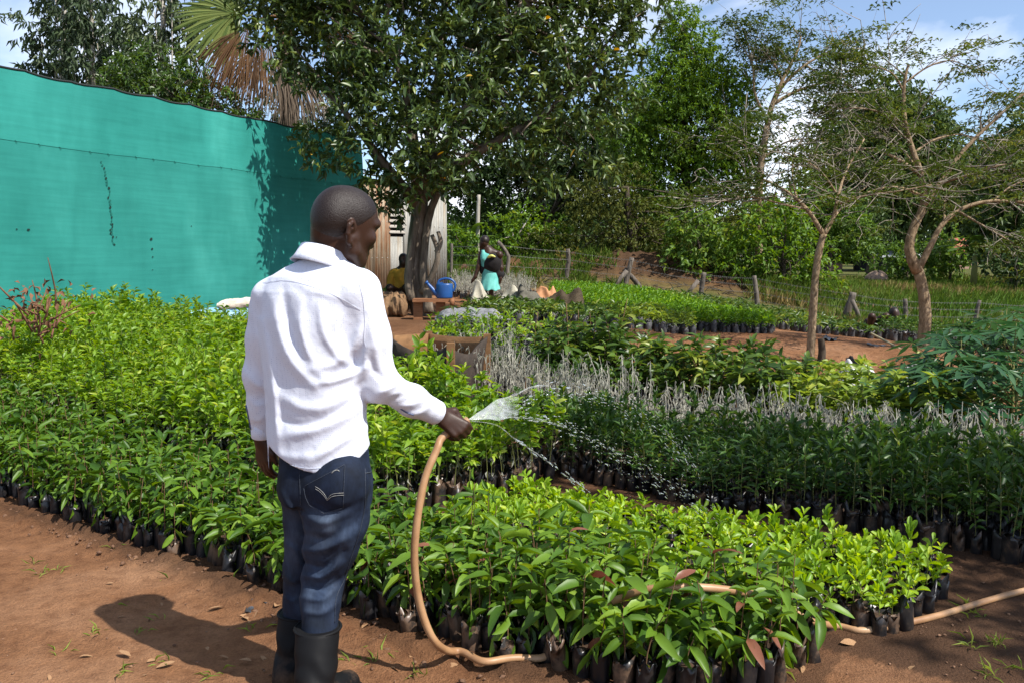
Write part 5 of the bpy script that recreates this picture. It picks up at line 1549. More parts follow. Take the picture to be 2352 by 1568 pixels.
hair_m, t_, b_ = new_mat('shaved_hair')
n_ = noise_node(t_, 230, 3, 0.75)
c_ = mix_node(t_, n_.outputs['Fac'], (0.0055, 0.0030, 0.0022), (0.021, 0.0105, 0.0070))
t_.links.new(c_, b_.inputs['Base Color'])
b_.inputs['Roughness'].default_value = 0.44
b_.inputs['Specular IOR Level'].default_value = 0.36
bump(t_, b_, n_.outputs['Fac'], 0.85, 0.0025)

shirt_m, t_, b_ = new_mat('white_dotted_cotton')
tcn = t_.nodes.new('ShaderNodeTexCoord')
vo = t_.nodes.new('ShaderNodeTexVoronoi')
vo.inputs['Scale'].default_value = 150
vo.inputs['Randomness'].default_value = 0.25
t_.links.new(tcn.outputs['Object'], vo.inputs['Vector'])
dots = ramp_node(t_, vo.outputs['Distance'], [(0.13, (0.38, 0.42, 0.57)), (0.25, (0.635, 0.665, 0.76))])
t_.links.new(dots.outputs['Color'], b_.inputs['Base Color'])
b_.inputs['Roughness'].default_value = 0.85
b_.inputs['Specular IOR Level'].default_value = 0.15
wv = noise_node(t_, 34, 6, 0.62)
bump(t_, b_, wv.outputs['Fac'], 0.35, 0.006)

seam_m = surf('shirt_seam', [(0.3, (0.60, 0.61, 0.66)), (0.7, (0.70, 0.71, 0.75))], 200, 0.85, bmp=0.1)
cuff_in_m = surf('shirt_lining_blue', [(0.3, (0.05, 0.06, 0.12)), (0.7, (0.12, 0.14, 0.22))], 90, 0.8, bmp=0.1)

denim_m, t_, b_ = new_mat('dark_denim')
n1 = noise_node(t_, 7, 4, 0.55)
n2 = noise_node(t_, 130, 4, 0.7, 'Object', (1, 1, 0.22))
c_ = ramp_node(t_, n1.outputs['Fac'], [(0.34, (0.0035, 0.006, 0.012)), (0.52, (0.009, 0.0155, 0.033)), (0.74, (0.030, 0.048, 0.085))]).outputs['Color']
at_ = t_.nodes.new('ShaderNodeAttribute'); at_.attribute_name = 'tint'
c_ = mix_node(t_, at_.outputs['Fac'], c_, (0.085, 0.115, 0.165))
c2 = mix_node(t_, n2.outputs['Fac'], (0.45, 0.45, 0.5), (1.6, 1.6, 1.6))
c_ = mix_node(t_, 1.0, c_, c2, 'MULTIPLY')
t_.links.new(c_, b_.inputs['Base Color'])
b_.inputs['Roughness'].default_value = 0.8
b_.inputs['Specular IOR Level'].default_value = 0.2
bump(t_, b_, n2.outputs['Fac'], 0.25, 0.0015)
stitch_m = surf('faded_stitching', [(0.35, (0.10, 0.11, 0.12)), (0.65, (0.34, 0.33, 0.30))], 300, 0.8, bmp=0)
stitch2_m = surf('dull_stitching', [(0.35, (0.015, 0.02, 0.032)), (0.65, (0.06, 0.07, 0.09))], 300, 0.8, bmp=0)

boot_m, t_, b_ = new_mat('black_rubber_boot')
n1 = noise_node(t_, 9, 5, 0.65)
geo = t_.nodes.new('ShaderNodeNewGeometry')
sx = t_.nodes.new('ShaderNodeSeparateXYZ')
t_.links.new(geo.outputs['Position'], sx.inputs[0])
mr = t_.nodes.new('ShaderNodeMapRange')
mr.inputs['From Min'].default_value = 0.16; mr.inputs['From Max'].default_value = 0.02
t_.links.new(sx.outputs['Z'], mr.inputs['Value'])
mu = t_.nodes.new('ShaderNodeMath'); mu.operation = 'MULTIPLY'
t_.links.new(mr.outputs['Result'], mu.inputs[0])
rr_ = ramp_node(t_, n1.outputs['Fac'], [(0.45, (0, 0, 0)), (0.68, (1, 1, 1))])
t_.links.new(rr_.outputs['Color'], mu.inputs[1])
c_ = mix_node(t_, n1.outputs['Fac'], (0.004, 0.004, 0.0045), (0.011, 0.011, 0.012))
c_ = mix_node(t_, mu.outputs[0], c_, (0.14, 0.085, 0.05))
t_.links.new(c_, b_.inputs['Base Color'])
b_.inputs['Roughness'].default_value = 0.6
b_.inputs['Specular IOR Level'].default_value = 0.12

def smin(a, b, k):
    h = np.clip(0.5 + 0.5 * (b - a) / k, 0, 1)
    return b * (1 - h) + a * h - k * h * (1 - h)

def cone_d(X, Y, Z, a, b, ra, rb):
    ab = b - a
    t = np.clip(((X - a[0]) * ab[0] + (Y - a[1]) * ab[1] + (Z - a[2]) * ab[2]) / (ab.dot(ab) + 1e-9), 0, 1)
    return np.sqrt((X - a[0] - t * ab[0]) ** 2 + (Y - a[1] - t * ab[1]) ** 2 + (Z - a[2] - t * ab[2]) ** 2) - (ra + (rb - ra) * t)

HS = 1.045
HEAD_C = at(793, 519, 2.86)
HEAD_R = Matrix.Rotation(R(-46), 3, 'Z') @ Matrix.Rotation(R(-12), 3, 'X')     # face turned to the right and away, tipped down

def head_parts(f, skin=True):
    """Adds the head to a field in head axes: x right, y forward, z up."""
    H = lambda x, y, z: HEAD_C + HEAD_R @ Vector((x * HS, y * HS, z * HS))
    M = HEAD_R
    E = lambda c, r, k=0.02, op='u', rx=0: f.ell(H(*c), [q * HS for q in r], M @ Matrix.Rotation(R(rx), 3, 'X'), k, op)
    E((0, -0.012, 0.030), (0.080, 0.102, 0.094), 0.0)          # braincase
    E((0, 0.022, 0.035), (0.074, 0.078, 0.080), 0.03)          # forehead
    E((0, -0.060, 0.005), (0.062, 0.048, 0.062), 0.03)         # back of the skull
    E((0, 0.030, -0.035), (0.066, 0.066, 0.080), 0.03)         # face
    E((0, 0.046, -0.098), (0.042, 0.036, 0.030), 0.03)         # chin
    for s in (-1, 1):
        f.chain([H(s * 0.062, -0.005, -0.045), H(s * 0.054, 0.010, -0.082), H(s * 0.025, 0.060, -0.108)], [0.014, 0.016, 0.016], 0.025)   # jaw
        E((s * 0.048, 0.062, -0.028), (0.024, 0.024, 0.022), 0.02)      # cheekbone
        E((s * 0.033, 0.088, 0.006), (0.019, 0.012, 0.011), 0.012, 'ss')  # eye socket
        E((s * 0.033, 0.083, 0.004), (0.014, 0.011, 0.010), 0.006)      # eyeball under the lid
        f.chain([H(s * 0.012, 0.098, 0.022), H(s * 0.040, 0.090, 0.026), H(s * 0.062, 0.066, 0.018)], [0.010, 0.011, 0.008], 0.014)   # brow
        # ear: rim, lobe, hollow
        ear = [(0.072, -0.014, -0.012), (0.083, -0.030, 0.002), (0.090, -0.044, -0.010), (0.087, -0.041, -0.038), (0.078, -0.026, -0.060), (0.070, -0.016, -0.066)]
        f.chain([H((a if s > 0 else -(0.072 + (a - 0.072) * .45)), b, c) for a, b, c in ear], [0.0072, 0.0075, 0.0075, 0.0072, 0.0095, 0.009], 0.006)
        f.chain([H(s * 0.070, -0.018, -0.020), H(s * 0.079, -0.032, -0.022), H(s * 0.075, -0.026, -0.050)], [0.008, 0.007, 0.008], 0.008)
        E((s * 0.085, -0.020, -0.036), (0.007, 0.009, 0.015), 0.006, 'ss')
        E((s * 0.019, 0.092, -0.045), (0.013, 0.012, 0.010), 0.01)      # nostril wing
    f.chain([H(0, 0.088, 0.010), H(0, 0.098, -0.018), H(0, 0.103, -0.040)], [0.009, 0.010, 0.014], 0.015)   # nose
    f.chain([H(-0.022, 0.085, -0.072), H(0, 0.094, -0.069), H(0.022, 0.085, -0.072)], [0.006, 0.0095, 0.006], 0.008)
    f.chain([H(-0.020, 0.082, -0.084), H(0, 0.090, -0.086), H(0.020, 0.082, -0.084)], [0.006, 0.0105, 0.006], 0.008)

# joints: photograph point + distance
J = dict(
    neck0=at(752, 612, 2.87), neck1=at(766, 552, 2.86),
    ls=at(622, 684, 2.92), le=at(596, 862, 2.95), lw=at(603, 1003, 2.99),
    rs=at(826, 668, 2.78), re=at(872, 880, 2.83), rw=at(1004, 948, 3.02),
    pel=at(745, 1090, 2.85),
    rh=at(772, 1130, 2.80), rk=at(745, 1320, 2.83), ra=at(728, 1600, 2.70),
    lh=at(706, 1120, 2.90), lk=at(696, 1300, 2.93), la=at(676, 1560, 2.93))

# ---- body: one continuous mesh (head, neck, trunk, arms with hands, legs)
f = Field((-1.12, 2.50, 0.02), (-0.02, 3.34, 1.80), 0.005)
f.chain([J['neck0'] + Vector((0, 0, -0.06)), J['neck1'] + Vector((0, 0, 0.02))], [0.073, 0.074], 0.0)
tr = [(at(735, 690, 2.85), 0.115), (at(720, 850, 2.85), 0.105), (at(735, 1000, 2.85), 0.105), (at(745, 1090, 2.85), 0.112)]
f.chain([p for p, _ in tr], [r for _, r in tr], 0.03)
f.chain([J['ls'], at(735, 660, 2.85), J['rs']], [0.045, 0.07, 0.045], 0.04)
for s in 'lr':
    f.chain([J[s + 's'], J[s + 'e'], J[s + 'w']], [0.048, 0.037, 0.027], 0.02)
    f.chain([J[s + 'h'], J[s + 'k'], J[s + 'a']], [0.050, 0.028, 0.022], 0.03)
head_parts(f)

# right hand, closed round the hose end. The hose enters below and leaves to the right.
HOSE_IN, HOSE_OUT = at(1016, 1003, 3.015), at(1071, 966, 3.06)
hx = (HOSE_OUT - HOSE_IN).normalized()                          # little finger -> index
hf = (at(1050, 975, 3.06) - J['rw']).normalized()               # along the forearm
hn = hx.cross(hf)
if hn.y > 0: hn = -hn                                           # back of the hand looks at the camera
hn = (hn + Vector((0.0, 0, 0.35))).normalized()
hf = (hf - hn * hf.dot(hn)).normalized()
wr = J['rw']
hc = (HOSE_IN + HOSE_OUT) / 2
kn0 = hc + hf * 0.012 + hn * 0.026
f.chain([wr - hf * 0.02, wr + hf * 0.012], [0.028, 0.030], 0.015)
for i, (o, L) in enumerate(((-0.034, 0.034), (-0.012, 0.039), (0.010, 0.041), (0.031, 0.037))):
    k = kn0 + hx * o + hf * (0.004 + 0.006 * math.sin(i * 1.2 + 0.6)) + hn * (0.002 if i in (1, 2) else 0)
    f.chain([wr + hx * o * 0.45 + hf * 0.012 + hn * 0.004, k], [0.0175, 0.0128], 0.009)        # metacarpal / back of the hand
    p1 = k + hf * L * 0.72 - hn * L * 0.55
    p2 = p1 - hf * 0.010 - hn * 0.026
    p3 = p2 - hf * 0.024 - hn * 0.003
    f.chain([k, p1, p2, p3], [0.0118, 0.0098, 0.0092, 0.008], 0.002)
f.ell(wr + (hc - wr) * 0.50 - hn * 0.004, (0.028, 0.030, 0.024), None, 0.015)
th0 = wr + hf * 0.016 + hx * 0.018 - hn * 0.006
f.chain([th0, th0 + hx * 0.030 + hf * 0.018 - hn * 0.010, hc + hx * 0.040 - hn * 0.004 + hf * 0.002, hc + hx * 0.050 + hf * 0.020 - hn * 0.008], [0.018, 0.014, 0.0115, 0.0095], 0.008)

# left hand, hanging and slightly curled
lw = J['lw']
hd = (at(607, 1090, 3.0) - lw).normalized()
sd = Vector((0.75, -0.62, 0.0)); sd = (sd - hd * sd.dot(hd)).normalized()
pn = hd.cross(sd)
if pn.x < 0: pn = -pn                                           # palm looks towards the thigh
f.chain([lw - hd * 0.03, lw + hd * 0.02], [0.026, 0.027], 0.015)
for i, (o, L) in enumerate(((-0.028, 0.060), (-0.009, 0.074), (0.010, 0.076), (0.029, 0.068))):
    k = lw + hd * (0.082 + (0.006 if i in (1, 2) else 0)) + sd * o
    f.chain([lw + hd * 0.015 + sd * o * 0.5, k], [0.018, 0.0125], 0.012)
    p1 = k + hd * L * 0.45 + pn * 0.006
    p2 = p1 + hd * L * 0.28 + pn * 0.013
    p3 = p2 + hd * L * 0.16 + pn * 0.016
    f.chain([k, p1, p2, p3], [0.0112, 0.0098, 0.0088, 0.0075], 0.004)
f.chain([lw + hd * 0.02 + sd * 0.02, lw + hd * 0.055 + sd * 0.046 + pn * 0.008, lw + hd * 0.088 + sd * 0.054 + pn * 0.016], [0.016, 0.012, 0.0095], 0.008)
P, Q = f.mesh(1)
body = link('person', mesh_np('person', P, [(Q, 0)], True, [skin_m]))
tag(body, 'man in white shirt, dark jeans and black rubber boots holding the hose', 'person')
body_bvh = BVHTree.FromPolygons(P.tolist(), Q.tolist())

# ---- shaved hair: a thin cap over the skull
fh = Field((-0.72, 2.66, 1.46), (-0.38, 3.06, 1.82), 0.004)
H_ = lambda x, y, z: HEAD_C + HEAD_R @ Vector((x * HS, y * HS, z * HS))
fh.ell(H_(0, -0.012, 0.030), tuple(HS * q + 0.0006 for q in (0.080, 0.102, 0.094)), HEAD_R, 0.0)
fh.ell(H_(0, 0.022, 0.035), tuple(HS * q + 0.0006 for q in (0.074, 0.078, 0.080)), HEAD_R, 0.03)
fh.ell(H_(0, -0.060, 0.005), tuple(HS * q + 0.0006 for q in (0.062, 0.048, 0.062)), HEAD_R, 0.03)
A_ = np.array(HEAD_R)
def hairline(X, Y, Z):
    x, y, z = X - HEAD_C.x, Y - HEAD_C.y, Z - HEAD_C.z
    u = A_[0,0]*x + A_[1,0]*y + A_[2,0]*z; v = A_[0,1]*x + A_[1,1]*y + A_[2,1]*z; w = A_[0,2]*x + A_[1,2]*y + A_[2,2]*z
    front = v - 0.072 - 0.25 * (w - 0.08)
    low = -(w + 0.062 - np.clip((v + 0.058) * 0.95, 0, 0.2))
    return np.maximum(front, low)
fh.add((-0.72, 2.68, 1.46), (-0.40, 3.04, 1.80), hairline, 0, 'i')
P, Q = fh.mesh(1)
link('hair', mesh_np('hair', P, [(Q, 0)], True, [hair_m]), body)

# ---- shirt
SH_FOLDS = [   # (points in the photograph, width px, height m)
    ([(628, 690), (640, 760), (668, 830), (720, 885)], 13, 0.014),
    ([(652, 665), (664, 740), (700, 820), (735, 850)], 10, -0.009),
    ([(600, 740), (618, 830), (630, 930), (640, 1040)], 12, 0.010),
    ([(690, 690), (690, 760), (712, 830), (748, 868)], 12, 0.010),
    ([(735, 700), (742, 760), (775, 815), (808, 838)], 11, 0.009),
    ([(832, 740), (815, 790), (770, 835), (715, 845)], 10, 0.008),
    ([(836, 770), (826, 812), (800, 845), (756, 868)], 9, -0.008),
    ([(842, 800), (838, 850), (812, 880)], 10, 0.010),
    ([(728, 880), (770, 872), (812, 858), (844, 840)], 9, 0.010),
    ([(640, 905), (690, 935), (745, 935), (800, 905)], 14, 0.010),
    ([(640, 960), (690, 975), (750, 960), (835, 905)], 10, -0.007),
    ([(650, 1000), (710, 990), (770, 968), (838, 930)], 13, 0.010),
    ([(640, 1045), (690, 1050), (740, 1040), (800, 1000)], 11, 0.006),
    ([(700, 1070), (760, 1030), (840, 980)], 10, 0.006),
    ([(625, 880), (632, 960), (628, 1030)], 9, 0.006),
    ([(845, 900), (835, 950), (842, 1010)], 9, -0.006),
    ([(662, 640), (720, 668), (800, 690)], 8, 0.003),
    # left sleeve
    ([(572, 700), (590, 780), (600, 850)], 8, 0.006), ([(562, 850), (585, 880), (604, 890)], 8, 0.006),
    ([(566, 910), (590, 930), (606, 925)], 7, 0.005), ([(572, 960), (592, 965), (608, 955)], 6, 0.004),
    # right sleeve
    ([(846, 720), (862, 800), (870, 850)], 9, 0.006), ([(838, 800), (860, 850), (900, 880)], 8, -0.006),
    ([(868, 905), (895, 890), (920, 868)], 8, 0.008), ([(890, 925), (920, 905), (940, 885)], 7, -0.006),
    ([(905, 935), (940, 930), (975, 915)], 7, 0.007), ([(925, 950), (960, 950), (985, 935)], 6, 0.006),
    ([(900, 905), (930, 900), (968, 890)], 6, 0.005),
]
BY = R(-24)                                                     # trunk turned to the right
cB, sB = math.cos(BY), math.sin(BY)
# torso sections: world z, centre px, half width px (as seen), half depth m
SEC = []
for py, l, r, d in ((590, 706, 794, 0.060), (614, 654, 822, 0.080), (636, 616, 844, 0.098), (670, 594, 850, 0.112), (730, 596, 842, 0.122),
                    (800, 602, 836, 0.124), (870, 606, 838, 0.122), (930, 610, 842, 0.122), (1000, 612, 848, 0.128), (1090, 622, 856, 0.136), (1120, 622, 858, 0.136)):
    a, b2 = at(l, py, 2.85), at(r, py, 2.85)
    SEC.append((a.z, (a.x + b2.x) / 2, (b2.x - a.x) / 2, d))
SEC.sort()
SEC = np.array(SEC)
def torso(X, Y, Z):
    z = np.clip(Z, SEC[0, 0], SEC[-1, 0])
    cx = np.interp(z, SEC[:, 0], SEC[:, 1]); w = np.interp(z, SEC[:, 0], SEC[:, 2]); d = np.interp(z, SEC[:, 0], SEC[:, 3])
    a = np.sqrt(np.maximum(w * w - (d * sB) ** 2, 1e-4)) / cB
    x, y = X - cx, Y - 2.85
    u = x * cB + y * sB; v = -x * sB + y * cB
    q = (np.abs(u / a) ** 2.25 + np.abs(v / d) ** 2.25) ** (1 / 2.25)
    s = (q - 1) * np.minimum(a, d)
    return np.maximum(s, Z - SEC[-1, 0])
f = Field((-1.10, 2.52, 0.70), (-0.16, 3.24, 1.60), 0.0045)
f.add((-1.02, 2.66, 0.74), (-0.44, 3.06, 1.58), torso, 0.0)
ls, le, lw_, rs, re, rw = (J[k] for k in ('ls', 'le', 'lw', 'rs', 're', 'rw'))
f.chain([ls, ls.lerp(le, 0.5), le, le.lerp(lw_, 0.5), lw_ + (lw_ - le).normalized() * -0.004], [0.066, 0.060, 0.052, 0.044, 0.037], 0.03)
f.chain([rs, rs.lerp(re, 0.5), re, re.lerp(rw, 0.55), rw + (rw - re).normalized() * -0.002], [0.070, 0.066, 0.057, 0.050, 0.044], 0.035)
def cloth(X, Y, Z):
    d = -0.92 * folds(SH_FOLDS, X, Y, Z)
    return d - 0.0022 * fbm(X * 15, Y * 15, Z * 10, o=3)
f.add((-1.10, 2.52, 0.72), (-0.16, 3.24, 1.60), cloth, 0.0, '+')
def hem(X, Y, Z):
    U, W = px_of(X, Y, Z)
    t = (U - 735) / 118.0
    front = np.clip((Y - 2.86) / 0.10, 0, 1)
    zh = at(0, 1084, 2.72).z + 0.070 * np.abs(np.clip(t, -1.3, 1.3)) ** 2.2 + front * 0.0
    far = (U < 618) | (U > 864)                                  # sleeves are not trimmed by the hem
    return np.where(far, -1.0, zh - Z)
f.add((-1.02, 2.60, 0.70), (-0.42, 3.10, 0.98), hem, 0, 'i')
for w, e, r in ((lw_, le, 0.036), (rw, re, 0.042)):              # square cuff ends
    dr = (w - e).normalized()
    def cut(X, Y, Z, w=w, dr=dr):
        s = (X - w.x) * dr.x + (Y - w.y) * dr.y + (Z - w.z) * dr.z
        near = np.sqrt((X - w.x) ** 2 + (Y - w.y) ** 2 + (Z - w.z) ** 2)
        return np.where(near < 0.075, s, -1.0)
    f.add(np.array(w) - 0.03, np.array(w) + 0.03, cut, 0, 'i')
P, Q = f.mesh(1)
shirt = link('shirt', mesh_np('shirt', P, [(Q, 0)], True, [shirt_m]), body)
shirt_bvh = BVHTree.FromPolygons(P.tolist(), Q.tolist())

def on_surface(bvh, px, py, lift=0.0012):
    d = (at(px, py, 3.0) - cam.location).normalized()
    h = bvh.ray_cast(cam.location, d)
    return None if h[0] is None else (h[0] + (h[1] if h[1].dot(d) < 0 else -h[1]) * lift)

def stitch(name, bvh, pts, rad, mat, parent, n=None, closed=False, dash=False):
    p = spline(pts, n or max(8, len(pts) * 6)) if len(pts) > 2 else np.array([np.array(pts[0]) * (1 - t) + np.array(pts[1]) * t for t in np.linspace(0, 1, n or 8)])
    q = [on_surface(bvh, u, v) for u, v in p]
    q = [k for k in q if k is not None]
    if len(q) > 2:
        return Geo().tube(q, rad, 5).obj(name, mat, parent)

stitch('yoke_seam', shirt_bvh, [(604, 650), (660, 645), (720, 660), (780, 684), (828, 712)], 0.0005, shirt_m, shirt, 30)
stitch('armhole_seam', shirt_bvh, [(822, 640), (834, 690), (838, 740), (836, 775), (842, 800)], 0.0006, shirt_m, shirt, 30)
stitch('hem_seam', shirt_bvh, [(640, 1052), (680, 1070), (730, 1074), (780, 1064), (842, 1030)], 0.0006, shirt_m, shirt, 30)
def cuff(w, e, r, name):
    dr = (w - e).normalized()
    ring = lambda s, rr: (w + dr * s, rr)
    a = [ring(-0.056, r - 0.001), ring(-0.055, r + 0.0035), ring(-0.004, r + 0.0035), ring(-0.001, r + 0.001), ring(-0.003, r - 0.006), ring(-0.02, r - 0.010)]
    return Geo().tube([k[0] for k in a], [k[1] for k in a], 28, cap=False).obj(name, shirt_m, shirt)
cuff(rw, re, 0.0415, 'cuff')
cuff(lw_, le, 0.0355, 'cuff')
g = Geo()                                                       # cuff placket with dark lining
dr = (rw - re).normalized()
stitch('cuff_placket', shirt_bvh, [(921, 938), (935, 946), (950, 952)], 0.003, cuff_in_m, shirt, 10)
stitch('cuff_placket', shirt_bvh, [(566, 930), (570, 950), (577, 985)], 0.003, cuff_in_m, shirt, 10)

# collar: stand and fold-over leaf, open at the front
g = Geo()
nk = at(752, 578, 2.865)
ax = Vector((0.20, 0.14, 1)).normalized()
ex = Vector((math.cos(R(-34)), math.sin(R(-34)), 0)); ex = (ex - ax * ex.dot(ax)).normalized(); ey = ax.cross(ex)
rows = []
for s in np.linspace(0, 1, 41):
    a = R(-90) + (s - 0.5) * R(318)                             # -90: nape
    c = ex * math.cos(a) * 0.93 + ey * math.sin(a) * 1.0
    fr = abs(s - 0.5) * 2
    pr = nk + ax * (-0.006 - 0.030 * fr ** 2)
    rad = 0.080 + 0.006 * fr
    lean = 0.0045 * math.sin(s * 23) * 0.6
    leaf = 0.050 + 0.016 * max(0, fr - 0.72) / 0.28
    rows.append([pr - ax * 0.040 + c * (rad + 0.004), pr + ax * 0.012 + c * rad, pr + ax * 0.018 + c * (rad + 0.004), pr + ax * 0.014 + c * (rad + 0.010),
                 pr - ax * (leaf * 0.5) + c * (rad + 0.022 + lean), pr - ax * (leaf * (0.86)) + c * (rad + 0.034 + lean), pr - ax * (leaf * 0.88) + c * (rad + 0.030 + lean), pr - ax * (leaf * 0.4) + c * (rad + 0.012)])
V = np.array([[tuple(p) for p in r] for r in rows]).reshape(-1, 3)
m, k = len(rows), len(rows[0])
Fq = [(i * k + j, (i + 1) * k + j, (i + 1) * k + j + 1, i * k + j + 1) for i in range(m - 1) for j in range(k - 1)]
g.add(V, Fq)
g.obj('collar', shirt_m, shirt)

# ---- jeans
JF = [
    ([(690, 1180), (740, 1200), (800, 1180)], 10, 0.007), ([(700, 1225), (750, 1235), (815, 1200)], 9, -0.006), ([(695, 1262), (740, 1262), (800, 1235)], 9, 0.008),
    ([(700, 1290), (745, 1300), (790, 1262)], 7, -0.006), ([(698, 1320), (740, 1325), (785, 1290)], 8, 0.009), ([(705, 1345), (742, 1352), (778, 1330)], 6, -0.006),
    ([(700, 1372), (740, 1375), (775, 1350)], 8, 0.008), ([(700, 1405), (740, 1408), (772, 1385)], 7, 0.006),
    ([(780, 1260), (768, 1300), (742, 1330)], 7, 0.006), ([(640, 1120), (660, 1160), (690, 1180)], 8, 0.006), ([(660, 1250), (680, 1265), (690, 1300)], 7, 0.005),
    ([(720, 1150), (770, 1172), (830, 1150)], 8, -0.004), ([(655, 1320), (670, 1335), (688, 1330)], 7, 0.006), ([(655, 1370), (670, 1380), (686, 1372)], 6, 0.005),
    ([(838, 1100), (830, 1180), (800, 1260)], 6, 0.003),
]
f = Field((-0.94, 2.55, 0.16), (-0.40, 3.12, 0.98), 0.0045)
rh, rk, ra_, lh, lk, la_ = (J[k] for k in ('rh', 'rk', 'ra', 'lh', 'lk', 'la'))
def pelvis(X, Y, Z):
    c = at(744, 1075, 2.85)
    z0 = at(0, 1020, 2.85).z
    x, y = X - c.x, Y - c.y
    u = x * cB + y * sB; v = -x * sB + y * cB
    a, d = 0.160, 0.112 + 0.016 * np.exp(-((Z - (c.z - 0.07)) / 0.08) ** 2) * (v < 0)
    q = (np.abs(u / a) ** 2.3 + np.abs(v / d) ** 2.3) ** (1 / 2.3)
    s = (q - 1) * 0.112
    return np.maximum(np.maximum(s, Z - z0), (c.z - 0.10) - Z)
f.add((-0.90, 2.66, 0.66), (-0.42, 3.04, 0.94), pelvis, 0.0)
f.chain([at(772, 1110, 2.80), at(772, 1190, 2.80), at(760, 1255, 2.815), at(744, 1325, 2.83), at(738, 1375, 2.80), at(735, 1450, 2.77)], [0.116, 0.104, 0.086, 0.066, 0.062, 0.060], 0.03)
f.chain([at(707, 1105, 2.90), at(706, 1200, 2.91), at(696, 1300, 2.93), at(690, 1380, 2.94), at(684, 1450, 2.94)], [0.100, 0.082, 0.066, 0.058, 0.056], 0.012)
f.ell(at(786, 1110, 2.74), (0.088, 0.075, 0.095), None, 0.03)
f.ell(at(700, 1105, 2.81), (0.080, 0.070, 0.090), None, 0.02)
def jcloth(X, Y, Z):
    return -1.35 * folds(JF, X, Y, Z) - 0.0035 * fbm(X * 16, Y * 16, Z * 12, o=2)
f.add((-0.94, 2.55, 0.16), (-0.40, 3.12, 0.98), jcloth, 0, '+')
f.add((-0.94, 2.55, 0.1), (-0.40, 3.12, 0.98), lambda X, Y, Z: 0.235 - Z, 0, 'i')
P, Q = f.mesh(1)
U_, W_ = px_of(P[:, 0], P[:, 1], P[:, 2])
wear = 0.65 * np.exp(-(((U_ - 748) / 42) ** 2 + ((W_ - 1215) / 70) ** 2)) + 0.5 * np.exp(-(((U_ - 735) / 40) ** 2 + ((W_ - 1380) / 45) ** 2)) + 0.35 * np.exp(-(((U_ - 670) / 20) ** 2 + ((W_ - 1250) / 90) ** 2))
wear = np.clip(wear * (0.55 + 0.7 * fbm(P[:, 0] * 22, P[:, 1] * 22, P[:, 2] * 12, o=3)), 0, 1)
jeans = link('jeans', mesh_np('jeans', P, [(Q, 0)], True, [denim_m], wear), body)
jeans_bvh = BVHTree.FromPolygons(P.tolist(), Q.tolist())
stitch('side_seam', jeans_bvh, [(838, 1075), (838, 1150), (828, 1210), (806, 1280), (790, 1330), (772, 1372), (768, 1430)], 0.0011, stitch2_m, jeans, 40)
# back pocket: a patch that stands proud, stitched round, with its double-arc stitching
pk = [(700, 1118), (792, 1068), (788, 1164), (746, 1178), (712, 1158)]
def patch(name, bvh, poly, lift, mat, parent):
    (a, b, c, d, e) = [np.array(p, float) for p in poly]
    nu, nv = 14, 14
    rows = []
    for j in range(nv):
        t = j / (nv - 1)
        L = a * (1 - t) + e * t; Rr = b * (1 - t) + c * t
        row = []
        for i in range(nu):
            s = i / (nu - 1)
            p = L * (1 - s) + Rr * s
            p = p + (d - (e + c) / 2) * t * (1 - abs(2 * s - 1)) * 0.9
            edge = 0 if (i in (0, nu - 1) or j == nv - 1) else lift
            q = on_surface(bvh, p[0], p[1], edge)
            row.append(q if q is not None else row[-1])
        rows.append(row)
    V = np.array([[tuple(p) for p in r] for r in rows]).reshape(-1, 3)
    Fq = [(j * nu + i, (j + 1) * nu + i, (j + 1) * nu + i + 1, j * nu + i + 1) for j in range(nv - 1) for i in range(nu - 1)]
    return Geo().add(V, Fq, 0, 0.0).obj(name, mat, parent)
pocket = patch('back_pocket', jeans_bvh, pk, 0.0035, denim_m, jeans)
def pst(pts, r=0.0009, m=stitch_m, n=14, nm='stitching'):
    p = [on_surface(jeans_bvh, u, v, 0.0042) for u, v in spline(pts, n)]
    p = [q for q in p if q is not None]
    if len(p) > 2:
        Geo().tube(p, r, 5).obj(nm, m, pocket)
pst([(792, 1069), (790, 1110), (788, 1163)], m=stitch2_m); pst([(788, 1163), (768, 1170), (746, 1178)], m=stitch2_m)
pst([(746, 1178), (728, 1168), (712, 1158)], m=stitch2_m); pst([(712, 1158), (704, 1140), (700, 1120)], m=stitch2_m)
pst([(702, 1115), (745, 1092), (791, 1067)], m=stitch2_m)
for o in (0, 5):                                                # the arcs
    pst([(726, 1116 + o), (736, 1122 + o), (746, 1132 + o), (753, 1144 + o * 0.6)], 0.0009, stitch_m, 10, 'arc_stitching')
    pst([(753, 1144 + o * 0.6), (762, 1134 + o), (774, 1131 + o), (790, 1130 + o)], 0.0009, stitch_m, 10, 'arc_stitching')
pst([(763, 1086), (768, 1081), (775, 1079), (780, 1082)], 0.0016, stitch_m, 10, 'frayed_stitching')
stitch('rivet', jeans_bvh, [(838, 1086), (848, 1084), (857, 1082)], 0.002, stitch2_m, jeans, 6)
stitch('centre_seam', jeans_bvh, [(688, 1082), (690, 1130), (692, 1180)], 0.001, stitch2_m, jeans, 10)

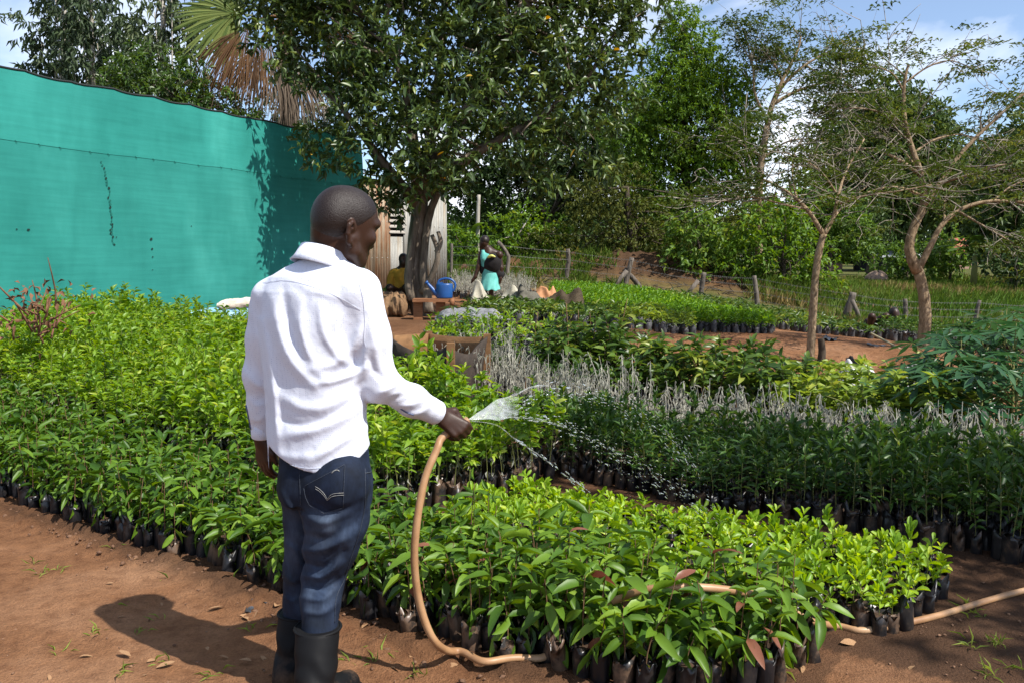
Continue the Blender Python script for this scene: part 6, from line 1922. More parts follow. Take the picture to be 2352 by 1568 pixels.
# ---- rubber boots
def boot(top, ankle, toe_dir, r_top, nm):
    f = Field(np.array([min(top.x, ankle.x) - 0.22, ankle.y - 0.20, -0.02]), np.array([max(top.x, ankle.x) + 0.32, ankle.y + 0.36, top.z + 0.06]), 0.006)
    td = Vector(toe_dir).normalized()
    an = Vector((ankle.x, ankle.y, 0.10))
    f.chain([top, top.lerp(an, 0.55), an], [r_top, r_top * 0.96, r_top * 0.84], 0.0)
    f.chain([Vector((ankle.x, ankle.y, 0.052)) - td * 0.035, Vector((ankle.x, ankle.y, 0.052)) + td * 0.08, Vector((ankle.x, ankle.y, 0.043)) + td * 0.17], [0.052, 0.050, 0.045], 0.04)
    f.add((-2, 2, 0.0), (1, 4, 1), lambda X, Y, Z: top.z - 0.002 - Z + 2 * (Z - top.z + 0.002), 0, 'i')
    f.add((-2, 2, -0.1), (1, 4, 0.3), lambda X, Y, Z: 0.001 - Z, 0, 'i')
    f.add((-2, 2, 0.0), (1, 4, 0.6), lambda X, Y, Z: -0.004 * np.sin(Z * 70 + 3 * np.sin(X * 30)) * np.clip((0.24 - Z) / 0.1, 0, 1) * np.clip((Z - 0.08) / 0.04, 0, 1), 0, '+')
    P, Q = f.mesh(1)
    o = link('boot', mesh_np('boot', P, [(Q, 0)], True, [boot_m]), body)
    a = np.linspace(0, 2 * math.pi, 33)
    ring = [top + Vector((math.cos(k) * (r_top + 0.002), math.sin(k) * (r_top + 0.002), -0.006)) for k in a]
    Geo().tube(ring, 0.006, 6, cap=False).obj('boot_rim', boot_m, o)
    sole = [Vector((ankle.x, ankle.y, 0.012)) + td * (0.065 + 0.165 * math.cos(k)) + td.cross(Vector((0, 0, 1))) * 0.053 * math.sin(k) for k in a]
    Geo().tube(sole, 0.013, 6, cap=False).obj('sole', boot_m, o)
boot(at(730, 1436, 2.77), at(724, 1640, 2.68), (0.45, 0.9, 0), 0.0735, 'r')
boot(at(684, 1402, 2.95), at(672, 1580, 2.89), (0.25, 0.95, 0), 0.066, 'l')
# ------------------------------------------------------------------ hose
M_HOSE = surf('orange_rubber_hose', [(0.3, (0.21, 0.105, 0.048)), (0.5, (0.35, 0.195, 0.095)), (0.72, (0.45, 0.29, 0.165))], 5, 0.45, 7, spec=0.4, bmp=0.15, bdist=.003)
def gp(px, py, lift=.017):
    p = on(px, py); return Vector((p.x, p.y, p.z + lift))
hp = [HOSE_OUT + (HOSE_OUT - HOSE_IN) * 0.05, HOSE_OUT, HOSE_IN, at(1004, 1030, 2.99), at(975, 1100, 2.95), at(956, 1210, 2.92), at(952, 1300, 2.92), at(966, 1395, 2.94), at(1000, 1475, 2.95), gp(1052, 1534, .03), gp(1110, 1552, .03), gp(1180, 1545, .03),
      at(1255, 1508, 3.04), at(1330, 1440, 3.1), at(1400, 1386, 3.02), at(1470, 1356, 2.96), at(1550, 1347, 2.94), at(1640, 1350, 2.96), at(1730, 1364, 3.0), at(1800, 1390, 3.08), at(1860, 1425, 3.2), gp(1915, 1452), gp(1975, 1462), gp(2050, 1452), gp(2150, 1428), gp(2250, 1400), gp(2352, 1372), gp(2480, 1345), gp(2640, 1310)]
hp_s = spline(hp, 260)
_v = VX * hp_s[:, 0] + VY * hp_s[:, 1]
_lift = .016 + .034 * np.exp(-((_v - 2.4) / .18) ** 2)
hp_s[:, 2] = np.maximum(hp_s[:, 2], ground_z(hp_s[:, 0], hp_s[:, 1]) + _lift)
for _ in range(6):
    hp_s[1:-1] = .25 * hp_s[:-2] + .5 * hp_s[1:-1] + .25 * hp_s[2:]
g = Geo(); g.tube(hp_s, 0.0138 * (1 + .03 * vnoise(np.arange(260) * .35, np.zeros(260))), 14, wob=.018, seed=4)
hose = tag(g.obj('garden_hose', M_HOSE), 'orange-brown rubber hose looping from the hand through the seedlings', 'hose')

# ------------------------------------------------------------------ water leaving the hose
M_WATER, t_, b_ = new_mat('spray_water')
b_.inputs['Base Color'].default_value = (0.93, 0.96, 0.97, 1)
b_.inputs['Roughness'].default_value = 0.12
b_.inputs['Transmission Weight'].default_value = 0.45
b_.inputs['IOR'].default_value = 1.33
b_.inputs['Specular IOR Level'].default_value = 0.6
n_ = noise_node(t_, 30, 4, .6); bump(t_, b_, n_.outputs['Fac'], .5, .01)
trn = t_.nodes.new('ShaderNodeBsdfTransparent'); ms_ = t_.nodes.new('ShaderNodeMixShader'); ms_.inputs['Fac'].default_value = .72
r_ = ramp_node(t_, noise_node(t_, 22, 5, .7, 'Object', (1, 1, 2.2)).outputs['Fac'], [(0.34, (.62, .62, .62)), (0.66, (.86, .86, .86))])
a_ = t_.nodes.new('ShaderNodeAttribute'); a_.attribute_name = 'tint'
ad_ = t_.nodes.new('ShaderNodeMath'); ad_.operation = 'MULTIPLY_ADD'; ad_.use_clamp = True
t_.links.new(a_.outputs['Fac'], ad_.inputs[0]); ad_.inputs[1].default_value = .24
t_.links.new(r_.outputs['Color'], ad_.inputs[2]); t_.links.new(ad_.outputs[0], ms_.inputs['Fac'])
t_.links.new(b_.outputs['BSDF'], ms_.inputs[1]); t_.links.new(trn.outputs['BSDF'], ms_.inputs[2])
t_.links.new(ms_.outputs['Shader'], t_.nodes['Material Output'].inputs['Surface'])
M_DROP, t_, b_ = new_mat('water_drop')
b_.inputs['Base Color'].default_value = (0.95, 0.97, 1, 1); b_.inputs['Roughness'].default_value = .08
b_.inputs['Transmission Weight'].default_value = .8; b_.inputs['IOR'].default_value = 1.33; b_.inputs['Specular IOR Level'].default_value = .7
trn = t_.nodes.new('ShaderNodeBsdfTransparent'); ms_ = t_.nodes.new('ShaderNodeMixShader'); ms_.inputs['Fac'].default_value = .35
t_.links.new(b_.outputs['BSDF'], ms_.inputs[1]); t_.links.new(trn.outputs['BSDF'], ms_.inputs[2]); t_.links.new(ms_.outputs['Shader'], t_.nodes['Material Output'].inputs['Surface'])
n_ = noise_node(t_, 40, 2, .5)
rng = np.random.default_rng(88)
noz = HOSE_OUT + (HOSE_OUT - HOSE_IN).normalized() * .008
spray = empty('water_spray', noz); tag(spray, 'fan of water and flying drops leaving the hose end', 'water', kind='stuff')
def sheet_w(edge_a, edge_b, n=18, m=9, name='water_sheet'):
    a = spline([noz] + [at(*q) for q in edge_a], n); b = spline([noz] + [at(*q) for q in edge_b], n)
    V = []
    for j in range(m):
        s = j / (m - 1)
        V.append(a * (1 - s) + b * s + np.stack([0 * s + np.zeros(n), .012 * np.sin(np.linspace(0, 5, n) + 7 * s) * np.linspace(0, 1, n), .006 * np.sin(np.linspace(0, 14, n) + 9 * s) * np.linspace(0, 1, n)], -1))
    V = np.array(V)
    # ragged far edge
    for j in range(m):
        k = rng.uniform(-.25, .35) if j % 2 else rng.uniform(.1, .6)
        for q_ in range(n): V[j, q_] += (V[j, -1] - V[j, -2]) * k * 2.2 * (q_ / (n - 1)) ** 6
    V2 = V + np.array([0, .0018, .0004])
    F_ = [(j * n + i, j * n + i + 1, (j + 1) * n + i + 1, (j + 1) * n + i) for j in range(m - 1) for i in range(n - 1)]
    F2 = [tuple(x + m * n for x in f[::-1]) for f in F_]
    Geo().add(np.vstack([V.reshape(-1, 3), V2.reshape(-1, 3)]) - np.array(noz), F_ + F2, 0, np.tile(np.tile(np.linspace(0, 1, n) ** 3, m), 2)).obj(name, M_WATER, spray)
sheet_w([(1110, 938, 3.12), (1150, 914, 3.2), (1192, 898, 3.28)], [(1115, 963, 3.08), (1150, 962, 3.12), (1190, 960, 3.18)])
sheet_w([(1185, 903, 3.28), (1210, 892, 3.36), (1235, 886, 3.42)], [(1180, 912, 3.28), (1205, 902, 3.36), (1228, 894, 3.42)], name='water_strand') if False else None
def strand(pts, r, name='water_strand'):
    p = spline([at(*q) for q in pts], 40)
    rr = r * (1 + .5 * np.sin(np.linspace(0, 40, 40)) * rng.random(40)) * np.linspace(.6, 1, 40)
    Geo().tube(p - np.array(noz), rr * .7, 6, tint=.45).obj(name, M_WATER, spray)
strand([(1078, 965, 3.07), (1140, 975, 3.1), (1180, 1005, 3.15), (1225, 1035, 3.2), (1270, 1068, 3.26)], .0035)
strand([(1110, 962, 3.1), (1180, 957, 3.2), (1240, 965, 3.3), (1300, 980, 3.4)], .0045)
strand([(1180, 908, 3.28), (1220, 888, 3.38), (1260, 884, 3.5)], .006)
ICO = []
_a = np.linspace(0, 2 * math.pi, 6, endpoint=False)
_V = np.array([(0, 0, -1.0)] + [(math.cos(k) * .75, math.sin(k) * .75, -.4) for k in _a] + [(math.cos(k) * .75, math.sin(k) * .75, .4) for k in _a] + [(0, 0, 1.0)])
_F = [(0, 1 + (j + 1) % 6, 1 + j) for j in range(6)] + [(1 + j, 1 + (j + 1) % 6, 7 + (j + 1) % 6) for j in range(6)] + [(1 + j, 7 + (j + 1) % 6, 7 + j) for j in range(6)] + [(7 + j, 7 + (j + 1) % 6, 13) for j in range(6)]
_F = np.array(_F)
g = Geo()
def drops(path, n, spread, size, t0=0.0, t1=1.0, stretch=5.0):
    P = spline([at(*q) for q in path], 60)
    T = np.gradient(P, axis=0)
    for _ in range(n):
        f = t0 + (t1 - t0) * rng.random(); i = int(f * 58)
        c = P[i] + rng.normal(size=3) * spread * (.35 + f) - np.array(noz)
        d = T[i] / np.linalg.norm(T[i]) + rng.normal(size=3) * .10
        M = rot_frames(d[None], np.array([[0, .3, 1.0]]))[0]
        s = size * (.5 + 1.1 * rng.random() ** 2)
        V = (_V * np.array([s, s, s * stretch * rng.uniform(.6, 1.3)]))[:, [0, 2, 1]] @ M.T + c
        g.add(V, _F)
drops([(1190, 935, 3.2), (1260, 900, 3.5), (1350, 905, 3.8), (1450, 945, 4.1), (1540, 1010, 4.4), (1600, 1090, 4.5)], 190, .034, .0026)
drops([(1240, 886, 3.5), (1320, 890, 3.7), (1420, 925, 4.0), (1520, 985, 4.3), (1590, 1055, 4.4), (1610, 1100, 4.5)], 90, .032, .0028)
drops([(1190, 958, 3.2), (1300, 975, 3.4), (1400, 1030, 3.7), (1500, 1090, 3.9), (1580, 1150, 4.05), (1640, 1195, 4.15)], 230, .024, .0024)
drops([(1300, 980, 3.4), (1420, 1060, 3.7), (1520, 1120, 3.9), (1640, 1190, 4.1)], 160, .05, .0020)
drops([(1180, 1005, 3.15), (1240, 1045, 3.22), (1300, 1090, 3.3), (1350, 1130, 3.36)], 60, .006, .0025)
g.obj('drops', M_DROP, spray)['kind'] = 'stuff'

# ------------------------------------------------------------------ bench, watering can, bundles, nets
M_BENCH = surf('orange_brown_timber', [(0.3, (0.16, 0.065, 0.028)), (0.7, (0.30, 0.135, 0.06))], 8, 0.8, vec_scale=(1, 6, 6))
YB = 13.2
bl = at(950, 683, YB); br = at(1036, 686, YB)
bz = gz((bl.x + br.x) / 2, YB)
bench = empty('wooden_bench', ((bl.x + br.x) / 2, YB, bz)); tag(bench, 'low plank bench beside the trunk under the watering can', 'bench')
bo = bench.location
hs = br.z - bz
Geo().box((bl.x - bo.x, -.16, hs - .05), (br.x - bo.x, .16, hs), 0).obj('seat', M_BENCH, bench, smooth=False)
Geo().tube([(br.x - bo.x, -.17, hs - .05), (br.x - bo.x + .06, -.175, hs - .05)], .06, 12).obj('rail_end', M_BENCH, bench)
for f in (.12, .72):
    xx = (bl.x + (br.x - bl.x) * f) - bo.x
    Geo().box((xx - .07, -.05, -.05), (xx + .07, .05, hs - .052), 0).obj('leg', M_BENCH, bench, smooth=False)
M_CAN, t_, b_ = new_mat('blue_plastic'); n_ = noise_node(t_, 5, 3, .5)
c_ = ramp_node(t_, n_.outputs['Fac'], [(.3, (.008, .055, .20)), (.7, (.014, .085, .28))]); t_.links.new(c_.outputs['Color'], b_.inputs['Base Color']); b_.inputs['Roughness'].default_value = .38
cb = at(1021, 683, YB); can = empty('watering_can', (cb.x, YB, bz + hs + .002)); tag(can, 'blue plastic watering can standing on the bench', 'watering can')
s = 1.0
prof = [(.0, .004), (.118, .004), (.125, .02), (.128, .10), (.130, .20), (.126, .222), (.118, .228), (.10, .222), (.0, .222)]
n = 26
V = [(math.cos(a) * r, math.sin(a) * r * .82, z) for r, z in prof for a in np.linspace(0, 2 * math.pi, n, endpoint=False)]
body_c = Geo().add(V, [(i * n + j, i * n + (j + 1) % n, (i + 1) * n + (j + 1) % n, (i + 1) * n + j) for i in range(len(prof) - 1) for j in range(n)]).obj('body', M_CAN, can)
Geo().tube(spline([(-.09, 0, .05), (-.15, 0, .10), (-.20, 0, .16), (-.27, 0, .24)], 10), np.linspace(.05, .020, 10), 12).obj('spout', M_CAN, can)
Geo().tube([(-.262, 0, .232), (-.285, 0, .255)], [.024, .034], 12).obj('rose', M_CAN, can)
Geo().tube(spline([(-.10, 0, .215), (-.08, 0, .275), (.0, 0, .305), (.09, 0, .295), (.155, 0, .245), (.165, 0, .17), (.125, 0, .10)], 26), .017, 10).obj('handle', M_CAN, can)
Geo().box((-.105, -.05, .19), (-.02, .05, .25)).obj('hood', M_CAN, can, smooth=False)

def drape(name, label, cat, ridge_px, base_l, base_r, Y, mat, depth=.5, seed=1, amp=.05, parent=None):
    """Sheet of cloth or net thrown over sticks: peaks along the ridge, sagging between, falling to the ground front and back."""
    r = np.random.default_rng(seed)
    n, m = 46, 22
    rp = spline([at(a, b, Y) for a, b in ridge_px], n)
    V = []
    for j in range(m):
        v = j / (m - 1) * 2 - 1
        row = rp.copy()
        row[:, 1] += v * depth + .05 * np.sin(np.linspace(0, 9, n) + v * 3)
        gz_ = ground_z(row[:, 0], row[:, 1]) + .02
        k = np.abs(v) ** 1.15
        row[:, 2] = np.maximum(row[:, 2] * (1 - k) + gz_ * k + amp * (1 - np.abs(v)) * vnoise(row[:, 0] * 9 + seed, row[:, 1] * 5) + .02 * np.abs(vnoise(row[:, 0] * 16, v * 6 + row[:, 1] * 0)), gz_)
        V.append(row)
    V = np.array(V).reshape(-1, 3)
    V[:, 2] += .015 * vnoise(V[:, 0] * 11, V[:, 1] * 11)
    c = Vector((float(V[:, 0].mean()), Y, float(V[:, 2].min())))
    F_ = [(j * n + i, j * n + i + 1, (j + 1) * n + i + 1, (j + 1) * n + i) for j in range(m - 1) for i in range(n - 1)]
    o = Geo().add(V - np.array(c), F_).obj(name, mat, None, c)
    sm = o.modifiers.new('thickness', 'SOLIDIFY'); sm.thickness = .003
    tag(o, label, cat)
    return o
def net_mat(name, c0, c1, alpha=.0, tl=.25):
    m, t, b = new_mat(name)
    n = noise_node(t, 9, 4, .6)
    c = ramp_node(t, n.outputs['Fac'], [(.3, c0), (.7, c1)])
    t.links.new(c.outputs['Color'], b.inputs['Base Color']); b.inputs['Roughness'].default_value = .85; b.inputs['Specular IOR Level'].default_value = .15
    tr = t.nodes.new('ShaderNodeBsdfTranslucent'); t.links.new(c.outputs['Color'], tr.inputs['Color'])
    m1 = t.nodes.new('ShaderNodeMixShader'); m1.inputs['Fac'].default_value = tl
    t.links.new(b.outputs['BSDF'], m1.inputs[1]); t.links.new(tr.outputs['BSDF'], m1.inputs[2])
    src = m1.outputs['Shader']
    if alpha:
        tp = t.nodes.new('ShaderNodeBsdfTransparent'); m2 = t.nodes.new('ShaderNodeMixShader'); m2.inputs['Fac'].default_value = alpha
        t.links.new(src, m2.inputs[1]); t.links.new(tp.outputs['BSDF'], m2.inputs[2]); src = m2.outputs['Shader']
    t.links.new(src, t.nodes['Material Output'].inputs['Surface'])
    return m
M_CREAM = net_mat('cream_mosquito_net', (.42, .39, .30), (.58, .55, .45), .10)
M_BNET = net_mat('brown_shade_net', (.045, .034, .022), (.10, .075, .048), .22, .1)
M_GNET = net_mat('grey_shade_net', (.10, .095, .075), (.19, .175, .14), .15, .15)
M_ORC = net_mat('apricot_cloth', (.52, .25, .12), (.64, .34, .18))
M_WNET = net_mat('white_net', (.62, .62, .60), (.78, .78, .75), .05)
drape('cream_net', 'cream netting draped over sticks right of the woman', 'net', [(1138, 700), (1158, 672), (1180, 654), (1192, 664), (1202, 684), (1208, 700)], 0, 0, 15.9, M_CREAM, .5, 2)
drape('cream_net', 'cream cloth heap hanging behind the woman at her left hand', 'net', [(1080, 690), (1092, 650), (1104, 648), (1116, 672), (1128, 690)], 0, 0, 18.4, M_CREAM, .35, 3)
drape('grey_net', 'grey-brown shade net peaked over a stick between cream net and brown net', 'net', [(1182, 700), (1190, 668), (1198, 652), (1214, 668), (1236, 678), (1262, 690), (1270, 704)], 0, 0, 15.6, M_GNET, .5, 4)
drape('apricot_cloth', 'apricot cloth bunched behind the brown net', 'cloth', [(1222, 690), (1238, 664), (1250, 658), (1262, 668), (1272, 660), (1284, 690)], 0, 0, 16.9, M_ORC, .25, 5)
drape('brown_net', 'dark brown shade net hung in two peaks over the seedlings', 'net', [(1226, 706), (1240, 690), (1264, 682), (1288, 666), (1304, 674), (1322, 661), (1336, 668), (1344, 708)], 0, 0, 15.3, M_BNET, .5, 6)
drape('white_net', 'white net tent peaked beside the papaya clump', 'net', [(2060, 880), (2080, 850), (2110, 830), (2140, 850), (2190, 862), (2260, 890)], 0, 0, 9.1, M_WNET, .45, 7, .02)
drape('white_net', 'white net with two peaks beside the slender thorn tree', 'net', [(1850, 880), (1885, 862), (1925, 868), (1945, 822), (1965, 858), (1995, 838), (2020, 870)], 0, 0, 9.4, M_WNET, .35, 8, .02)

M_SILV = surf('silver_grey_netting', [(0.3, (.09, .09, .095)), (0.55, (.22, .22, .23)), (0.75, (.42, .42, .42))], 14, .6, 6, (.3, 3, 3), .8, .02)
def bundle(name, label, cat, a, b, Y0, Y1, r, mat, seed, flat=.6):
    p, q = at(*a, Y0), at(*b, Y1)
    p.z = gz(p.x, p.y) + r * flat * .8; q.z = gz(q.x, q.y) + r * flat * .8
    n, m = 40, 22
    rr = np.random.default_rng(seed)
    V = []
    for i, t in enumerate(np.linspace(0, 1, n)):
        c = p.lerp(q, t)
        k = min(1, (math.sin(math.pi * min(max(t, .02), .98)) * 2.2)) ** .5
        for a_ in np.linspace(0, 2 * math.pi, m, endpoint=False):
            rad = r * k * (1 + .16 * float(vnoise(t * 7 + seed, a_ * 2.2)) + .10 * float(vnoise(t * 24 + seed, a_ * 4)))
            V.append((c.x, c.y + math.cos(a_) * rad, c.z + math.sin(a_) * rad * flat))
    F_ = [(i * m + j, i * m + (j + 1) % m, (i + 1) * m + (j + 1) % m, (i + 1) * m + j) for i in range(n - 1) for j in range(m)]
    cc = p.lerp(q, .5)
    o = Geo().add(np.array(V) - np.array(cc), F_).obj(name, mat, None, cc)
    return tag(o, label, cat)
bundle('net_bundle', 'silver-grey bundle of folded netting lying below the bench', 'netting', (1000, 735), (1155, 745), 11.9, 11.5, .26, M_SILV, 1)
M_BTARP = surf('pale_blue_tarpaulin', [(0.3, (.14, .30, .42)), (0.55, (.22, .42, .55)), (0.75, (.40, .56, .64))], 6, .55, 5, bmp=.5, bdist=.03)
M_WSACK = surf('cream_sack', [(0.3, (.42, .38, .31)), (0.7, (.60, .56, .48))], 9, .8, 5, bmp=.6, bdist=.02)
bundle('blue_tarpaulin', 'pale blue tarpaulin folded at the foot of the net wall', 'tarpaulin', (405, 740), (640, 728), 11.7, 13.4, .14, M_BTARP, 2, .9)
_s = bundle('cream_sack', 'cream sack lying on the pale blue tarpaulin', 'sack', (500, 715), (600, 712), 12.3, 13.0, .09, M_WSACK, 3, .8); _s.location.z += .19
M_JUTE = surf('brown_sacking', [(0.3, (.13, .075, .038)), (0.7, (.26, .155, .08))], 12, .9, 5, bmp=.6, bdist=.02)
bundle('brown_sack', 'brown sacking heaped against the foot of the tree', 'sack', (872, 700), (938, 700), 13.7, 13.8, .26, M_JUTE, 4, .8)
M_ROOT = surf('dead_brown_plant', [(0.3, (.10, .045, .025)), (0.7, (.22, .11, .06))], 14, .9, 5)
# dried brown plant among the citrus
rng = np.random.default_rng(9)
p = at(85, 690, 7.3); g = Geo()
wp = tag(empty('withered_plant', p), 'withered brown plant standing among the citrus by the wall', 'plant')
for _ in range(26):
    g = Geo()
    s = np.array([rng.normal() * .12, rng.normal() * .12, -.42 + .35 * rng.random()]); d = rng.normal(size=3) * np.array([.5, .5, .4]) + np.array([0, 0, .8])
    g.tube(spline([s, s + d * .12 + rng.normal(size=3) * .03, s + d * .22 + rng.normal(size=3) * .06], 5), [.010, .009, .008, .006, .003], 5)
    g.obj('stem', M_ROOT, wp)
g = Geo()
leafset(g, rng, T_LO, rng.normal(size=(90, 3)) * np.array([.16, .16, .13]) + np.array([0, 0, -.05]), rng.normal(size=(90, 3)), .07, .035)
g.obj('foliage', M_ROOT, wp)['kind'] = 'stuff'

# seed bin with dark lining behind the citrus
M_BIN = surf('tan_board', [(0.3, (.13, .065, .026)), (0.7, (.24, .125, .052))], 6, .8, vec_scale=(1, 1, 3))
M_LINER = surf('dark_liner_cloth', [(0.3, (.022, .016, .012)), (0.7, (.055, .04, .03))], 8, .8, 5, bmp=.5, bdist=.03)
b0, b1 = at(898, 850, 8.2), at(1036, 880, 7.5)
zb = gz((b0.x + b1.x) / 2, 7.9) - .1
bin_ = empty('seed_bin', ((b0.x + b1.x) / 2, 7.9, zb)); tag(bin_, 'open tan wooden bin lined with sagging dark cloth right of the man', 'bin')
bo = bin_.location
c = [Vector((b0.x, 8.2, 0)), Vector((b1.x, 7.5, 0)), Vector((b1.x + .30, 8.2, 0)), Vector((b0.x + .3, 8.9, 0))]
h_ = [at(905, 770, 8.2).z - zb, at(1040, 792, 7.5).z - zb, at(1050, 772, 8.2).z - zb, at(960, 765, 8.9).z - zb]
for i in range(4):
    p = c[i] - Vector((bo.x, bo.y, 0))
    Geo().box((p.x - .035, p.y - .035, -.05), (p.x + .035, p.y + .035, h_[i] + .02)).obj('corner_post', M_BIN, bin_, smooth=False)
for i, (mt, k) in enumerate(((M_LINER, .12), (M_LINER, .12), (M_BIN, .02), (M_BIN, .0))):
    a, b = c[i] - Vector((bo.x, bo.y, 0)), c[(i + 1) % 4] - Vector((bo.x, bo.y, 0)); ha, hb = h_[i], h_[(i + 1) % 4]
    n = 14; V = []
    for t in np.linspace(0, 1, n):
        q = a.lerp(b, t); top = ha + (hb - ha) * t - k * math.sin(math.pi * t)
        for z in np.linspace(0, 1, 7):
            V.append((q.x + .02 * math.sin(9 * t + 4 * z) * (k > .05), q.y - .02 + .03 * math.sin(7 * t + 3 * z) * (k > .05), -.05 + (top + .05) * z))
    o = Geo().add(V, [(u * 7 + v, (u + 1) * 7 + v, (u + 1) * 7 + v + 1, u * 7 + v + 1) for u in range(n - 1) for v in range(6)]).obj('side_cloth' if mt is M_LINER else 'side_board', mt, bin_)
    sm = o.modifiers.new('thickness', 'SOLIDIFY'); sm.thickness = .015

# poles and sticks
def stick(name, label, cat, pts, r, mat, seed=0, group=None):
    c = Vector(tuple(pts[0]))
    p = spline([Vector(tuple(q)) - c for q in pts], 12)
    return tag(Geo().tube(p, np.linspace(r, r * .75, 12), 7, wob=.05, seed=seed).obj(name, mat, None, c), label, cat, group)
q = at(1096, 590, 33); stick('wooden_pole', 'bare upright wooden pole beyond the fence left of the woman', 'pole', [Vector((q.x, 33, gz(q.x, 33) - .2)), at(1097, 520, 33), at(1100, 448, 33)], .09, M_BARK_P)
a, b = on(1975, 765), on(2075, 815); stick('bamboo_pole', 'long bamboo pole lying on the bare terrace between the thorn trees', 'pole', [a + Vector((0, 0, .10)), (a + b) / 2 + Vector((0, 0, .08)), b + Vector((0, 0, .05))], .022, surf('bamboo', [(0.3, (.30, .25, .13)), (0.7, (.42, .36, .21))], 10, .6))
a = on(1884, 832); stick('short_stump', 'short dark stump beside the slender thorn tree', 'stump', [a - Vector((0, 0, .1)), a + Vector((.02, 0, .12)), a + Vector((0, 0, .30))], .055, M_BARK_D)
rng = np.random.default_rng(91)
for i, (px, py, Y, h) in enumerate(((1228, 800, 9.5, .55), (1255, 800, 9.6, .32), (1302, 845, 8.9, .85), (1330, 780, 10.2, .4), (1360, 790, 10.0, .42), (1362, 786, 10.1, .3), (1425, 820, 9.6, .75), (1444, 830, 9.2, .6), (1180, 880, 8.3, .5), (1205, 900, 8.0, .45))):
    x = at(px, py, Y).x; z = gz(x, Y)
    stick('bare_seedling_stick', 'thin bare seedling stick standing on the terrace edge', 'stick', [(x, Y, z - .02), (x + rng.normal() * .02, Y, z + h * .5), (x + rng.normal() * .05, Y, z + h)], .006, M_STEM_BR, i, 'thin bare sticks on the terrace edge')
bundle('black_net_heap', 'small black net heap at the terrace edge between the thorn trees', 'netting', (1945, 838), (1978, 838), 9.9, 9.7, .13, surf('black_netting', [(0.3, (.012, .012, .013)), (0.7, (.04, .04, .042))], 30, .7), 6, 1.2)
# dark plastic scraps
M_SCRAP = surf('black_plastic_scrap', [(0.3, (.014, .015, .018)), (0.7, (.07, .075, .085))], 20, .35, spec=.5, bmp=.5)
def scrap(px, py, w, label, seed, group=None, mat=M_SCRAP, name='plastic_scrap', cat='scrap'):
    r = np.random.default_rng(seed)
    p = on(px, py)
    n = 6; u = np.linspace(-1, 1, n)
    X, Y = np.meshgrid(u, u)
    a = r.random() * 6.28; asp = r.uniform(.45, .9)
    Xr, Yr = (X * math.cos(a) - Y * asp * math.sin(a)) * w, (X * math.sin(a) + Y * asp * math.cos(a)) * w
    gzv = ground_z(p.x + Xr, p.y + Yr)
    Z = gzv - p.z + .010 + w * .28 * np.abs(r.normal(size=X.shape)) * .6 + w * .25 * np.abs(X * np.sin(Y * 2 + seed))
    V = np.stack([Xr + r.normal(size=X.shape) * w * .06, Yr + r.normal(size=X.shape) * w * .06, Z], -1).reshape(-1, 3)
    o = Geo().add(V, [(j * n + i, j * n + i + 1, (j + 1) * n + i + 1, (j + 1) * n + i) for j in range(n - 1) for i in range(n - 1)]).obj(name, mat, None, p)
    tag(o, label, cat, group)
scrap(598, 1396, .036, 'square black plastic scrap on the path left of the boots', 1); scrap(572, 1408, .028, 'smaller folded black plastic scrap beside the square one', 2)
rng = np.random.default_rng(93)
for i in range(12):
    scrap(1270 + 110 * rng.random(), 752 + 32 * rng.random(), .09 + .05 * rng.random(), 'torn black bag scrap on the bare terrace soil', 10 + i, 'torn bags on the terrace soil')
scrap(2012, 798, .12, 'dark bag scrap on the bare terrace beside the bamboo pole', 31); scrap(1905, 785, .14, 'dark bag scrap on the bare terrace below the bags', 32)
M_LITTER = surf('dry_leaf', [(0.3, (.20, .10, .045)), (0.7, (.38, .23, .12))], 30, .85)
rng = np.random.default_rng(94)
LT = []
for tp in T_FINE[:3]:
    LT.append(mesh_np('dry_leaf', tp[0] * np.array([.4, 1, .8]), [(tp[1], 0)], True, [M_LITTER]))
def litter(n, box, L, seed):
    r = np.random.default_rng(seed)
    for _ in range(n):
        px, py = r.uniform(box[0], box[2]), r.uniform(box[1], box[3])
        p = on(px, py)
        if VX * p.x + VY * p.y > 2.42 and not (px > 1800): continue
        o = link('dry_leaf', LT[int(r.integers(3))], None, p + Vector((0, 0, .012)))
        s = L * r.uniform(.5, 1.3); o.scale = (s, s, s * .6); o.rotation_euler = (r.normal() * .25, r.normal() * .25, r.random() * 6.28)
        tag(o, 'dry brown fallen leaf lying on the soil path', 'dry leaf', 'dry leaves on the path')
litter(20, (0, 1250, 700, 1568), .055, 1); litter(12, (780, 1400, 1050, 1568), .06, 2); litter(5, (1750, 1450, 2350, 1568), .07, 3); litter(14, (480, 1330, 660, 1440), .07, 4)
# weeds on the path
G = Geo(); r = np.random.default_rng(95)
for k in range(70):
    if k % 2: continue
    px, py = (r.uniform(0, 700), r.uniform(1230, 1568)) if k < 36 else (r.uniform(1740, 2352), r.uniform(1400, 1568)) if k < 62 else (r.uniform(800, 1000), r.uniform(1440, 1568))
    p = on(px, py)
    if VX * p.x + VY * p.y > 2.5 and px < 1700: continue
    n = int(r.integers(5, 14)) if px > 1700 else int(r.integers(3, 8))
    pos = np.array([tuple(p)]) + r.normal(size=(n, 3)) * np.array([.018, .018, 0])
    leafset(G, r, [leaf_tpl([0, .5, 1], [0, 1, 0], .1, .45)], pos, r.normal(size=(n, 3)) * np.array([.8, .8, 0]) + np.array([0, 0, .7]), .035 + .05 * r.random(n), .006, 0)
tag(G.obj('path_weeds', [M_SPRIG]), 'sparse grass blades and weeds sprouting from the path', kind='stuff')
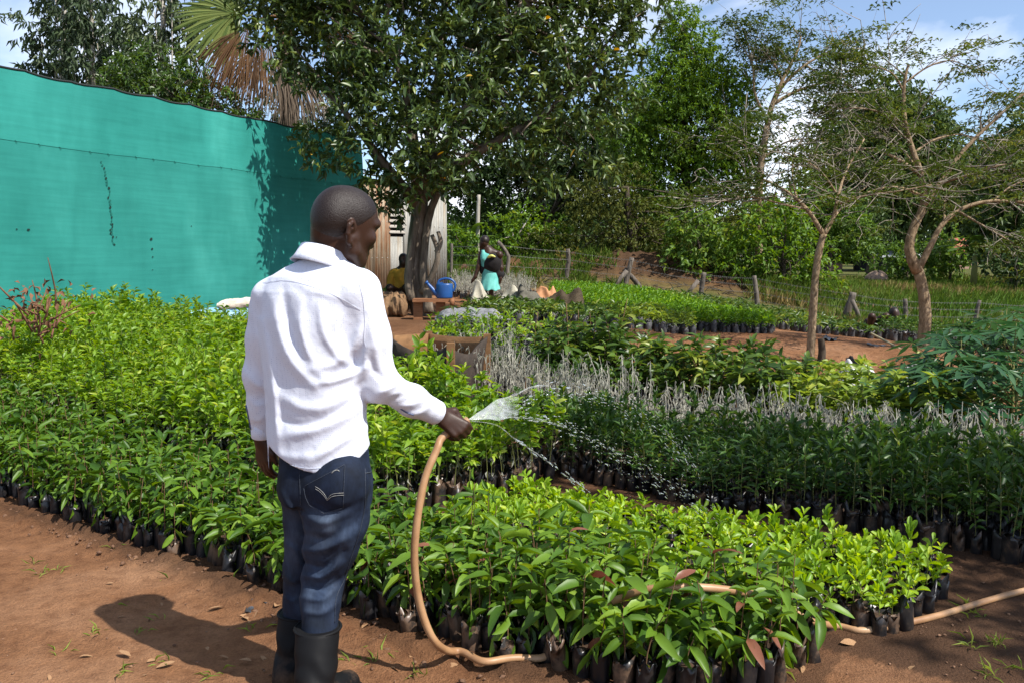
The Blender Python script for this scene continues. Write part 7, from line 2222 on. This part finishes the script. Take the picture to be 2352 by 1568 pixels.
# clods along the bags
G = Geo(); r = np.random.default_rng(96)
n = 520
u = r.uniform(-6.0, -0.9, n); v = 2.40 + r.normal(size=n) * .07
x, y = UX * u + VX * v, UY * u + VY * v
ok = np.hypot(x + .66, y - 2.85) > .15
x, y = x[ok], y[ok]
z = ground_z(x, y)
for i in range(len(x)):
    s = .004 + .013 * r.random() ** 2.5
    V = _V * s * (1 + r.normal(size=(14, 1)) * .30) * np.array([r.uniform(.7, 1.4), 1, .65]) + np.array([x[i], y[i], z[i] + .012])
    G.add(V, _F)
tag(G.obj('soil_clods', surf('clod_soil', [(0.3, (.10, .052, .03)), (0.7, (.19, .105, .062))], 40, .95)), 'crumbled soil clods along the foot of the front bags', kind='stuff')

G = Geo(); r = np.random.default_rng(97)
n = 2600
x = r.uniform(-2.6, 2.6, n); y = r.uniform(2.2, 5.4, n)
vv = VX * x + VY * y
ok = ((vv < 2.45) | ((UX * x + UY * y > -.7) & (x > .9))) & (np.abs(x) < .62 * y)
x, y = x[ok], y[ok]
z = ground_z(x, y)
for i in range(len(x)):
    s = .0018 + .0075 * r.random() ** 4
    G.add(_V * s * (1 + r.normal(size=(14, 1)) * .25) * np.array([1, 1, .6]) + np.array([x[i], y[i], z[i] + .006]), _F, 0)
tag(G.obj('soil_grit', surf('grit_soil', [(0.3, (.10, .05, .028)), (0.7, (.26, .15, .09))], 12, .95)), 'fine crumbs and grit scattered over the bare path', kind='stuff')

# ------------------------------------------------------------------ other people
def small_skin(): return skin_m
M_TEAL = surf('turquoise_dress', [(0.3, (.10, .40, .36)), (0.7, (.17, .52, .47))], 6, .8, bmp=.2)
M_WRAP = surf('black_wrap_cloth', [(0.3, (.008, .007, .008)), (0.7, (.02, .017, .018))], 10, .85)
M_YEL = surf('ochre_shirt', [(0.3, (.34, .17, .015)), (0.7, (.48, .26, .03))], 8, .8)
M_MAROON = surf('dark_plum_shirt', [(0.3, (.022, .012, .014)), (0.7, (.045, .026, .03))], 8, .85)
M_DKCLOTH = surf('dark_cloth', [(0.3, (.012, .012, .014)), (0.7, (.03, .03, .034))], 8, .85)
M_LEMON = surf('lemon_cloth', [(0.3, (.5, .52, .12)), (0.7, (.62, .62, .2))], 8, .8)
def fld(lo, hi, h): return Field(lo, hi, h)
YW = 19.2
w = lambda px, py, dy=0.0: at(px, py, YW + dy)
gzw = gz(w(1120, 690).x, YW)
f = fld((w(1070, 0).x, YW - .5, gzw - .1), (w(1165, 0).x, YW + .5, w(0, 530).z), .012)
f.ell(w(1112, 558), (.10, .115, .125), None, 0)
f.ell(w(1108, 566, -.0), (.07, .07, .07), None, .03)
f.chain([w(1114, 562), w(1119, 578)], [.065, .08], .03)
f.chain([w(1122, 584), w(1128, 640)], [.14, .14], .04)
f.chain([w(1107, 582), w(1122, 575), w(1145, 585)], [.07, .085, .07], .05)
f.chain([w(1105, 584), w(1099, 612, -.05), w(1092, 636, -.08), w(1086, 644, -.08)], [.062, .050, .040, .034], .03)
f.chain([w(1086, 643, -.08), w(1083, 650, -.08)], [.028, .018], .02)
f.chain([w(1147, 588), w(1151, 616, -.05), w(1149, 640, -.06), w(1148, 650, -.06)], [.062, .052, .040, .03], .03)
for px in (1114, 1128):
    pz = w(px, 660); f.chain([pz, Vector((pz.x, pz.y, gzw + .35)), Vector((pz.x, pz.y, gzw + .04)), Vector((pz.x - .1, pz.y + .08, gzw + .02))], [.08, .055, .04, .035], .03)
P, Q = f.mesh(1)
wom = link('person', mesh_np('person', P, [(Q, 0)], True, [skin_m])); tag(wom, 'woman in turquoise dress carrying a baby in a black wrap on her back', 'person')
f = fld((w(1085, 0).x, YW - .5, w(0, 680).z), (w(1165, 0).x, YW + .5, w(0, 575).z), .012)
f.chain([w(1119, 592), w(1126, 632)], [.165, .175], 0)
f.chain([w(1126, 630), w(1125, 676)], [.18, .25], .05)
f.chain([w(1110, 574, -.04), w(1112, 595, -.10)], [.05, .07], .03)
f.add((-9, 10, -5), (9, 30, 5), lambda X, Y, Z: w(0, 667).z - Z - .01 * np.sin(X * 30), 0, 'i')
f.add((-9, 10, -5), (9, 30, 5), lambda X, Y, Z: .008 * np.sin(X * 42 + 2 * np.sin(Z * 9)) * np.clip((w(0, 635).z - Z) * 8, 0, 1), 0, '+')
P, Q = f.mesh(1); link('dress', mesh_np('dress', P, [(Q, 0)], True, [M_TEAL]), wom)
f = fld((w(1095, 0).x, YW - .6, w(0, 660).z), (w(1170, 0).x, YW + .5, w(0, 575).z), .012)
f.ell(w(1131, 606, -.07), (.20, .19, .22), None, 0); f.ell(w(1136, 598, -.14), (.15, .13, .16), None, .05); f.chain([w(1114, 620), w(1147, 630)], [.13, .12], .06)
P, Q = f.mesh(1); wr_ = link('baby_wrap', mesh_np('baby_wrap', P, [(Q, 0)], True, [M_WRAP]), wom)
f = fld((w(1100, 0).x, YW - .6, w(0, 620).z), (w(1170, 0).x, YW + .3, w(0, 570).z), .010)
f.ell(w(1147, 586, -.17), (.085, .09, .09), None, 0)
P, Q = f.mesh(1); link('baby_head', mesh_np('baby_head', P, [(Q, 0)], True, [skin_m]), wom)
q = [w(1120, 592, -.24), w(1129, 588, -.29), w(1138, 591, -.29)]
Geo().tube(spline(q, 8), [.015, .028, .03, .03, .03, .028, .02, .012], 8).obj('wrap_edge', M_LEMON, wom)
f = fld((w(1095, 0).x, YW - .4, w(0, 575).z), (w(1130, 0).x, YW + .4, w(0, 530).z), .008)
f.ell(w(1113, 553, .0), (.108, .122, .115), None, 0); f.ell(w(1117, 548, .05), (.06, .06, .06), None, .03)
P, Q = f.mesh(1); link('hair', mesh_np('hair', P, [(Q, 0)], True, [hair_m]), wom)

def bust(name, label, px, py, Y, hr, shirt, lean, seat_px, collar=None, arm=None):
    """Stooping or sitting worker of whom head, shoulders and back show; the whole figure is built."""
    h = at(px, py, Y); z0 = gz(h.x, Y)
    f = fld((h.x - .7, Y - .6, z0 - .02), (h.x + .7, Y + .7, h.z + .2), .014)
    sh = h + Vector((lean[0], lean[1], -.185)); hip = Vector((sh.x + lean[0] * 1.8, sh.y + .12, z0 + max(.22, (sh.z - z0) * .35)))
    f.ell(h, (hr * .82, hr * .95, hr * 1.12), None, 0); f.ell(h + Vector((.02, -.03, -.05)), (hr * .65, hr * .7, hr * .7), None, .03)
    for s in (-1, 1): f.ell(h + Vector((0.02, s * hr * .8, -.02)), (.02, .012, .03), None, .008)
    f.chain([h + Vector((0, 0, -.05)), sh], [.06, .075], .04)
    f.chain([sh + Vector((0, 0, -.04)), hip], [.125, .14], .05)
    f.chain([sh + Vector((-.17, .02, -.04)), sh, sh + Vector((.17, -.02, -.04))], [.055, .07, .055], .05)
    hands = []
    for s in (-1, 1):
        a = sh + Vector((s * .18, -.02 * s, -.05)); e = a + Vector((s * .05, -.10, -.26)); e.z = max(e.z, z0 + .16); wv_ = e + Vector((-s * .04 + .05, -.16, -.10)); wv_.z = max(wv_.z, z0 + .06)
        f.chain([a, e, wv_, wv_ + Vector((0, -.07, -.02))], [.05, .04, .03, .02], .03)
        k = Vector((hip.x + s * .14, hip.y - .32, z0 + .40)); ft = Vector((hip.x + s * .14, hip.y - .22, z0 + .05))
        f.chain([hip, k, ft, ft + Vector((0, -.14, -.01))], [.10, .065, .045, .04], .03)
    P, Q = f.mesh(1)
    o = link(name, mesh_np(name, P, [(Q, 0)], True, [skin_m])); tag(o, label, 'person')
    f = fld((h.x - .6, Y - .5, z0), (h.x + .6, Y + .6, h.z), .014)
    f.chain([sh + Vector((0, 0, -.045)), hip], [.138, .155], 0)
    f.chain([sh + Vector((-.17, .02, -.045)), sh + Vector((0, 0, -.01)), sh + Vector((.17, -.02, -.045))], [.068, .078, .068], .05)
    for s in (-1, 1):
        a = sh + Vector((s * .18, -.02 * s, -.05)); e = a + Vector((s * .04, -.07, -.17)); f.chain([a, e], [.066, .06], .03)
    f.add((-50, 0, -5), (50, 60, 5), lambda X, Y_, Z: .008 * np.sin(X * 30 + Z * 22), 0, '+')
    P, Q = f.mesh(1); link('shirt', mesh_np('shirt', P, [(Q, 0)], True, [shirt]), o)
    f = fld((h.x - .2, Y - .2, h.z - .1), (h.x + .2, Y + .25, h.z + .2), .010)
    f.ell(h + Vector((-.005, .012, .022)), (hr * .84, hr * .96, hr * 1.02), None, 0)
    P, Q = f.mesh(1); link('hair', mesh_np('hair', P, [(Q, 0)], True, [hair_m]), o)
    if collar:
        Geo().tube([sh + Vector((-.07, -.06, .03)), sh + Vector((0, -.085, .02)), sh + Vector((.07, -.06, .03))], .022, 6).obj('collar', collar, o)
    return o
bust('person', 'worker with a dark bare back bending over the far bed', 2054, 722, 16.8, .115, M_MAROON, (-.13, .05), 0)
bust('person', 'worker in a dark shirt crouching behind the papaya clump', 2322, 790, 12.8, .11, M_DKCLOTH, (-.16, .05), 0, collar=M_WSACK)
bust('person', 'person in an ochre shirt sitting behind the big tree trunk', 927, 598, 15.0, .10, M_YEL, (-.03, .05), 0, collar=M_WSACK)

# ------------------------------------------------------------------ tree outside the picture that shades the dark bed
def shade_tree(name, label, base, clumps, trunk_r, seed, per=70):
    b = Vector((base[0], base[1], gz(*base) - .05)); rr = np.random.default_rng(seed)
    top = b + Vector((0, 0, clumps[0][0][2] - .3))
    cl = [(Vector(c), r) for c, r in clumps]
    return tree(name, label, b, ([b, b.lerp(top, .5), top], trunk_r, trunk_r * .6), [([top, (top + Vector(c)) / 2, Vector(c)], .06, .02) for c, r in clumps], cl, None, .15, .06, M_TREE, M_BARK, per=per, n_leaf=7, seed=seed)
def sun_pt(x, y, z, h):
    """Point at height h on the line from (x,y,z) towards the sun."""
    k = (h - z) / to_sun.z
    return (x + to_sun.x * k, y + to_sun.y * k, h)
cl = []
rng = np.random.default_rng(12)
for (u_, v_, r_) in ((-2.6, 5.3, .60), (-1.9, 5.1, .55), (-1.1, 5.3, .60), (-.5, 5.0, .5), (-2.2, 5.9, .55), (-1.3, 5.9, .5), (-2.9, 4.7, .4), (.2, 5.4, .6), (-1.6, 4.6, .35), (.8, 5.9, .6), (.3, 4.5, .35), (1.2, 5.0, .6), (.5, 4.1, .4), (-.1, 4.2, .35), (1.0, 4.3, .45), (.2, 3.5, .3)):
    x, y = uv(u_, v_)
    cl.append((sun_pt(x, y, .35, 5.0 + rng.normal() * .35), r_))
shade_tree('roadside_tree', 'tree standing to the right of the view that shades the dark bed', (6.2, 1.6), cl, .16, 99, per=75)
print('COUNT', COUNT, 'objects', len(bpy.data.objects))
